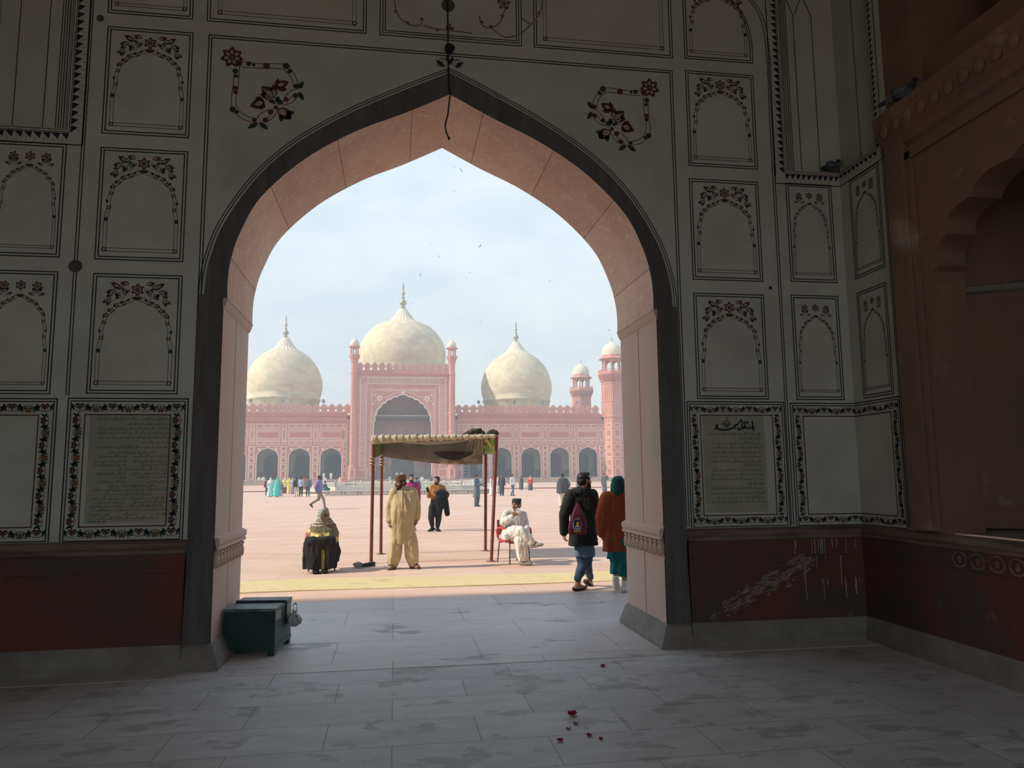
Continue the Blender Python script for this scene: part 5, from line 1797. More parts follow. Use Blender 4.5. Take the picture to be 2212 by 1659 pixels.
# ------------------------------------------------------------------ 2: seated woman in the olive shawl
def shawl_woman():
    Y = 13.85
    J = lambda x, y, dy=0.0: onY(640 + x / 5.6, 1080 + y / 5.6, Y + dy)
    W = lambda x, dy, z: Vector((-1.27 + x, Y + dy, z))
    f = Fig((-1.27, 13.72, 0), .006, .010)
    hc = J(333, 186, .02)
    neck = J(325, 262, .08)
    chest = W(0, .20, .78); pel = W(0, .26, .53)
    shl, shr = J(205, 345, .12), J(445, 320, .12)
    hl, hr = W(-.10, .22, .52), W(.10, .22, .52)
    kl, kr = W(-.15, -.22, .52), W(.14, -.22, .52)
    al, ar = W(-.06, -.22, .08), W(.08, -.20, .08)
    trunk(f, pel, chest, neck, shl, shr, hl, hr, .95)
    leg(f, hl, kl, al); leg(f, hr, kr, ar)
    el, er = W(-.25, .10, .60), W(.24, .10, .60)
    wl, wr = W(-.07, -.12, .63), W(.07, -.12, .63)
    arm(f, shl, el, wl); arm(f, shr, er, wr)
    hand(f, wl, (1, -.2, -.15), (0, -.4, 1), .6); hand(f, wr, (-1, -.2, -.15), (0, -.4, 1), .6, thumb=-1)
    foot(f.skin, al, (0, -1, 0)); foot(f.skin, ar, (.1, -1, 0))
    head(f, hc, math.radians(42), .10, .98)
    sm = [cloth('olive_shawl', (.155, .135, .085), (.205, .18, .12), 7, third=((.27, .17, .05), 5, .60, .70)), cloth('shawl_yellow', (.62, .50, .16), (.70, .60, .28), 12, third=((.28, .2, .08), 14, .55, .65)), cloth('shawl_stripe', (.55, .56, .48))]
    # head cloth
    R = Matrix.Rotation(math.radians(42), 3, 'Z')
    P = lambda x, fw, z: hc + R @ Vector((x, -fw, z))
    grey = mat('grey_headcloth', (.16, .175, .18), (.24, .25, .25), 10, rough=.9, wave=((.46, .47, .42), 11, 3.0, 'DIAGONAL'))

    mb = f.part('headcloth', grey, .009, 3, .004)
    for z, fw, r in ((.035, -.022, (.092, .100, .092)), (-.01, -.035, (.092, .085, .10)), (-.07, -.045, (.090, .075, .09))): mb.ball(P(0, fw, z), r, 18, 0, R)
    for s in (-1, 1): chain(mb, [P(s * .052, .045, .085), P(s * .083, .030, .02), P(s * .080, .025, -.05), P(s * .055, .040, -.115), P(0, .055, -.145)], [.020, .020, .022, .026, .030])
    chain(mb, [P(-.05, .05, .09), P(0, .058, .108), P(.05, .05, .09)], [.02, .022, .02])

    def sp(c):
        z, x = c.z, c.x + 1.27
        y = c.y
        lim = .645 + .5 * (x + .02) ** 2
        if z < lim + .03 and x > -.20 and x < .25 and abs(x + .02) < .16: return 1
        if z < .60: return 1 if mnoise.noise(c * 12) > -.2 else 0
        if x < -.20 and .66 < z < .80: return 1 if mnoise.noise(c * 10) > .1 else 0
        d = (z - (.80 + .9 * (x + .06) ** 2))
        if y < Y + .1 and (abs(d) < .008 or abs(d - .05) < .006): return 2
        if y < Y + .12 and (abs(x + .10 - (z - 1.0) * -.35) < .008) and z > .86: return 2
        return 0
    mb = f.part('shawl', sm, .009, 4, .009, sp, (9, 9, 7))
    A = lambda l, r, y, ratio, dy, fa=0.: ringpx(640 + l / 5.6, 640 + r / 5.6, 1080 + y / 5.6, Y, ratio, dy, 0, fa)
    mb.loft([A(160, 508, 520, .80, .0, .04), A(142, 504, 480, .82, .03, .03), A(136, 500, 420, .80, .07, .02), A(145, 490, 360, .74, .10, .015), A(172, 470, 310, .68, .11), A(222, 440, 270, .7, .11), A(240, 418, 240, .85, .10), A(262, 396, 215, .9, .09)], 48, fold=(6, .2))
    chain(mb, [W(-.19, -.10, .57), W(-.02, -.17, .60), W(.2, -.10, .57)], [.055, .06, .055])
    # black coat over the knees
    blk = [cloth('black_coat_cloth', (.018, .017, .019), (.032, .030, .033)), cloth('mustard_trousers', (.24, .19, .025))]

    def kp(c): return 1 if (.035 < c.x + 1.27 < .085 and c.z < .40 and c.y < Y - .12) else 0
    mb = f.part('coat_skirt', blk, .010, 4, .012, kp, (12, 12, 2.5))
    for hh, kk in ((hl, kl), (hr, kr)): chain(mb, [hh, kk], [.11, .095])
    mb.loft([(W(.0, -.16, .075), .255, .18, 0, .07), (W(.0, -.16, .25), .27, .18, 0, .05), (W(-.0, -.15, .42), .275, .17, 0, .03), (W(0, -.14, .52), .272, .175), (W(0, -.11, .585), .262, .19), (W(0, -.05, .62), .235, .19)], 48, fold=(6, .8))
    mb.loft([(W(.24, .02, .16), .07, .10), (W(.25, .0, .35), .09, .13), (W(.22, .02, .52), .08, .15)], 20)
    mb.loft([(W(-.26, .02, .16), .05, .10), (W(-.25, .0, .35), .07, .13), (W(-.22, .02, .52), .08, .15)], 20)
    for a, d in ((al, (0, -1, 0)), (ar, (.1, -1, 0))): foot(f.part('shoe', cloth('black_shoe', (.02, .02, .02), rough=.5), .008, 2, 0), a, d, 1, None, .007)
    mb = f.part('glasses', HAIR, .005, 0, 0)
    for s in (-1, 1): mb.tube([P(s * .032 + .022 * math.cos(q * PI / 6), .090, .0 + .018 * math.sin(q * PI / 6)) for q in range(12)], .0045, 6, closed=True)
    mb.capsule(P(-.012, .098, .004), P(.012, .098, .004), .005, .005, 6)
    return f.done(SKIN, 'woman in olive shawl and black coat sitting on a red chair, looking right')


shawl_woman()


# ------------------------------------------------------------------ 3: seated man in white
def white_man():
    Y = 14.25
    J = lambda x, y, dy=0.0: onY(1060 + x / 5.95, 1070 + y / 5.95, Y + dy)
    f = Fig((2.3, 14.2, 0), .006, .010)
    hc, neck = J(328, 120), J(318, 205, .06)
    chest, pel = J(300, 330, .06), J(255, 520, .10)
    shl, shr = J(205, 228, .04), J(418, 250, .08)
    ell, wrl = J(160, 352, -.06), J(282, 270, -.22)
    elr, wrr = J(448, 370, .06), J(462, 475, -.10)
    hl, hr = J(225, 535, .10), J(320, 540, .10)
    kl = J(395, 470, -.40)           # crossed leg's knee
    al = J(548, 615, -.45)
    kr = J(395, 572, -.36)
    ar = J(415, 872, -.34)
    trunk(f, pel, chest, neck, shl, shr, hl, hr, 1.0)
    arm(f, shl, ell, wrl); arm(f, shr, elr, wrr)
    leg(f, hl, kl, al); leg(f, hr, kr, Vector((ar.x, ar.y, .085)))
    cup = J(350, 218, -.27)
    hand(f, wrl, (cup - wrl + Vector((-.02, .02, -.01))), (0, -.3, 1), .85, 1, thumb=1)
    hand(f, wrr, (.25, -.2, -1), (-.5, -.8, .1), .4, 1, thumb=-1)
    foot(f.skin, al, (.9, -.25, .15), 1); foot(f.skin, Vector((ar.x, ar.y, .085)), (.85, -.5, 0), 1)
    head(f, hc, math.radians(-38), -.08, 1.02, hair=HAIR, tache=True, cap=(cloth('charcoal_felt', (.045, .045, .042), (.07, .07, .066), 20), .062))
    wh = cloth('white_cotton', (.62, .605, .57), (.70, .69, .66), 5)
    mb = f.part('kameez', wh, wrinkle=.008, freq=(15, 15, 5))
    A = lambda l, r, y, ratio, dy, fa=0.: ringpx(1060 + l / 5.95, 1060 + r / 5.95, 1070 + y / 5.95, Y, ratio, dy, 0, fa)
    mb.loft([A(150, 400, 560, .75, .06, .02), A(160, 420, 500, .72, .04, .02), A(170, 430, 430, .66, .04, .02), A(178, 440, 360, .58, .05), A(172, 446, 290, .5, .06), A(195, 430, 240, .45, .06), A(262, 378, 205, .6, .06), A(278, 358, 190, .7, .06)], 44, fold=(6, 0))
    chain(mb, [shl, neck + Vector((0, 0, -.06)), shr], [.068, .085, .068])
    chain(mb, [shl, ell, wrl.lerp(ell, .08)], [.068, .074, .058])
    chain(mb, [shr, elr, wrr.lerp(elr, .12)], [.070, .066, .060])
    # skirt of the kameez lying over the thighs
    chain(mb, [J(215, 500, -.02), J(330, 455, -.26), J(395, 462, -.36)], [.115, .11, .09])
    mb.loft([(J(190, 572, -.12), .05, .11), (J(185, 500, -.10), .07, .13), (J(210, 440, -.02), .09, .12)], 20)
    mb = f.part('shalwar', wh, wrinkle=.008, freq=(17, 17, 4))
    chain(mb, [hl, kl], [.125, .105]); chain(mb, [kl, kl.lerp(al, .5), al + Vector((-.04, 0, .02))], [.105, .095, .075])
    chain(mb, [hr, kr], [.125, .11])
    an = Vector((ar.x, ar.y, .10))
    mb.loft([(kr + Vector((0, .02, .05)), .11, .11), (kr + Vector((0, 0, -.08)), .115, .115, 0, .05), (kr.lerp(an, .55), .11, .115, 0, .07), (an + Vector((0, 0, .05)), .105, .11, 0, .06), (an + Vector((0, 0, -.02)), .085, .09, 0, .03)], 30, fold=(5, .3))
    mb = f.part('collar', wh, .008, 2, 0)
    mb.tube([neck + Vector((.066 * math.cos(t * PI / 8), .0 + .06 * math.sin(t * PI / 8), .02)) for t in range(16)], .016, 8, closed=True)
    for s in (-1, 1): mb.capsule(neck + Vector((s * .02, -.07, .015)), neck + Vector((s * .07, -.075, -.035)), .014, .010, 8)
    for a, d in ((al, (.9, -.25, .15)), (Vector((ar.x, ar.y, .088)), (.85, -.5, 0))): foot(f.part('shoe', cloth('grey_shoe', (.30, .28, .25), rough=.6), .008, 2, 0), a, d, 1.02, None, .008)
    f.done(SKIN, 'man in white kameez and dark cap sitting cross-legged on a red chair')
    # the cup he holds
    b = MB()
    b.lathe([(.022, -.045), (.030, -.04), (.040, -.01), (.046, .03), (.047, .048), (.043, .048), (.038, 0), (.02, -.035)], 20)
    T = Matrix.Rotation(math.radians(-35), 4, 'Y') @ Matrix.Rotation(math.radians(40), 4, 'X')
    b.v = [tuple(T @ Vector(v)) for v in b.v]
    o = b.build('cup', mat('cup_glaze', (.75, .76, .77), rough=.25, spec=.5), loc=cup + Vector((.012, -.02, .012)))
    tag(o, 'small white cup held up at the chest of the seated man in white', 'cup')


white_man()


# ------------------------------------------------------------------ 4: man in the dark coat, from behind
def coat_man():
    Y = 10.78
    J = lambda x, y, dy=0.0: onY(1000 + x / 5.821, 1000 + y / 5.821, Y + dy)
    f = Fig((2.72, Y, 0), .006, .010)
    hc, neck = J(1528, 218), J(1510, 318, .0)
    chest, pel = J(1505, 520), J(1520, 900)
    shl, shr = J(1352, 400), J(1628, 400)
    ell, wrl = J(1275, 640, -.03), J(1268, 880, .05)
    elr, wrr = J(1672, 620, .02), J(1670, 860, .16)
    hl, hr = J(1460, 930), J(1585, 930)
    kl, kr = J(1498, 1270, .08), J(1560, 1280, .18)
    al, ar = J(1440, 1535, -.06), J(1592, 1480, .36)
    trunk(f, pel, chest, neck, shl, shr, hl, hr, 1.0)
    arm(f, shl, ell, wrl); arm(f, shr, elr, wrr); leg(f, hl, kl, al); leg(f, hr, kr, ar)
    hand(f, wrl, (.08, .03, -1), (-.3, .9, .1), .5, 1.02, thumb=1)
    hand(f, wrr, (-.1, .2, -1), (-.4, .8, 0), .6, 1, thumb=1)
    al = Vector((al.x, al.y, .085))
    dl, dr = (.75, .62, .0), (.62, .4, -.62)
    foot(f.skin, al, dl, 1.05); foot(f.skin, ar, dr, 1.05)
    head(f, hc, math.radians(112), -.03, 1.06, hair=HAIR, beard=HAIR)
    ct = cloth('charcoal_wool', (.022, .023, .022), (.034, .035, .033), 20)
    mb = f.part('coat', ct, wrinkle=.006)
    A = lambda l, r, y, ratio, dy=0., fa=0.: ringpx(1000 + l / 5.821, 1000 + r / 5.821, 1000 + y / 5.821, Y, ratio, dy, 0, fa)
    mb.loft([A(1332, 1706, 1038, .60, .01, .03), A(1340, 1694, 930, .60, .01, .02), A(1348, 1676, 820, .58, 0, .01), A(1352, 1660, 700, .54), A(1346, 1664, 560, .52), A(1340, 1652, 450, .48), A(1362, 1626, 385, .45), A(1432, 1585, 330, .55), A(1445, 1575, 305, .6)], 48, fold=(5, .3))
    chain(mb, [shl, ell, wrl.lerp(ell, .05)], [.088, .078, .066]); chain(mb, [shr, elr, wrr], [.088, .078, .066])
    chain(mb, [shl, neck + Vector((0, 0, -.05)), shr], [.08, .10, .08])
    mb.tube([neck + Vector((.082 * math.cos(t * PI / 8), .075 * math.sin(t * PI / 8), -.01 + .01 * math.sin(t * PI / 8))) for t in range(16)], .026, 8, closed=True)
    mb = f.part('kameez', cloth('blue_cotton', (.10, .15, .24), (.13, .19, .29)), wrinkle=.008)
    mb.loft([A(1418, 1656, 1180, .72, .05, .04), A(1414, 1660, 1100, .72, .04, .03), A(1420, 1630, 990, .6, .02)], 40, fold=(5, 1))
    mb = f.part('jeans', cloth('blue_denim', (.045, .075, .125), (.07, .11, .17), 16), wrinkle=.008)
    chain(mb, [hl, kl, kl.lerp(al, .4), al + Vector((0, 0, .09))], [.095, .074, .068, .050]); chain(mb, [hr, kr, kr.lerp(ar, .4), ar + Vector((-.0, -.05, .06))], [.095, .074, .068, .050])
    for a, d in ((al, dl), (ar, dr)):
        mb = f.part('shoe', cloth('black_slipper', (.018, .018, .019), rough=.5), .008, 2, 0)
        d = Vector(d).normalized(); sd = d.cross(Vector((0, 0, 1))).normalized(); up = sd.cross(d).normalized(); so = a - up * .052
        for t in (-.024, 0, .024): chain(mb, [so - d * .058 + sd * t * .6, so + d * .09 + sd * t * 1.1, so + d * .17 + sd * t * .9], [.034, .034, .026])
    return f.done(SKIN, 'bearded man in dark wool coat walking away with a maroon bag')


coat_man()


def bag():
    Y = 10.78 - .155
    J = lambda x, y, dy=0.0: onY(1000 + x / 5.821, 1000 + y / 5.821, Y + dy)
    root = empty('drawstring_bag', J(1440, 908))
    tag(root, 'maroon drawstring bag with an emblem on the back of the man in the dark coat', 'bag')
    o0 = root.location
    mb = MB()
    A = lambda l, r, y, ratio, dy, fa=0.: ringpx(1000 + l / 5.821, 1000 + r / 5.821, 1000 + y / 5.821, Y, ratio, dy, 0, fa)
    mb.loft([A(1345, 1545, 908, .22, .02), A(1325, 1552, 890, .33, 0, .01), A(1318, 1548, 820, .42, -.02, .01), A(1330, 1540, 740, .42, -.02, .015), A(1362, 1518, 650, .40, -.01, .04), A(1405, 1490, 560, .45, .02, .09), A(1428, 1472, 515, .6, .04, .12), A(1420, 1482, 500, .6, .04, .12)], 48, fold=(8, 0))
    pm = remesh(mb, .008, 2)
    pm.transform(Matrix.Translation(-o0)); pm.materials.append(mat('maroon_nylon', (.115, .018, .036), (.15, .028, .05), 8, rough=.5, bump=.3, bscale=12))
    b_ = bpy.data.objects.new('pouch', pm); COL.objects.link(b_); b_.parent = root
    for pts in ([J(1450, 505, .0), J(1425, 440, -.0), J(1385, 360, .06), J(1370, 330, .12)], [J(1452, 505, .0), J(1500, 430, -.0), J(1560, 370, .04), J(1590, 340, .12)]):
        b = MB(); b.tube([p - o0 for p in crm(pts, 4)], .005, 6); b.build('cord', HAIR, root)
    # emblem laid on the pouch
    NV, WHT, YEL = mat('emblem_navy', (.015, .02, .10)), mat('emblem_white', (.6, .6, .62)), mat('emblem_yellow', (.75, .5, .05))
    cx, cz = 1416, 768
    b = MB()

    def lay(pts, m, lift):
        """points in photo-crop units, moved onto the pouch's front by a short way"""
        r = []
        for x, y in pts:
            p = J(x, y)
            u_ = (x - 1435) / 112.0
            dy = -.105 * math.sqrt(max(.05, 1 - u_ * u_)) * (1.0 if y > 700 else .92) - .012
            r.append(Vector((p.x, Y - .0 + dy - lift, p.z)) - o0)
        b.face(r, m)
    oval = lambda k, k2: [(cx + 47 * k * math.cos(t * PI / 12) * (1 - .18 * math.sin(t * PI / 12)), cz - 74 * k2 * math.sin(t * PI / 12)) for t in range(24)]
    lay(oval(1.12, 1.08), 1, .002); lay(oval(1.0, 1.0), 0, .004)
    lay([(1398, 775), (1404, 745), (1414, 722), (1420, 748), (1430, 735), (1436, 765), (1428, 785), (1405, 785)], 2, .006)
    lay([(1385, 790), (1416, 782), (1448, 790), (1448, 806), (1416, 798), (1385, 806)], 1, .006)
    for k in range(5): lay([(1390 + k * 12, 812), (1398 + k * 12, 812), (1398 + k * 12, 834), (1390 + k * 12, 830)], 1, .006)
    lay([(1412, 712), (1422, 712), (1420, 700), (1414, 700)], 1, .006)
    for k in range(9): lay([(1371 + k * 10, 848), (1378 + k * 10, 848), (1378 + k * 10, 860), (1371 + k * 10, 860)], 2, .004)
    b.build('emblem', [NV, WHT, YEL], root)


bag()


# ------------------------------------------------------------------ 5: woman in the rust coat, half behind the jamb
def rust_woman():
    Y = 10.50
    J = lambda x, y, dy=0.0: onY(1000 + x / 5.821, 1000 + y / 5.821, Y + dy)
    f = Fig((3.2, Y, 0), .006, .010)
    hc, neck = J(1955, 270), J(1940, 370)
    chest, pel = J(1935, 560), J(1950, 920)
    shl, shr = J(1795, 430), J(2070, 430)
    ell, wrl = J(1745, 680, -.02), J(1752, 890, .06)
    elr, wrr = J(2140, 560, .10), J(2085, 370, .12)
    hl, hr = J(1900, 950), J(2010, 950)
    kl, kr = J(1935, 1260, .14), J(2035, 1260, .05)
    al, ar = J(1915, 1475, .16), J(2030, 1590, -.04)
    trunk(f, pel, chest, neck, shl, shr, hl, hr, .92)
    arm(f, shl, ell, wrl, .9); arm(f, shr, elr, wrr, .9); leg(f, hl, kl, al, .92); leg(f, hr, kr, ar, .92)
    hand(f, wrl, (.08, .05, -1), (-.3, .9, 0), .5, .92, thumb=1)
    hand(f, wrr, (-.75, -.1, .45), (.2, -.3, 1), .35, .92, thumb=1)
    ar = Vector((ar.x, ar.y, .08))
    foot(f.skin, al, (.15, .25, -.95), .92); foot(f.skin, ar, (.6, .8, 0), .92)
    head(f, hc, math.radians(150), 0, .94, detail=False)
    gr = cloth('bottle_green_scarf', (.012, .065, .058), (.02, .09, .08), 6)
    mb = f.part('hijab', gr, wrinkle=.008, freq=(14, 14, 5))
    for p, r in ((J(1955, 240), (.098, .108, .097)), (J(1952, 290), (.104, .110, .105)), (J(1945, 345), (.104, .105, .085))): mb.ball(p, r, 18)
    chain(mb, [J(1885, 350, -.02), J(1945, 362, -.08), J(2010, 355, -.02)], [.040, .055, .040])
    ru = cloth('rust_wool', (.25, .062, .026), (.30, .085, .036), 14)
    mb = f.part('coat', ru, wrinkle=.012, freq=(13, 13, 1.6))
    A = lambda l, r, y, ratio, dy=0., fa=0.: ringpx(1000 + l / 5.821, 1000 + r / 5.821, 1000 + y / 5.821, Y, ratio, dy, 0, fa)
    mb.loft([A(1772, 2122, 1110, .62, .02, .05), A(1776, 2114, 1000, .60, .01, .04), A(1782, 2105, 850, .56, 0, .03), A(1788, 2100, 700, .5, 0, .02), A(1785, 2096, 560, .48, 0, .01), A(1790, 2085, 470, .45), A(1815, 2060, 405, .45), A(1885, 2010, 360, .6), A(1900, 1995, 340, .7)], 48, fold=(7, .5))
    chain(mb, [shl, neck + Vector((0, 0, -.06)), shr], [.075, .10, .075]); chain(mb, [shl, ell, wrl.lerp(ell, .06)], [.078, .086, .078]); chain(mb, [shr, elr, elr.lerp(wrr, .8)], [.088, .082, .070])
    tl = cloth('teal_cotton', (.012, .15, .155), (.02, .20, .20), 6)
    mb = f.part('tunic', tl, wrinkle=.010)
    mb.loft([A(1815, 2095, 1205, .5, .03, .06), A(1826, 2080, 1120, .48, .02, .03), A(1850, 2040, 1020, .4)], 40, fold=(6, .3))
    mb = f.part('trousers', tl, wrinkle=.010)
    mb.loft([(al + Vector((0, .0, .085)), .075, .075, 0, .05), (kl, .085, .09, 0, .04), (hl, .12, .12)], 26, fold=(5, .2))
    mb.loft([(ar + Vector((0, 0, .14)), .08, .08, 0, .05), (kr, .085, .09, 0, .04), (hr, .12, .12)], 26, fold=(5, 1.2))
    for a, d in ((al, (.15, .25, -.95)), (ar, (.6, .8, 0))):
        mb = f.part('sock', cloth('white_sock', (.72, .73, .76)), .008, 2, 0)
        foot(mb, a, d, .95, None, .005); chain(mb, [a, a + Vector((0, 0, .05))], [.045, .042])
    return f.done(SKIN_PALE, 'woman in rust coat and green hijab walking beside the right jamb')


rust_woman()


# ------------------------------------------------------------------ 6: man in the orange sweater with a jacket over his arm
def sweater_man():
    Y = 23.05
    J = lambda x, y, dy=0.0: onY(900 + x / 11.06, 1010 + y / 11.06, Y + dy)
    f = Fig((1.21, Y, 0), .009, .013)
    hc, neck = J(482, 305), J(495, 410)
    chest, pel = J(500, 560), J(460, 880)
    shl, shr = J(365, 460), J(632, 470)
    ell, wrl = J(290, 690, .02), J(278, 600, -.16)
    elr, wrr = J(690, 690, .0), J(530, 670, -.2)
    hl, hr = J(385, 950), J(530, 950)
    kl, kr = J(350, 1200, -.05), J(520, 1230, -.02)
    al, ar = J(372, 1440, .02), J(500, 1500, -.03)
    trunk(f, pel, chest, neck, shl, shr, hl, hr, 1.05)
    arm(f, shl, ell, wrl); arm(f, shr, elr, wrr); leg(f, hl, kl, al); leg(f, hr, kr, ar)
    hand(f, wrl, (-.1, -.15, 1), (.9, -.3, 0), .55, 1.05); hand(f, wrr, (-1, -.1, .05), (0, -.2, 1), .5, 1.05)
    al, ar = Vector((al.x, al.y, .10)), Vector((ar.x, ar.y, .085))
    foot(f.skin, al, (-.7, -.6, -.25), 1.05); foot(f.skin, ar, (.25, -1, 0), 1.05)
    head(f, hc, math.radians(-38), .05, 1.05, hair=HAIR, beard=HAIR)
    og = cloth('orange_knit', (.42, .19, .065), (.48, .23, .085), 20)
    mb = f.part('sweater', og, wrinkle=.008)
    A = lambda l, r, y, ratio, dy=0., fa=0.: ringpx(900 + l / 11.06, 900 + r / 11.06, 1010 + y / 11.06, Y, ratio, dy, 0, fa)
    mb.loft([A(350, 600, 780, .6), A(345, 620, 680, .6), A(340, 640, 560, .58), A(352, 640, 480, .5), A(420, 570, 420, .6), A(440, 550, 400, .7)], 40)
    chain(mb, [shl, neck + Vector((0, 0, -.05)), shr], [.066, .085, .066]); chain(mb, [shl, ell, wrl], [.066, .062, .05]); chain(mb, [shr, elr, wrr.lerp(elr, .2)], [.068, .066, .055])
    bk = cloth('black_cotton', (.016, .017, .018), (.026, .027, .029), 12)
    mb = f.part('kurta', bk, wrinkle=.008)
    mb.loft([A(278, 615, 1015, .5, 0, .03), A(310, 610, 900, .52, 0, .02), A(340, 606, 780, .56), A(350, 600, 720, .6)], 40, fold=(5, .3))
    mb = f.part('trousers', bk, wrinkle=.008)
    chain(mb, [hl, kl, al + Vector((0, 0, .06))], [.125, .095, .065]); chain(mb, [hr, kr, ar + Vector((0, 0, .06))], [.125, .095, .065])
    for a, d in ((al, (-.7, -.6, -.25)), (ar, (.25, -1, 0))): foot(f.part('sock', bk, .011, 2, 0), a, d, 1.08, None, .006)
    f.done(SKIN_PALE, 'bearded man in orange sweater and black trousers looking at a phone')
    # the jacket hanging over his forearm
    mb = MB()
    chain(mb, [J(520, 620, -.22), J(600, 610, -.2), J(690, 650, -.08)], [.10, .12, .12])
    mb.loft([(J(560, 1000, -.22), .10, .07), (J(560, 850, -.24), .16, .09), (J(590, 720, -.24), .20, .10), (J(600, 640, -.2), .18, .11)], 26)
    chain(mb, [J(660, 720, -.1), J(700, 880, -.02), J(732, 1100, .0)], [.11, .09, .085])
    pm = remesh(mb, .013, 3)
    o0 = J(600, 640, -.2)
    pm.transform(Matrix.Translation(-o0)); pm.materials.append(cloth('black_jacket_cloth', (.012, .014, .018), (.022, .024, .03)))
    o = bpy.data.objects.new('jacket', pm); COL.objects.link(o); o.location = o0
    tag(o, 'black jacket draped over the forearm of the man in the orange sweater', 'jacket')
    b = MB(); c_ = J(264, 530, -.22)
    T = Matrix.Rotation(-.25, 4, 'Y')
    b.box((-.038, -.006, -.075), (.038, .006, .075), 0, T); b.box((-.034, -.008, -.066), (.034, -.006, .066), 0, T)
    tag(b.build('phone', mat('phone_black', (.012, .012, .013), rough=.3), loc=c_), 'black phone held up by the man in the orange sweater', 'phone')


sweater_man()
# =================================================================== things
# ------------------------------------------------------------------ dark green trunk beside the left jamb
TIN = mat('dark_green_tin', (.012, .035, .033), (.02, .05, .047), 5, rough=.5, spec=.4, bump=.1, bscale=8, third=((.16, .18, .16), 16, .69, .73))
TIN_TOP = mat('worn_tin', (.10, .14, .135), (.20, .24, .22), 7, rough=.5, spec=.4, third=((.04, .07, .065), 8, .5, .62))
rt = empty('trunk', (-1.29, 7.77, .004), math.radians(-7))
tag(rt, 'dark green tin trunk with worn lid standing beside the left jamb', 'trunk')
b = MB()
for lo, hi in (((-.235, -.29, .05), (.235, .29, .40)),): b.box(lo, hi, 0)
b.box((-.24, -.296, .05), (-.19, .296, .09), 0); b.box((.19, -.296, .05), (.24, .296, .09), 0)
for x in (-.24, .215): b.box((x, -.297, .05), (x + .025, -.285, .42), 0)
b.build('body', TIN, rt)
b = MB()
T = Matrix.Rotation(math.radians(2.0), 4, 'X')
b.box((-.242, -.298, .405), (.242, .045, .432), 0)
b.build('front_lid', TIN_TOP, rt)
b = MB()
b.box((-.242, .052, .410), (.242, .298, .448), 0)
b.box((-.242, .050, .428), (.242, .075, .456), 0)
b.build('rear_lid', TIN_TOP, rt)
b = MB(); b.tube([(-.235, .048, .438), (.248, .048, .438)], .011, 8); b.tube([(.247, .048, .438), (.248, .05, .25)], .009, 8)
b.build('hinge_bar', INK, rt)
for x, y in ((-.205, -.26), (.205, -.26), (-.205, .26), (.205, .26)):
    b = MB(); b.box((x - .03, y - .03, -.004), (x + .03, y + .03, .055), 0); b.build('foot', TIN, rt)
for y0, y1, z0, z1 in ((-.27, -.10, .315, .395), (.10, .25, .315, .40)):
    b = MB(); b.box((.2352, y0, z0), (.2385, y1, z1), 0)
    rnd = random.Random(int(y0 * 100))
    for k in range(4):
        z = z1 - .016 - k * .017; y = y0 + .012
        while y < y1 - .02:
            ln = rnd.uniform(.008, .022); b.box((.2385, y, z - .004), (.239, min(y + ln, y1 - .01), z + .003), 1); y += ln + rnd.uniform(.004, .01)
    b.build('paper_label', [mat('paper_label', (.42, .40, .35), (.5, .48, .42), 12), FADED_INK], rt)
mb = MB()
c0 = Vector((0, 0, 0))
mb.loft([((0, 0, -.115), .03, .03), ((.0, 0, -.09), .062, .055, 0, .06), ((0, 0, -.05), .068, .06, 0, .08), ((0, 0, -.01), .045, .04, 0, .12), ((0, 0, .02), .02, .018, 0, .1), ((0, 0, .035), .03, .02, 0, .2)], 30, fold=(5, .4))
mb.tube(crm([(-.01, 0, .03), (-.02, .02, .07), (.0, .03, .10), (.018, .02, .07), (.01, 0, .03)], 4), .006, 6)
pm = remesh(mb, .005, 2)
for v in pm.vertices: v.co += v.normal * .008 * mnoise.noise(v.co * 28)
pm.materials.append(mat('grey_plastic_film', (.30, .30, .29), (.5, .5, .49), 10, rough=.35, spec=.6, third=((.12, .11, .10), 9, .5, .6)))
o = bpy.data.objects.new('plastic_bag', pm); COL.objects.link(o)
o.location = rt.matrix_basis @ Vector((.305, .16, .30))
tag(o, 'knotted grey plastic bag hanging from the right end of the trunk', 'bag')

# ------------------------------------------------------------------ straw-yellow runner across the threshold
JUTE = mat('yellow_jute', (.62, .50, .255), (.72, .60, .34), 30, rough=.95, bump=.4, bscale=120, third=((.52, .42, .24), 3, .55, .7))
nl, nr, fl, fr_ = onZ(520, 1282), onZ(1318, 1256), onZ(520, 1258), onZ(1323, 1235)
dn, df = (nr - nl).normalized(), (fr_ - fl).normalized()
A, Bq = [], []
for k in range(41):
    t = -9 + k * .5
    A.append(nl + dn * t + Vector((0, .03 * math.sin(t * 1.3), .012 + .003 * math.sin(t * 2.1))))
    Bq.append(fl + df * t + Vector((0, .06 * math.sin(t * .9 + 1), .014 + .014 * max(0, math.sin(t * 1.1)))))
b = MB()
b.grid([A, [a.lerp(c, .5) - Vector((0, 0, .004)) for a, c in zip(A, Bq)], Bq], 0, True)
for R_ in (A, Bq): b.grid([R_, [Vector((p.x, p.y, 0)) for p in R_]], 0, False)
tag(b.build('carpet_runner', JUTE), 'long straw-yellow carpet runner laid across the courtyard stones', 'carpet')

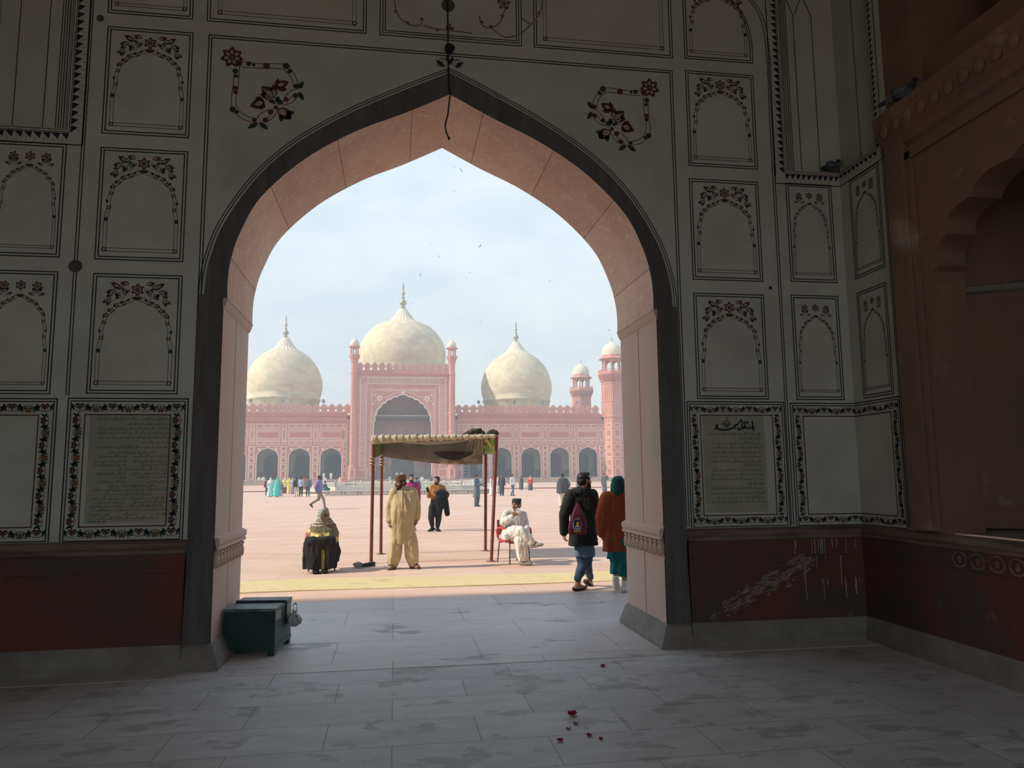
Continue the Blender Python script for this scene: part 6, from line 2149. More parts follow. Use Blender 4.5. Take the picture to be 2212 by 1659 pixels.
# ------------------------------------------------------------------ canopy
POLE = mat('rust_red_steel', (.17, .045, .032), (.24, .075, .05), 6, rough=.55, spec=.3)
CANVAS = mat('grey_canvas', (.20, .19, .165), (.26, .25, .215), 4, rough=.95, bump=.3, bscale=12, third=((.26, .24, .2), 5, .62, .7))
BEIGE = mat('faded_beige_cloth', (.52, .45, .32), (.62, .55, .42), 6, rough=.95, bump=.3)
BROWN = mat('brown_lining', (.24, .16, .11), (.34, .26, .19), 3, rough=.95, third=((.52, .45, .33), 2.2, .5, .6))
DARKC = mat('dark_rag_and_shade', (.045, .035, .03), (.08, .065, .055), 9, rough=.95)  # for the rags, and for the sheet that stands for a shaded gap
PRINT_ = mat('sunlit_green_print', (.20, .42, .08), (.58, .66, .26), 5, rough=.8, stretch=(1, .4, 1), third=((.10, .30, .06), 6, .52, .60, (1, .4, 1)))  # green lightened to stand for sun shining through the cloth
FLOWER_Y = mat('printed_yellow', (.75, .55, .08), (.85, .68, .2), 12)
cn = empty('canopy_shelter', (.8, 15.7, 0))
tag(cn, 'makeshift canopy of grey canvas and printed banners on four rust-red poles', 'canopy')
O0 = Vector((.8, 15.7, 0))
PB = {'fl': Vector((-.43, 14.91, 0)), 'fr': Vector((1.87, 14.68, 0)), 'rl': Vector((-.275, 16.62, 0)), 'rr': Vector((2.005, 16.75, 0))}
PT = {'fl': Vector((-.415, 14.91, 2.36)), 'fr': Vector((2.0, 14.70, 2.43)), 'rl': Vector((-.28, 16.62, 2.47)), 'rr': Vector((2.03, 16.75, 2.50))}
for k in PB:
    b = MB(); b.tube([PB[k] - O0, PT[k] - O0], .033, 12); p = b.build('pole', POLE, cn)
    b = MB(); b.lathe([(.105, 0), (.105, .008), (.045, .010), (.036, .03), (.034, .04)], 16, PB[k] - O0); b.build('base_plate', POLE, p)
for a, c in (('fl', 'fr'), ('rl', 'rr'), ('fl', 'rl'), ('fr', 'rr')):
    b = MB(); b.tube([PT[a] - O0 - Vector((0, 0, .03)), PT[c] - O0 - Vector((0, 0, .03))], .024, 10); b.build('top_beam', POLE, cn)
for a, c in (('rl', 'rr'), ('fl', 'rl'), ('rr', 'rl'), ('fr', 'rr')):
    d = (PT[c] - PT[a]).normalized()
    b = MB(); b.tube([PT[a] - O0 - Vector((0, 0, .42)), PT[a] - O0 + d * .36 - Vector((0, 0, .04))], .016, 8); b.build('brace', STEEL, cn)


def sheet(name, f, nu, nv, m, th=.006, par=cn):
    """cloth from a surface f(u, v), given thickness"""
    g = [[f(u / nu, v / nv) for u in range(nu + 1)] for v in range(nv + 1)]
    b = MB(); b.grid(g, 0, True)
    me = b.mesh(name); bm = bmesh.new(); bm.from_mesh(me)
    bmesh.ops.solidify(bm, geom=bm.faces[:], thickness=th)
    bm.to_mesh(me); bm.free()
    me.materials.append(m)
    for p in me.polygons: p.use_smooth = True
    o = bpy.data.objects.new(name, me); COL.objects.link(o); o.parent = par
    return o


def bil(u, v): return PT['fl'].lerp(PT['fr'], u).lerp(PT['rl'].lerp(PT['rr'], u), v)


sheet('roof_cloth', lambda u, v: bil(u, v) - O0 + Vector((0, 0, .035 - .16 * math.sin(PI * u) * math.sin(PI * v) + .02 * mnoise.noise(Vector((u * 6, v * 6, 0))))), 30, 24, CANVAS)


def vbot(u): return (2.10 - .22 * min(1, u / .12) * .35 - .16 * max(0, (u - .1)) / .5) if u < .6 else 1.90 + .22 * min(1, (u - .6) / .08) - .02


def val(u, v):
    p = PT['rl'].lerp(PT['rr'], u)
    zt = p.z - .02
    zb = 2.09 - .12 * math.sin(min(u / .5, 1) * PI * .5) if u < .5 else 1.97 + .15 * min((u - .5) / .16, 1) ** 1.5 + .02 * math.sin((u - .5) * 14)
    w = .03 * mnoise.noise(Vector((u * 9, v * 2, 3))) * v + .05 * math.sin(u * 16) * v * .4
    return Vector((p.x, p.y - .07 + w, zt + (zb - zt) * v)) - O0


sheet('rear_valance', val, 60, 12, CANVAS)
sheet('inner_flap', lambda u, v: Vector((.35 + 1.60 * u, 16.70 + .02 * math.sin(u * 9) * v, 2.30 - (.30 + .09 * math.sin(min(1, u * 1.5) * PI / 2)) * v)) - O0, 40, 8, BROWN)
sheet('gap_shade', lambda u, v: Vector((.86 + .86 * u, 16.60 - .03 * math.sin(PI * u), 2.17 - .01 * v - .16 * math.sin(PI * u) ** .8 * v)) - O0, 24, 8, DARKC)  # dark sheet drawn in for the shaded opening below the valance
b = MB()
rnd = random.Random(5)
for k in range(26):
    x = 1.05 + k * .027; z = 1.925 + .012 * math.sin(k)
    b.tube([(x - .8, 1.0, z), (x - .8 + rnd.uniform(-.012, .012), 1.0, z - rnd.uniform(.025, .06))], .004, 4)
for x, z, l in ((.28, 2.0, .10), (.33, 1.99, .15), (.36, 1.99, .12), (.86, 1.93, .08)): b.tube([(x - .8, .80, z), (x - .8 + .01, .80, z - l)], .006, 4)
f_ = b.build('fringe', BEIGE, cn); f_['kind'] = 'stuff'
# front edge: rolled-up cloth, ruched, thick at the left
mb = MB()
for k in range(56):
    t = k / 55
    p = PT['fl'].lerp(PT['fr'], t * .97) + Vector((0, -.06, -.005 + .03 * (1 - t)))
    r = (.078 * (1 - t) + .040 * t) * (1 + .22 * math.sin(k * 2.1) + .12 * math.sin(k * 5.3))
    mb.ball(p - O0, (.045, r * .8, r), 10)
mb.capsule(PT['fl'] - O0 + Vector((0, -.07, -.06)), PT['fl'].lerp(PT['fr'], .95) - O0 + Vector((0, -.06, .03)), .020, .016)
pm = remesh(mb, .012, 1); pm.materials.append(BEIGE)
o = bpy.data.objects.new('rolled_cloth', pm); COL.objects.link(o); o.parent = cn
# dark rag bundles and the straw tuft on the right corner
mb = MB()
for px, py, dy, r in ((1012, 938, 0, .07), (1020, 934, .1, .08), (1028, 932, .0, .09), (1038, 937, .1, .07), (1058, 938, .3, .07), (1066, 935, .2, .08), (1048, 940, .3, .06), (897, 946, 0, .055), (903, 944, 0, .06)):
    p = onY(px, py, 14.85 + dy); mb.ball(p - O0, (r * 1.5, r * 1.2, r * .8), 10)
mb.capsule(onY(1005, 940, 14.9) - O0, onY(1068, 942, 15.1) - O0, .045, .045)
mb.capsule(onY(892, 948, 14.88) - O0, onY(906, 947, 14.88) - O0, .04, .04)
pm = remesh(mb, .014, 1)
for v in pm.vertices: v.co += v.normal * .03 * mnoise.noise(v.co * 14)
pm.materials.append(DARKC)
o = bpy.data.objects.new('rag_bundle', pm); COL.objects.link(o); o.parent = cn
b = MB()
for k in range(36):
    p = onY(1034 + rnd.uniform(-9, 9), 938 + rnd.uniform(-2, 2), 14.78)
    dx = rnd.uniform(-.2, .10); dz = -rnd.uniform(.12, .46)
    b.tube([p - O0, p - O0 + Vector((dx * .4, -.05, dz * .25)), p - O0 + Vector((dx, -.03 + rnd.uniform(-.04, .04), dz))], [.007, .006, .003], 4)
o = b.build('straw_tuft', mat('dry_straw', (.50, .43, .27), (.62, .55, .38), 9), cn); o['kind'] = 'stuff'
# printed banners on the two sides
rb = sheet('printed_banner', lambda u, v: PT['fr'].lerp(PT['rr'], u) - O0 + Vector((-.03 - .02 * math.sin(u * 7), 0, .03 - .39 * v)), 20, 8, PRINT_)
b = MB()
rnd = random.Random(11)
for k in range(9):
    u, v = .12 + .8 * ((k * .37) % 1), .12 + .6 * ((k * .61) % 1)
    p = PT['fr'].lerp(PT['rr'], u) - O0 + Vector((-.062, 0, .03 - .37 * v))
    r = rnd.uniform(.035, .055)
    b.face([p + Vector((0, 4.2 * r * math.cos(q * PI / 5) * (1 if q % 2 else .7), r * math.sin(q * PI / 5) * (1 if q % 2 else .7))) for q in range(10)], 0)
b.build('flower_print', FLOWER_Y, rb)
sheet('printed_banner', lambda u, v: PT['fl'].lerp(PT['rl'], u) - O0 + Vector((.03 + .02 * math.sin(u * 6), 0, .03 - .36 * v)), 20, 8, mat('dark_green_print', (.05, .13, .025), (.16, .22, .06), 7, third=((.35, .33, .15), 6, .58, .66)))
for k in ('rl', 'fl'):
    b = MB()
    for z in (2.02, 1.96, 1.90): b.tube([PB[k] - O0 + Vector((.045 * math.cos(q * PI / 6), .045 * math.sin(q * PI / 6), z + .012 * math.sin(q))) for q in range(12)], .012, 6, closed=True)
    b.tube([PB[k] - O0 + Vector((.04, -.03, 2.0)), PB[k] - O0 + Vector((.07, -.04, 1.88)), PB[k] - O0 + Vector((.05, -.05, 1.76))], .009, 5)
    b.build('rope_tie', BEIGE, cn)

# ------------------------------------------------------------------ pair of black shoes by the front left pole
def shoe(loc, rz, tip, label):
    root = empty('shoe', loc, rz)
    tag(root, label, 'shoe')
    mb = MB()
    mb.loft([((0, 0, .012), .044, .13), ((0, .0, .03), .046, .132), ((0, .01, .055), .043, .118), ((0, .05, .085), .038, .072)], 26)
    mb.ball((0, -.06, .045), (.042, .065, .036), 14)
    pm = remesh(mb, .006, 2); pm.materials.append(mat('black_leather', (.014, .014, .015), (.025, .025, .026), 20, rough=.4) if 'black_leather' not in bpy.data.materials else bpy.data.materials['black_leather'])
    u_ = bpy.data.objects.new('upper', pm); COL.objects.link(u_); u_.parent = root
    b = MB(); b.loft([((0, 0, 0), .048, .138), ((0, 0, .016), .048, .138)], 26); b.build('sole', bpy.data.materials.get('sole_grey') or mat('sole_grey', (.32, .32, .33)), root)
    b = MB(); b.loft([((0, .06, .088), .028, .052), ((0, .06, .093), .026, .048)], 18); b.build('insole', bpy.data.materials.get('sole_grey'), root)
    if tip: root.rotation_euler = (0, math.radians(tip), rz)
    return root


shoe((-.66, 14.20, .046), math.radians(35), 72, 'black shoe tipped on its side by the front left canopy pole')
shoe((-.455, 14.33, 0), math.radians(-60), 0, 'black shoe lying flat against the front left canopy pole')

# ------------------------------------------------------------------ pigeons
PG = mat('pigeon_grey', (.10, .11, .125), (.15, .16, .18), 14)
PG_D = mat('pigeon_dark', (.03, .034, .045), (.05, .055, .07), 14)


def pigeon(loc, rz, label):
    mb = MB()
    mb.ball((0, 0, .085), (.055, .105, .058), 16, 0, Matrix.Rotation(.35, 3, 'X'))
    chain(mb, [(0, -.075, .115), (0, -.10, .165)], [.034, .027]); mb.ball((0, -.108, .178), (.024, .030, .024), 12)
    mb.capsule((0, -.13, .176), (0, -.15, .170), .007, .003, 6)
    for x in (-1, 1):
        chain(mb, [(x * .045, -.03, .10), (x * .048, .08, .075), (x * .02, .15, .055)], [.030, .026, .010])
        mb.capsule((x * .02, -.01, .04), (x * .022, -.015, .0045), .008, .005, 6); mb.capsule((x * .022, -.015, .0045), (x * .026, -.045, .0035), .0045, .003, 6)
    chain(mb, [(0, .09, .065), (0, .20, .03)], [.030, .018])
    pm = remesh(mb, .005, 2)
    pm.materials.append(PG); pm.materials.append(PG_D)
    pm.polygons.foreach_set('material_index', [1 if (p.center.y < -.06 and p.center.z > .1) or p.center.y > .14 or abs(p.center.y - .07) < .008 else 0 for p in pm.polygons])
    o = bpy.data.objects.new('pigeon', pm); COL.objects.link(o); o.location = loc; o.rotation_euler = (0, 0, rz)
    tag(o, label, 'bird', 'pigeons resting in the gate')


p = onX(1827, 318, XR + .03)
pigeon((XR - .03, D + .052, NZ), math.radians(115), 'grey pigeon resting in the corner of the painted niche')
pigeon((XR - .075, 5.95, 5.08), math.radians(40), 'dark pigeon sitting on the carved cornice beside the gallery')

# ------------------------------------------------------------------ kites circling over the court
KITE = mat('kite_brown', (.09, .085, .08), (.14, .13, .12), 4)


def kite_mesh(bend):
    mb = MB()
    chain(mb, [(0, -.24, 0), (0, -.05, .01), (0, .22, 0), (0, .36, 0)], [.035, .075, .045, .02], 10)
    b = MB(); b.v, b.f, b.m, b.sm, b.uv = mb.v, mb.f, mb.m, mb.sm, mb.uv
    for s in (-1, 1):
        for z, fl in ((.012, 0), (-.008, 1)):
            pl = [(0, -.10, 0), (s * .32, -.16, bend * .5), (s * .62, -.06, bend), (s * .74, .08, bend * 1.05), (s * .55, .10, bend * .85), (s * .28, .12, bend * .4), (0, .14, 0)]
            b.face([(x, y, zz + z * (1 - abs(x))) for x, y, zz in (pl if fl else reversed(pl))], 0)
    for z in (.008, -.006): b.face([(0, .26, z), (-.13, .50, z * .5), (0, .45, z * .5), (.13, .50, z * .5)], 0)
    me = b.mesh('kite'); me.materials.append(KITE)
    return me


KM = [kite_mesh(.10), kite_mesh(.22)]
KB = [(876, 351, 9, .6, 'touching the left side of the arch'), (982, 362, 10, -.65, 'left of a close pair below the arch point'), (996, 368, 13, -1.05, 'right of a close pair below the arch point'), (981, 414, 6, -1.0, 'alone under the close pair'), (910, 521, 5, 0, 'tiny and farthest left above the tall finial'), (930, 527, 6, -.5, 'tiny, just right of the faintest one'),
      (947, 554, 12, -.75, 'long-winged and gliding left of centre'), (1037, 532, 11, .9, 'tilted, alone right of centre'), (1014, 589, 7, -.15, 'small and level, low in mid sky'), (908, 594, 11, -1.4, 'banking right beside the tall finial'), (889, 656, 6, -.05, 'level with the golden ball of the tall finial'), (1187, 608, 9, .45, 'alone at the far right of the sky'), (1038, 695, 7, .35, 'low beside the right dome finial'), (1315, 713, 7, .8, 'over the near minaret by the jamb')]
for i, (px, py, sz, ang, where) in enumerate(KB):
    o = bpy.data.objects.new('kite', KM[i % 2]); COL.objects.link(o)
    Y = .62 * FPX / sz * random.uniform(.85, 1.0)
    o.location = onY(px, py, min(Y, 290))
    k = sz * min(Y, 290) / FPX / 1.48
    o.scale = (k, k, k)
    o.rotation_mode = 'XYZ'
    o.rotation_euler = (math.radians(random.uniform(25, 60)), -ang, random.uniform(-.4, .4))
    tag(o, 'dark bird of prey in flight, ' + where, 'bird', 'birds of prey over the courtyard')

# ------------------------------------------------------------------ rose petals on the slate
PET = mat('rose_petal', (.30, .012, .025), (.40, .02, .04), 20, rough=.6)
PL = [(1237, 1545, 1.5, 'largest of the scattered ones, curled'), (1244, 1565, .8, 'small, just below the largest'), (1302, 1440, 1.1, 'by itself near the passage'), (1273, 1590, .9, 'on a dark flaked slab'), (1210, 1601, .9, 'nearest the bottom of the scatter'), (1298, 1597, .7, 'smallest, right end of the scatter'), (1228, 1576, .7, 'faint one left of the small dark one')]
for px, py, k, wh in PL:
    c = onZ(px, py)
    b = MB()
    rows = []
    for v in range(5):
        rows.append([Vector(((u / 4 - .5) * .045 * math.sin(PI * (v + .8) / 6), (v / 4 - .5) * .04, .003 + .010 * (u / 4 - .5) ** 2 * 4 + .008 * abs(v / 4 - .5))) for u in range(5)])
    b.grid(rows, 0, True); b.grid([[p - Vector((0, 0, .002)) for p in r] for r in rows], 0, True)
    o = b.build('petal', PET, loc=(c.x, c.y, .0))
    o.rotation_euler = (0, 0, random.uniform(0, 6)); o.scale = (k, k, k)
    tag(o, 'dark red rose petal on the slate floor, ' + wh, 'petal', 'rose petals on the floor')
# ------------------------------------------------------------------ everybody further out in the courtyard


SHOE_D = mat('shoe_dark', (.05, .045, .042), (.08, .07, .066), 20, rough=.6)


def pix(p):
    d = Vector(p) - Vector((0, 0, EYE)); zc = d.dot(_F)
    return 1106 + FPX * d.dot(_R) / zc, 829.5 - FPX * d.dot(_U) / zc


def someone(px, py, label, h=1.7, yaw=0.0, kind='shirt', top=None, low=None, scarf=None, skin=SKIN, hair=True, beard=False, stride=0.0, arms='down', z=0.0, vox=.022, lift=0.0, group=None, bag=None):
    """a standing or walking figure whose feet stand on the pixel (px, py)"""
    base = onZ(px, py, z)
    k = h / 1.72
    R = Matrix.Rotation(math.radians(yaw), 3, 'Z')
    L = lambda x, fw, zz: base + R @ (Vector((x, -fw, zz)) * k)
    ry = math.radians(yaw)
    f = Fig(base, vox, vox)
    near = vox < .018
    pel, chest, neck = L(0, 0, .93), L(0, .02, 1.28), L(0, 0, 1.47)
    shl, shr, hl, hr = L(-.19, 0, 1.41), L(.19, 0, 1.41), L(-.085, 0, .90), L(.085, 0, .90)
    kl, kr = L(-.10, stride * .45 + .02, .50), L(.10, -stride * .15 + .05, .50)
    al, ar = L(-.10, stride * .62, .085), L(.10, -stride * .72, .085 + lift)
    trunk(f, pel, chest, neck, shl, shr, hl, hr, k)
    leg(f, hl, kl, al, k); leg(f, hr, kr, ar, k)
    A = {'down': ((-.25, -.03, 1.12), (-.25, .05, .86)), 'read': ((-.25, .03, 1.13), (-.10, .28, 1.18)), 'up': ((-.27, .10, 1.25), (-.12, .26, 1.52)), 'cross': ((-.26, .02, 1.12), (.02, .20, 1.12)), 'swing': ((-.25, -.14, 1.14), (-.24, -.06, .90))}
    B_ = arms if isinstance(arms, tuple) else (arms, arms)
    (e1, w1), (e2, w2) = A[B_[0]], A[B_[1]]
    el, wl = L(*e1), L(*w1)
    er, wr = L(-e2[0], e2[1], e2[2]), L(-w2[0], w2[1], w2[2])
    arm(f, shl, el, wl, k); arm(f, shr, er, wr, k)
    for a, w_, s in ((el, wl, 1), (er, wr, -1)):
        d = (w_ - a).normalized()
        hand(f, w_, d, R @ Vector((0, -1, .1)), .5, k, thumb=s)
    dv = R @ Vector((0, -1, 0))
    dr = R @ Vector((0, -1, -1.1)) if lift > .08 else dv
    foot(f.skin, al, dv, k); foot(f.skin, ar, dr, k)
    if near or vox < .02:
        for a, d_ in ((al, dv), (ar, dr)): foot(f.part('shoe', SHOE_D, None, 1, 0), a, d_, k * 1.04, None, .006)
    hc = L(0, .025, 1.60)
    head(f, hc, ry, 0, k, detail=near, hair=HAIR if (hair and not scarf) else None, beard=HAIR if beard else None)
    wr_ = .006 if near else 0
    sm = 3 if near else 1
    tub = lambda mb, pts, rs: chain(mb, pts, [r * k for r in rs], 10)
    ring = lambda x, fw, zz, rx, ry_, fa=0: (L(x, fw, zz), rx * k, ry_ * k, ry, fa)
    sleeves = lambda mb, r=1.0: (tub(mb, [shl, neck + Vector((0, 0, -.05)), shr], [.062, .080, .062]), tub(mb, [shl, el, wl], [.066 * r, .060 * r, .048 * r]), tub(mb, [shr, er, wr], [.066 * r, .060 * r, .048 * r]))
    tor = [ring(0, .02, 1.05, .165, .125), ring(0, .02, 1.2, .175, .13), ring(0, .01, 1.35, .195, .12), ring(0, 0, 1.44, .13, .09), ring(0, 0, 1.49, .075, .075)]
    if kind in ('shirt', 'jacket'):
        mb = f.part('jacket' if kind == 'jacket' else 'shirt', top, None, sm, wr_)
        fat = 1.18 if kind == 'jacket' else 1.0
        mb.loft([(c, rx * fat, r2 * fat, y_, fa) for c, rx, r2, y_, fa in [ring(0, .01, .86, .175, .135), ring(0, .01, .95, .17, .13)] + tor], 28)
        sleeves(mb, 1.25 if kind == 'jacket' else 1.0)
        if kind == 'jacket' and near:
            for zz in (.98, 1.08, 1.18, 1.28, 1.38): mb.tube([L(.213 * math.cos(t * PI / 8), .015 + .162 * math.sin(t * PI / 8), zz + .045) for t in range(16)], .016, 6, closed=True)
        mb = f.part('trousers', low, None, sm, wr_)
        tub(mb, [hl, kl, al + Vector((0, 0, .05))], [.10, .078, .058]); tub(mb, [hr, kr, ar + Vector((0, 0, .05))], [.10, .078, .058])
    elif kind == 'kurta':
        mb = f.part('kameez', top, None, sm, wr_)
        mb.loft([ring(0, .0, .48, .215, .175, .04), ring(0, .0, .7, .20, .16, .02), ring(0, .01, .92, .185, .145)] + tor, 28, fold=(6, .3))
        sleeves(mb, 1.1)
        mb = f.part('shalwar', low or top, None, sm, wr_)
        tub(mb, [hl, kl, al + Vector((0, 0, .05))], [.10, .105, .085]); tub(mb, [hr, kr, ar + Vector((0, 0, .05))], [.10, .105, .085])
    elif kind == 'gown':
        mb = f.part('dress', top, None, sm, wr_)
        mb.loft([ring(0, .0, .06, .27, .22, .06), ring(0, .0, .4, .235, .19, .04), ring(0, .01, .92, .19, .15)] + tor, 28, fold=(6, .3))
        sleeves(mb, 1.2)
        if low:
            mb = f.part('skirt', low, None, sm, wr_)
            mb.loft([ring(0, 0, .05, .275, .225, .06), ring(0, 0, .45, .245, .20, .03), ring(0, 0, .72, .215, .17)], 28, fold=(6, .3))
    elif kind == 'veil':
        mb = f.part('veil', top, None, sm, wr_)
        mb.loft([ring(0, .0, .10, .27, .24, .06), ring(0, .0, .6, .26, .22, .04), ring(0, .01, 1.1, .25, .19, .02), ring(0, .01, 1.35, .235, .15), ring(0, .0, 1.47, .12, .11), ring(0, 0, 1.55, .10, .115), ring(0, 0, 1.68, .095, .11), ring(0, 0, 1.735, .05, .06)], 28, fold=(6, .3))
    elif kind == 'shawl':
        mb = f.part('shawl', top, None, sm, wr_)
        mb.loft([ring(0, .0, .72, .30, .20, .05), ring(0, .0, 1.0, .30, .20, .03), ring(0, .01, 1.25, .285, .18), ring(0, .0, 1.4, .22, .14), ring(0, 0, 1.5, .09, .09)], 30, fold=(6, .3))
        tub(mb, [L(-.20, 0, 1.38), L(-.30, -.06, 1.15), L(-.22, .10, 1.0)], [.09, .10, .09])
        mb = f.part('shalwar', low, None, sm, wr_)
        tub(mb, [hl, kl, al + Vector((0, 0, .05))], [.12, .11, .085]); tub(mb, [hr, kr, ar + Vector((0, 0, .05))], [.12, .11, .085])
    if scarf:
        mb = f.part('headscarf', scarf, None, sm, wr_)
        mb.ball(hc + R @ Vector((0, .028, .028)), (.094 * k, .10 * k, .10 * k), 14, 0, R); mb.ball(hc + R @ Vector((0, .035, -.06)), (.088 * k, .08 * k, .10 * k), 14, 0, R)
        mb.loft([ring(0, -.01, 1.18, .21, .15), ring(0, -.01, 1.38, .205, .135), ring(0, -.01, 1.5, .10, .10)], 24)
    body = f.done(skin, label, group)
    if bag:
        mb = MB()
        c = L(0, -.24, 1.18)
        mb.loft([(c + Vector((0, 0, -.24 * k)), .13 * k, .075 * k, ry), (c + Vector((0, 0, -.18 * k)), .15 * k, .095 * k, ry), (c, .15 * k, .10 * k, ry), (c + Vector((0, 0, .17 * k)), .13 * k, .08 * k, ry), (c + Vector((0, 0, .24 * k)), .07 * k, .05 * k, ry)], 20)
        pm = remesh(mb, vox, 1); pm.materials.append(bag[0]); pm.transform(Matrix.Translation(-c))
        o = bpy.data.objects.new('backpack', pm); COL.objects.link(o); o.location = c
        tag(o, bag[1], 'bag')
    return body


def sitter(px, py, label, yaw=0, top=None, low=None, capm=None, z=0.0, vox=.03, scarf=None, k=1.0, group=None):
    """a figure sitting on the ground, legs folded"""
    base = onZ(px, py, z)
    R = Matrix.Rotation(math.radians(yaw), 3, 'Z'); ry = math.radians(yaw)
    L = lambda x, fw, zz: base + R @ (Vector((x, -fw, zz)) * k)
    f = Fig(base, vox, vox)
    trunk(f, L(0, 0, .14), L(0, .05, .45), L(0, .06, .62), L(-.18, .04, .57), L(.18, .04, .57), L(-.09, 0, .13), L(.09, 0, .13), k)
    kl, kr, al, ar = L(-.33, .30, .16), L(.33, .30, .16), L(.05, .42, .08), L(-.05, .36, .08)
    leg(f, L(-.09, 0, .13), kl, al, k); leg(f, L(.09, 0, .13), kr, ar, k)
    foot(f.skin, al, R @ Vector((1, -.2, 0)), k); foot(f.skin, ar, R @ Vector((-1, -.2, 0)), k)
    el, er, wl, wr = L(-.26, .08, .33), L(.26, .08, .33), L(-.12, .30, .24), L(.12, .30, .24)
    arm(f, L(-.18, .04, .57), el, wl, k); arm(f, L(.18, .04, .57), er, wr, k)
    for a, w_, s in ((el, wl, 1), (er, wr, -1)): hand(f, w_, (w_ - a).normalized(), (0, 0, 1), .5, k, thumb=s)
    head(f, L(0, .08, .76), ry, .1, k, detail=False, hair=None if (scarf or capm) else HAIR, cap=(capm, .05) if capm else None)
    mb = f.part('shirt', top, None, 1, 0)
    mb.loft([(L(0, .02, .06), .24 * k, .20 * k, ry), (L(0, .03, .3), .185 * k, .15 * k, ry), (L(0, .05, .52), .20 * k, .125 * k, ry), (L(0, .05, .64), .08 * k, .08 * k, ry)], 24)
    chain(mb, [L(-.18, .04, .57), el, wl], [.07, .065, .055], 10); chain(mb, [L(.18, .04, .57), er, wr], [.07, .065, .055], 10)
    mb = f.part('trousers', low or top, None, 1, 0)
    chain(mb, [L(-.09, 0, .14), kl, al], [.12, .10, .08], 10); chain(mb, [L(.09, 0, .14), kr, ar], [.12, .10, .08], 10)
    if scarf:
        mb = f.part('headscarf', scarf, None, 1, 0)
        mb.ball(L(0, .05, .80), (.10 * k, .11 * k, .11 * k), 14); mb.ball(L(0, .04, .70), (.10 * k, .10 * k, .12 * k), 14)
    return f.done(SKIN, label, group)


CL = lambda n_, *c: cloth('crowd_' + n_, c)
WHITE, OFFW, CREAM, GREY = CL('white', .70, .69, .67), CL('offwhite', .60, .57, .50), CL('cream', .62, .54, .36), CL('grey', .22, .23, .25)
SLATE, DGREY, BLACKC, NAVY = CL('slate', .10, .125, .155), CL('dark_grey', .07, .075, .08), CL('black', .025, .026, .03), CL('navy', .05, .075, .14)
TURQ, AQUA, YEL, PINK = CL('turquoise', .06, .50, .48), CL('aqua', .38, .62, .60), CL('yellow', .66, .60, .10), CL('pink', .52, .07, .18)
REDC, MAR, OLIVE, DENIM = CL('red', .52, .045, .05), CL('maroon', .16, .04, .05), CL('olive', .17, .16, .115), CL('denim', .09, .14, .22)
PURP, TEALD, ROSE, KHAKI = CL('lilac', .235, .20, .40), CL('deep_teal', .05, .14, .15), CL('rose', .55, .20, .19), CL('khaki', .24, .215, .18)

# ---- middle distance
b_ = someone(688, 1100, 'man in lilac puffer jacket striding to the right behind the seated woman', 1.76, 82, 'jacket', PURP, KHAKI, skin=SKIN_DARK, stride=.55, lift=.16, vox=.014, beard=True, arms='swing')
someone(1029.5, 1094, 'man in blue-grey kameez looking down at a phone left of the canopy right poles', 1.74, 58, 'kurta', CL('blue_grey', .115, .155, .22), SLATE, arms='read', vox=.014)
someone(887, 1146, 'bearded man in magenta top partly hidden behind the man in fawn kameez', 1.72, 6, 'shirt', CL('magenta', .36, .05, .165), BLACKC, vox=.013, beard=True, skin=SKIN_PALE)
someone(1216, 1097, 'man wrapped in a dark grey shawl over white trousers, seen from behind', 1.75, 172, 'shawl', CL('charcoal_shawl', .065, .075, .085), OFFW, vox=.016)
someone(1084, 1071, 'man in dark grey kameez walking towards the gate beside a man in cream', 1.76, -6, 'kurta', DGREY, DGREY, stride=.25, vox=.018)
someone(1076.5, 1066, 'man in cream clothes half behind the man in dark grey kameez', 1.72, 20, 'kurta', OFFW, OFFW)
someone(1107, 1071, 'young man in white shirt and jeans with a black rucksack', 1.76, 40, 'shirt', WHITE, DENIM, stride=.3, vox=.018, bag=(BLACKC, 'black rucksack on the back of the young man in white shirt'))
someone(1062.5, 1070.5, 'woman in pink shawl and white dress just left of the front right canopy pole', 1.62, 60, 'gown', WHITE, None, scarf=PINK)
someone(1126, 1059, 'person covered in a dark green-grey veil standing alone right of the canopy', 1.62, 180, 'veil', CL('dark_veil', .075, .10, .105))
someone(1146, 1059.5, 'woman in red top and dark skirt with pink headscarf', 1.66, 160, 'gown', REDC, DGREY, scarf=ROSE)
someone(1138, 1056.5, 'small child in white between the veiled person and the woman in red', .85, 0, 'shirt', WHITE, OFFW)
someone(1306, 1071, 'man in long grey kameez with one hand at his face, beside the rust coat', 1.78, 20, 'kurta', CL('mid_grey', .16, .175, .19), CL('mid_grey', .16, .175, .19), arms=('down', 'up'), vox=.018)
someone(1248, 1056, 'grey-clad figure mostly hidden behind the head of the man in the dark coat', 1.7, 180, 'kurta', GREY, GREY)
someone(900, 1083, 'man in slate jacket showing one shoulder beside the man in magenta', 1.6, 170, 'jacket', SLATE, BLACKC, vox=.018)

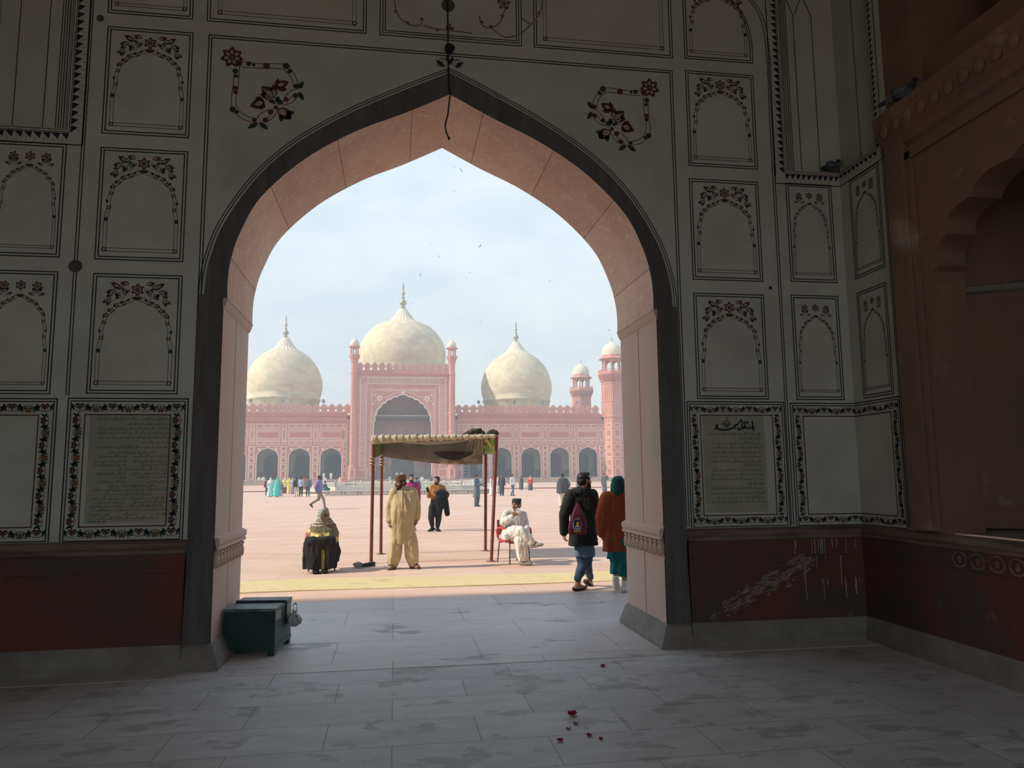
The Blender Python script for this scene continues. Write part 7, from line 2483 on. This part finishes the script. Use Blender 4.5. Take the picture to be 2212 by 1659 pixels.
# ---- the family group left of the fountain
someone(576.5, 1072, 'dark-haired person with a maroon bag at the left end of the family group', 1.62, 190, 'shirt', CL('plum', .20, .06, .09), DENIM)
someone(583.5, 1074, 'woman in white scarf and aqua dress next to the left end of the group', 1.66, 180, 'gown', AQUA, None, scarf=WHITE)
someone(598.3, 1074, 'woman all in bright turquoise veil', 1.68, 170, 'veil', TURQ)
someone(608, 1072, 'child in dark green beside the turquoise veil', 1.25, 150, 'shirt', TEALD, GREY)
someone(614.5, 1066.5, 'woman in cream shawl left of the woman in yellow', 1.62, 175, 'gown', CREAM, MAR, scarf=CREAM)
someone(624.5, 1066.5, 'woman in bright yellow dress and scarf', 1.66, 185, 'gown', YEL, None, scarf=YEL)
someone(631.5, 1067.5, 'person in pale grey scarf right of the woman in yellow', 1.66, 165, 'gown', CL('pale_grey', .36, .37, .38), CL('lilac_skirt', .30, .20, .30), scarf=CL('pale_grey', .36, .37, .38))
someone(640, 1073, 'man in dark jacket and white trousers in the middle of the family group', 1.68, 175, 'jacket', BLACKC, OFFW)
someone(649.5, 1073, 'person in pale blue shirt and dark trousers near the fountain corner', 1.7, 165, 'shirt', CL('pale_blue', .34, .40, .48), BLACKC)
someone(656.5, 1065.5, 'woman in rose red dress behind the fountain corner', 1.64, 180, 'gown', ROSE, None, scarf=REDC)
someone(664.5, 1073.5, 'man in grey-green jacket and jeans at the fountain corner', 1.76, 170, 'jacket', CL('grey_green', .12, .145, .145), CL('dark_denim', .06, .08, .12))
sitter(*pix((-6.2, 69.3, .46)), 'person in dark teal crouching on the fountain corner', 60, TEALD, TEALD, z=.46)

# ---- towards the hall
TZ = .13
someone(702, 1050, 'man in white top standing at the plinth right of the lilac jacket', 1.72, 30, 'shirt', WHITE, CL('sage', .20, .24, .22), z=TZ, vox=.03)
sitter(719, 1050.5, 'white-clad person sitting at the plinth beside the left wing', 10, WHITE, SLATE, z=TZ)
someone(734, 1050, 'person in cream at the foot of the left portal turret', 1.62, 160, 'gown', CREAM, None, scarf=CREAM, z=TZ, vox=.03)
someone(740, 1050, 'person in dusty pink at the foot of the left portal turret', 1.62, 170, 'gown', ROSE, None, scarf=ROSE, z=TZ, vox=.03)
for i, px in enumerate((748, 755, 761, 767)): sitter(px, 1049.5, 'small dark figure sitting in the row of four left of the canopy pole', 0, BLACKC, (OLIVE, BLACKC, MAR, DGREY)[i], z=TZ, group='row of four sitting by the left turret')
someone(841, 1048.5, 'person in pale blue raising both arms between the canopy poles and the fawn cap', 1.7, 120, 'shirt', CL('pale_blue', .34, .40, .48), SLATE, arms='up', z=TZ, vox=.03)
someone(911.7, 1048, 'person in white top and grey trousers alone in front of the portal', 1.66, 180, 'shirt', WHITE, GREY, z=TZ, vox=.03)
someone(931, 1049, 'figure in slate coat left of the orange sweater', 1.74, 180, 'jacket', SLATE, BLACKC, z=TZ, vox=.03)
ROW = [(955, 'in dark cloth with a child-like small frame, first of the seated row', BLACKC, BLACKC, None, .8), (963.5, 'in maroon, second of the seated row', MAR, MAR, None, 1), (973.5, 'in white with dark trousers, third of the seated row', WHITE, BLACKC, None, 1.05), (987.5, 'in blue, fourth of the seated row', NAVY, NAVY, None, 1),
       (995.5, 'in a white cap and dark vest, fifth of the seated row', DGREY, BLACKC, WHITE, 1.1), (1003, 'in white with folded dark legs, sixth of the seated row', WHITE, SLATE, WHITE, 1), (1013, 'in white with a white cap, seventh of the seated row', WHITE, OFFW, WHITE, 1), (1021, 'in off-white behind the man with the phone, last of the seated row', OFFW, OFFW, WHITE, 1.1)]
for px, wh, t_, l_, c_, k in ROW: sitter(px, 1048.5, 'person ' + wh, random.uniform(-30, 30), t_, l_, c_, z=TZ, k=k, group='people sitting in a row before the portal')
sitter(1043, 1051.5, 'grey-clad person sitting right of the man with the phone', 20, GREY, DENIM, z=TZ, k=1.15)
# ---- up on the plinth
for px, py, lb, t_, l_, sit in ((560, 1042, 'white-clad person sitting in the leftmost arch', OFFW, OFFW, True), (569, 1042, 'second white-clad person sitting in the leftmost arch', WHITE, CREAM, True), (699.5, 1036, 'pale figure standing in the shade of the third arch, left one', OFFW, GREY, False), (715, 1036, 'pale figure standing in the shade of the third arch, right one', WHITE, OFFW, False),
                                (857, 1036, 'pale figure in the portal doorway just above the fawn cap, left one', OFFW, OFFW, False), (867, 1036, 'pale figure in the portal doorway just above the fawn cap, right one', WHITE, OFFW, False), (812, 1037, 'dark figure sitting at the portal left of the doorway', SLATE, SLATE, True), (1046, 1034, 'cream-clad figure sitting high at the arch right of the ladder', CREAM, KHAKI, True)):
    p = onY(px, py, 164.2 if not (690 < px < 720 or 850 < px < 870) else 165.5)
    ppx, ppy = pix((p.x, p.y, ZB))
    (sitter(ppx, ppy, lb, 0, t_, l_, z=ZB, k=1.2) if sit else someone(ppx, ppy, lb, 1.72, 180, 'kurta', t_, l_, z=ZB, vox=.03))
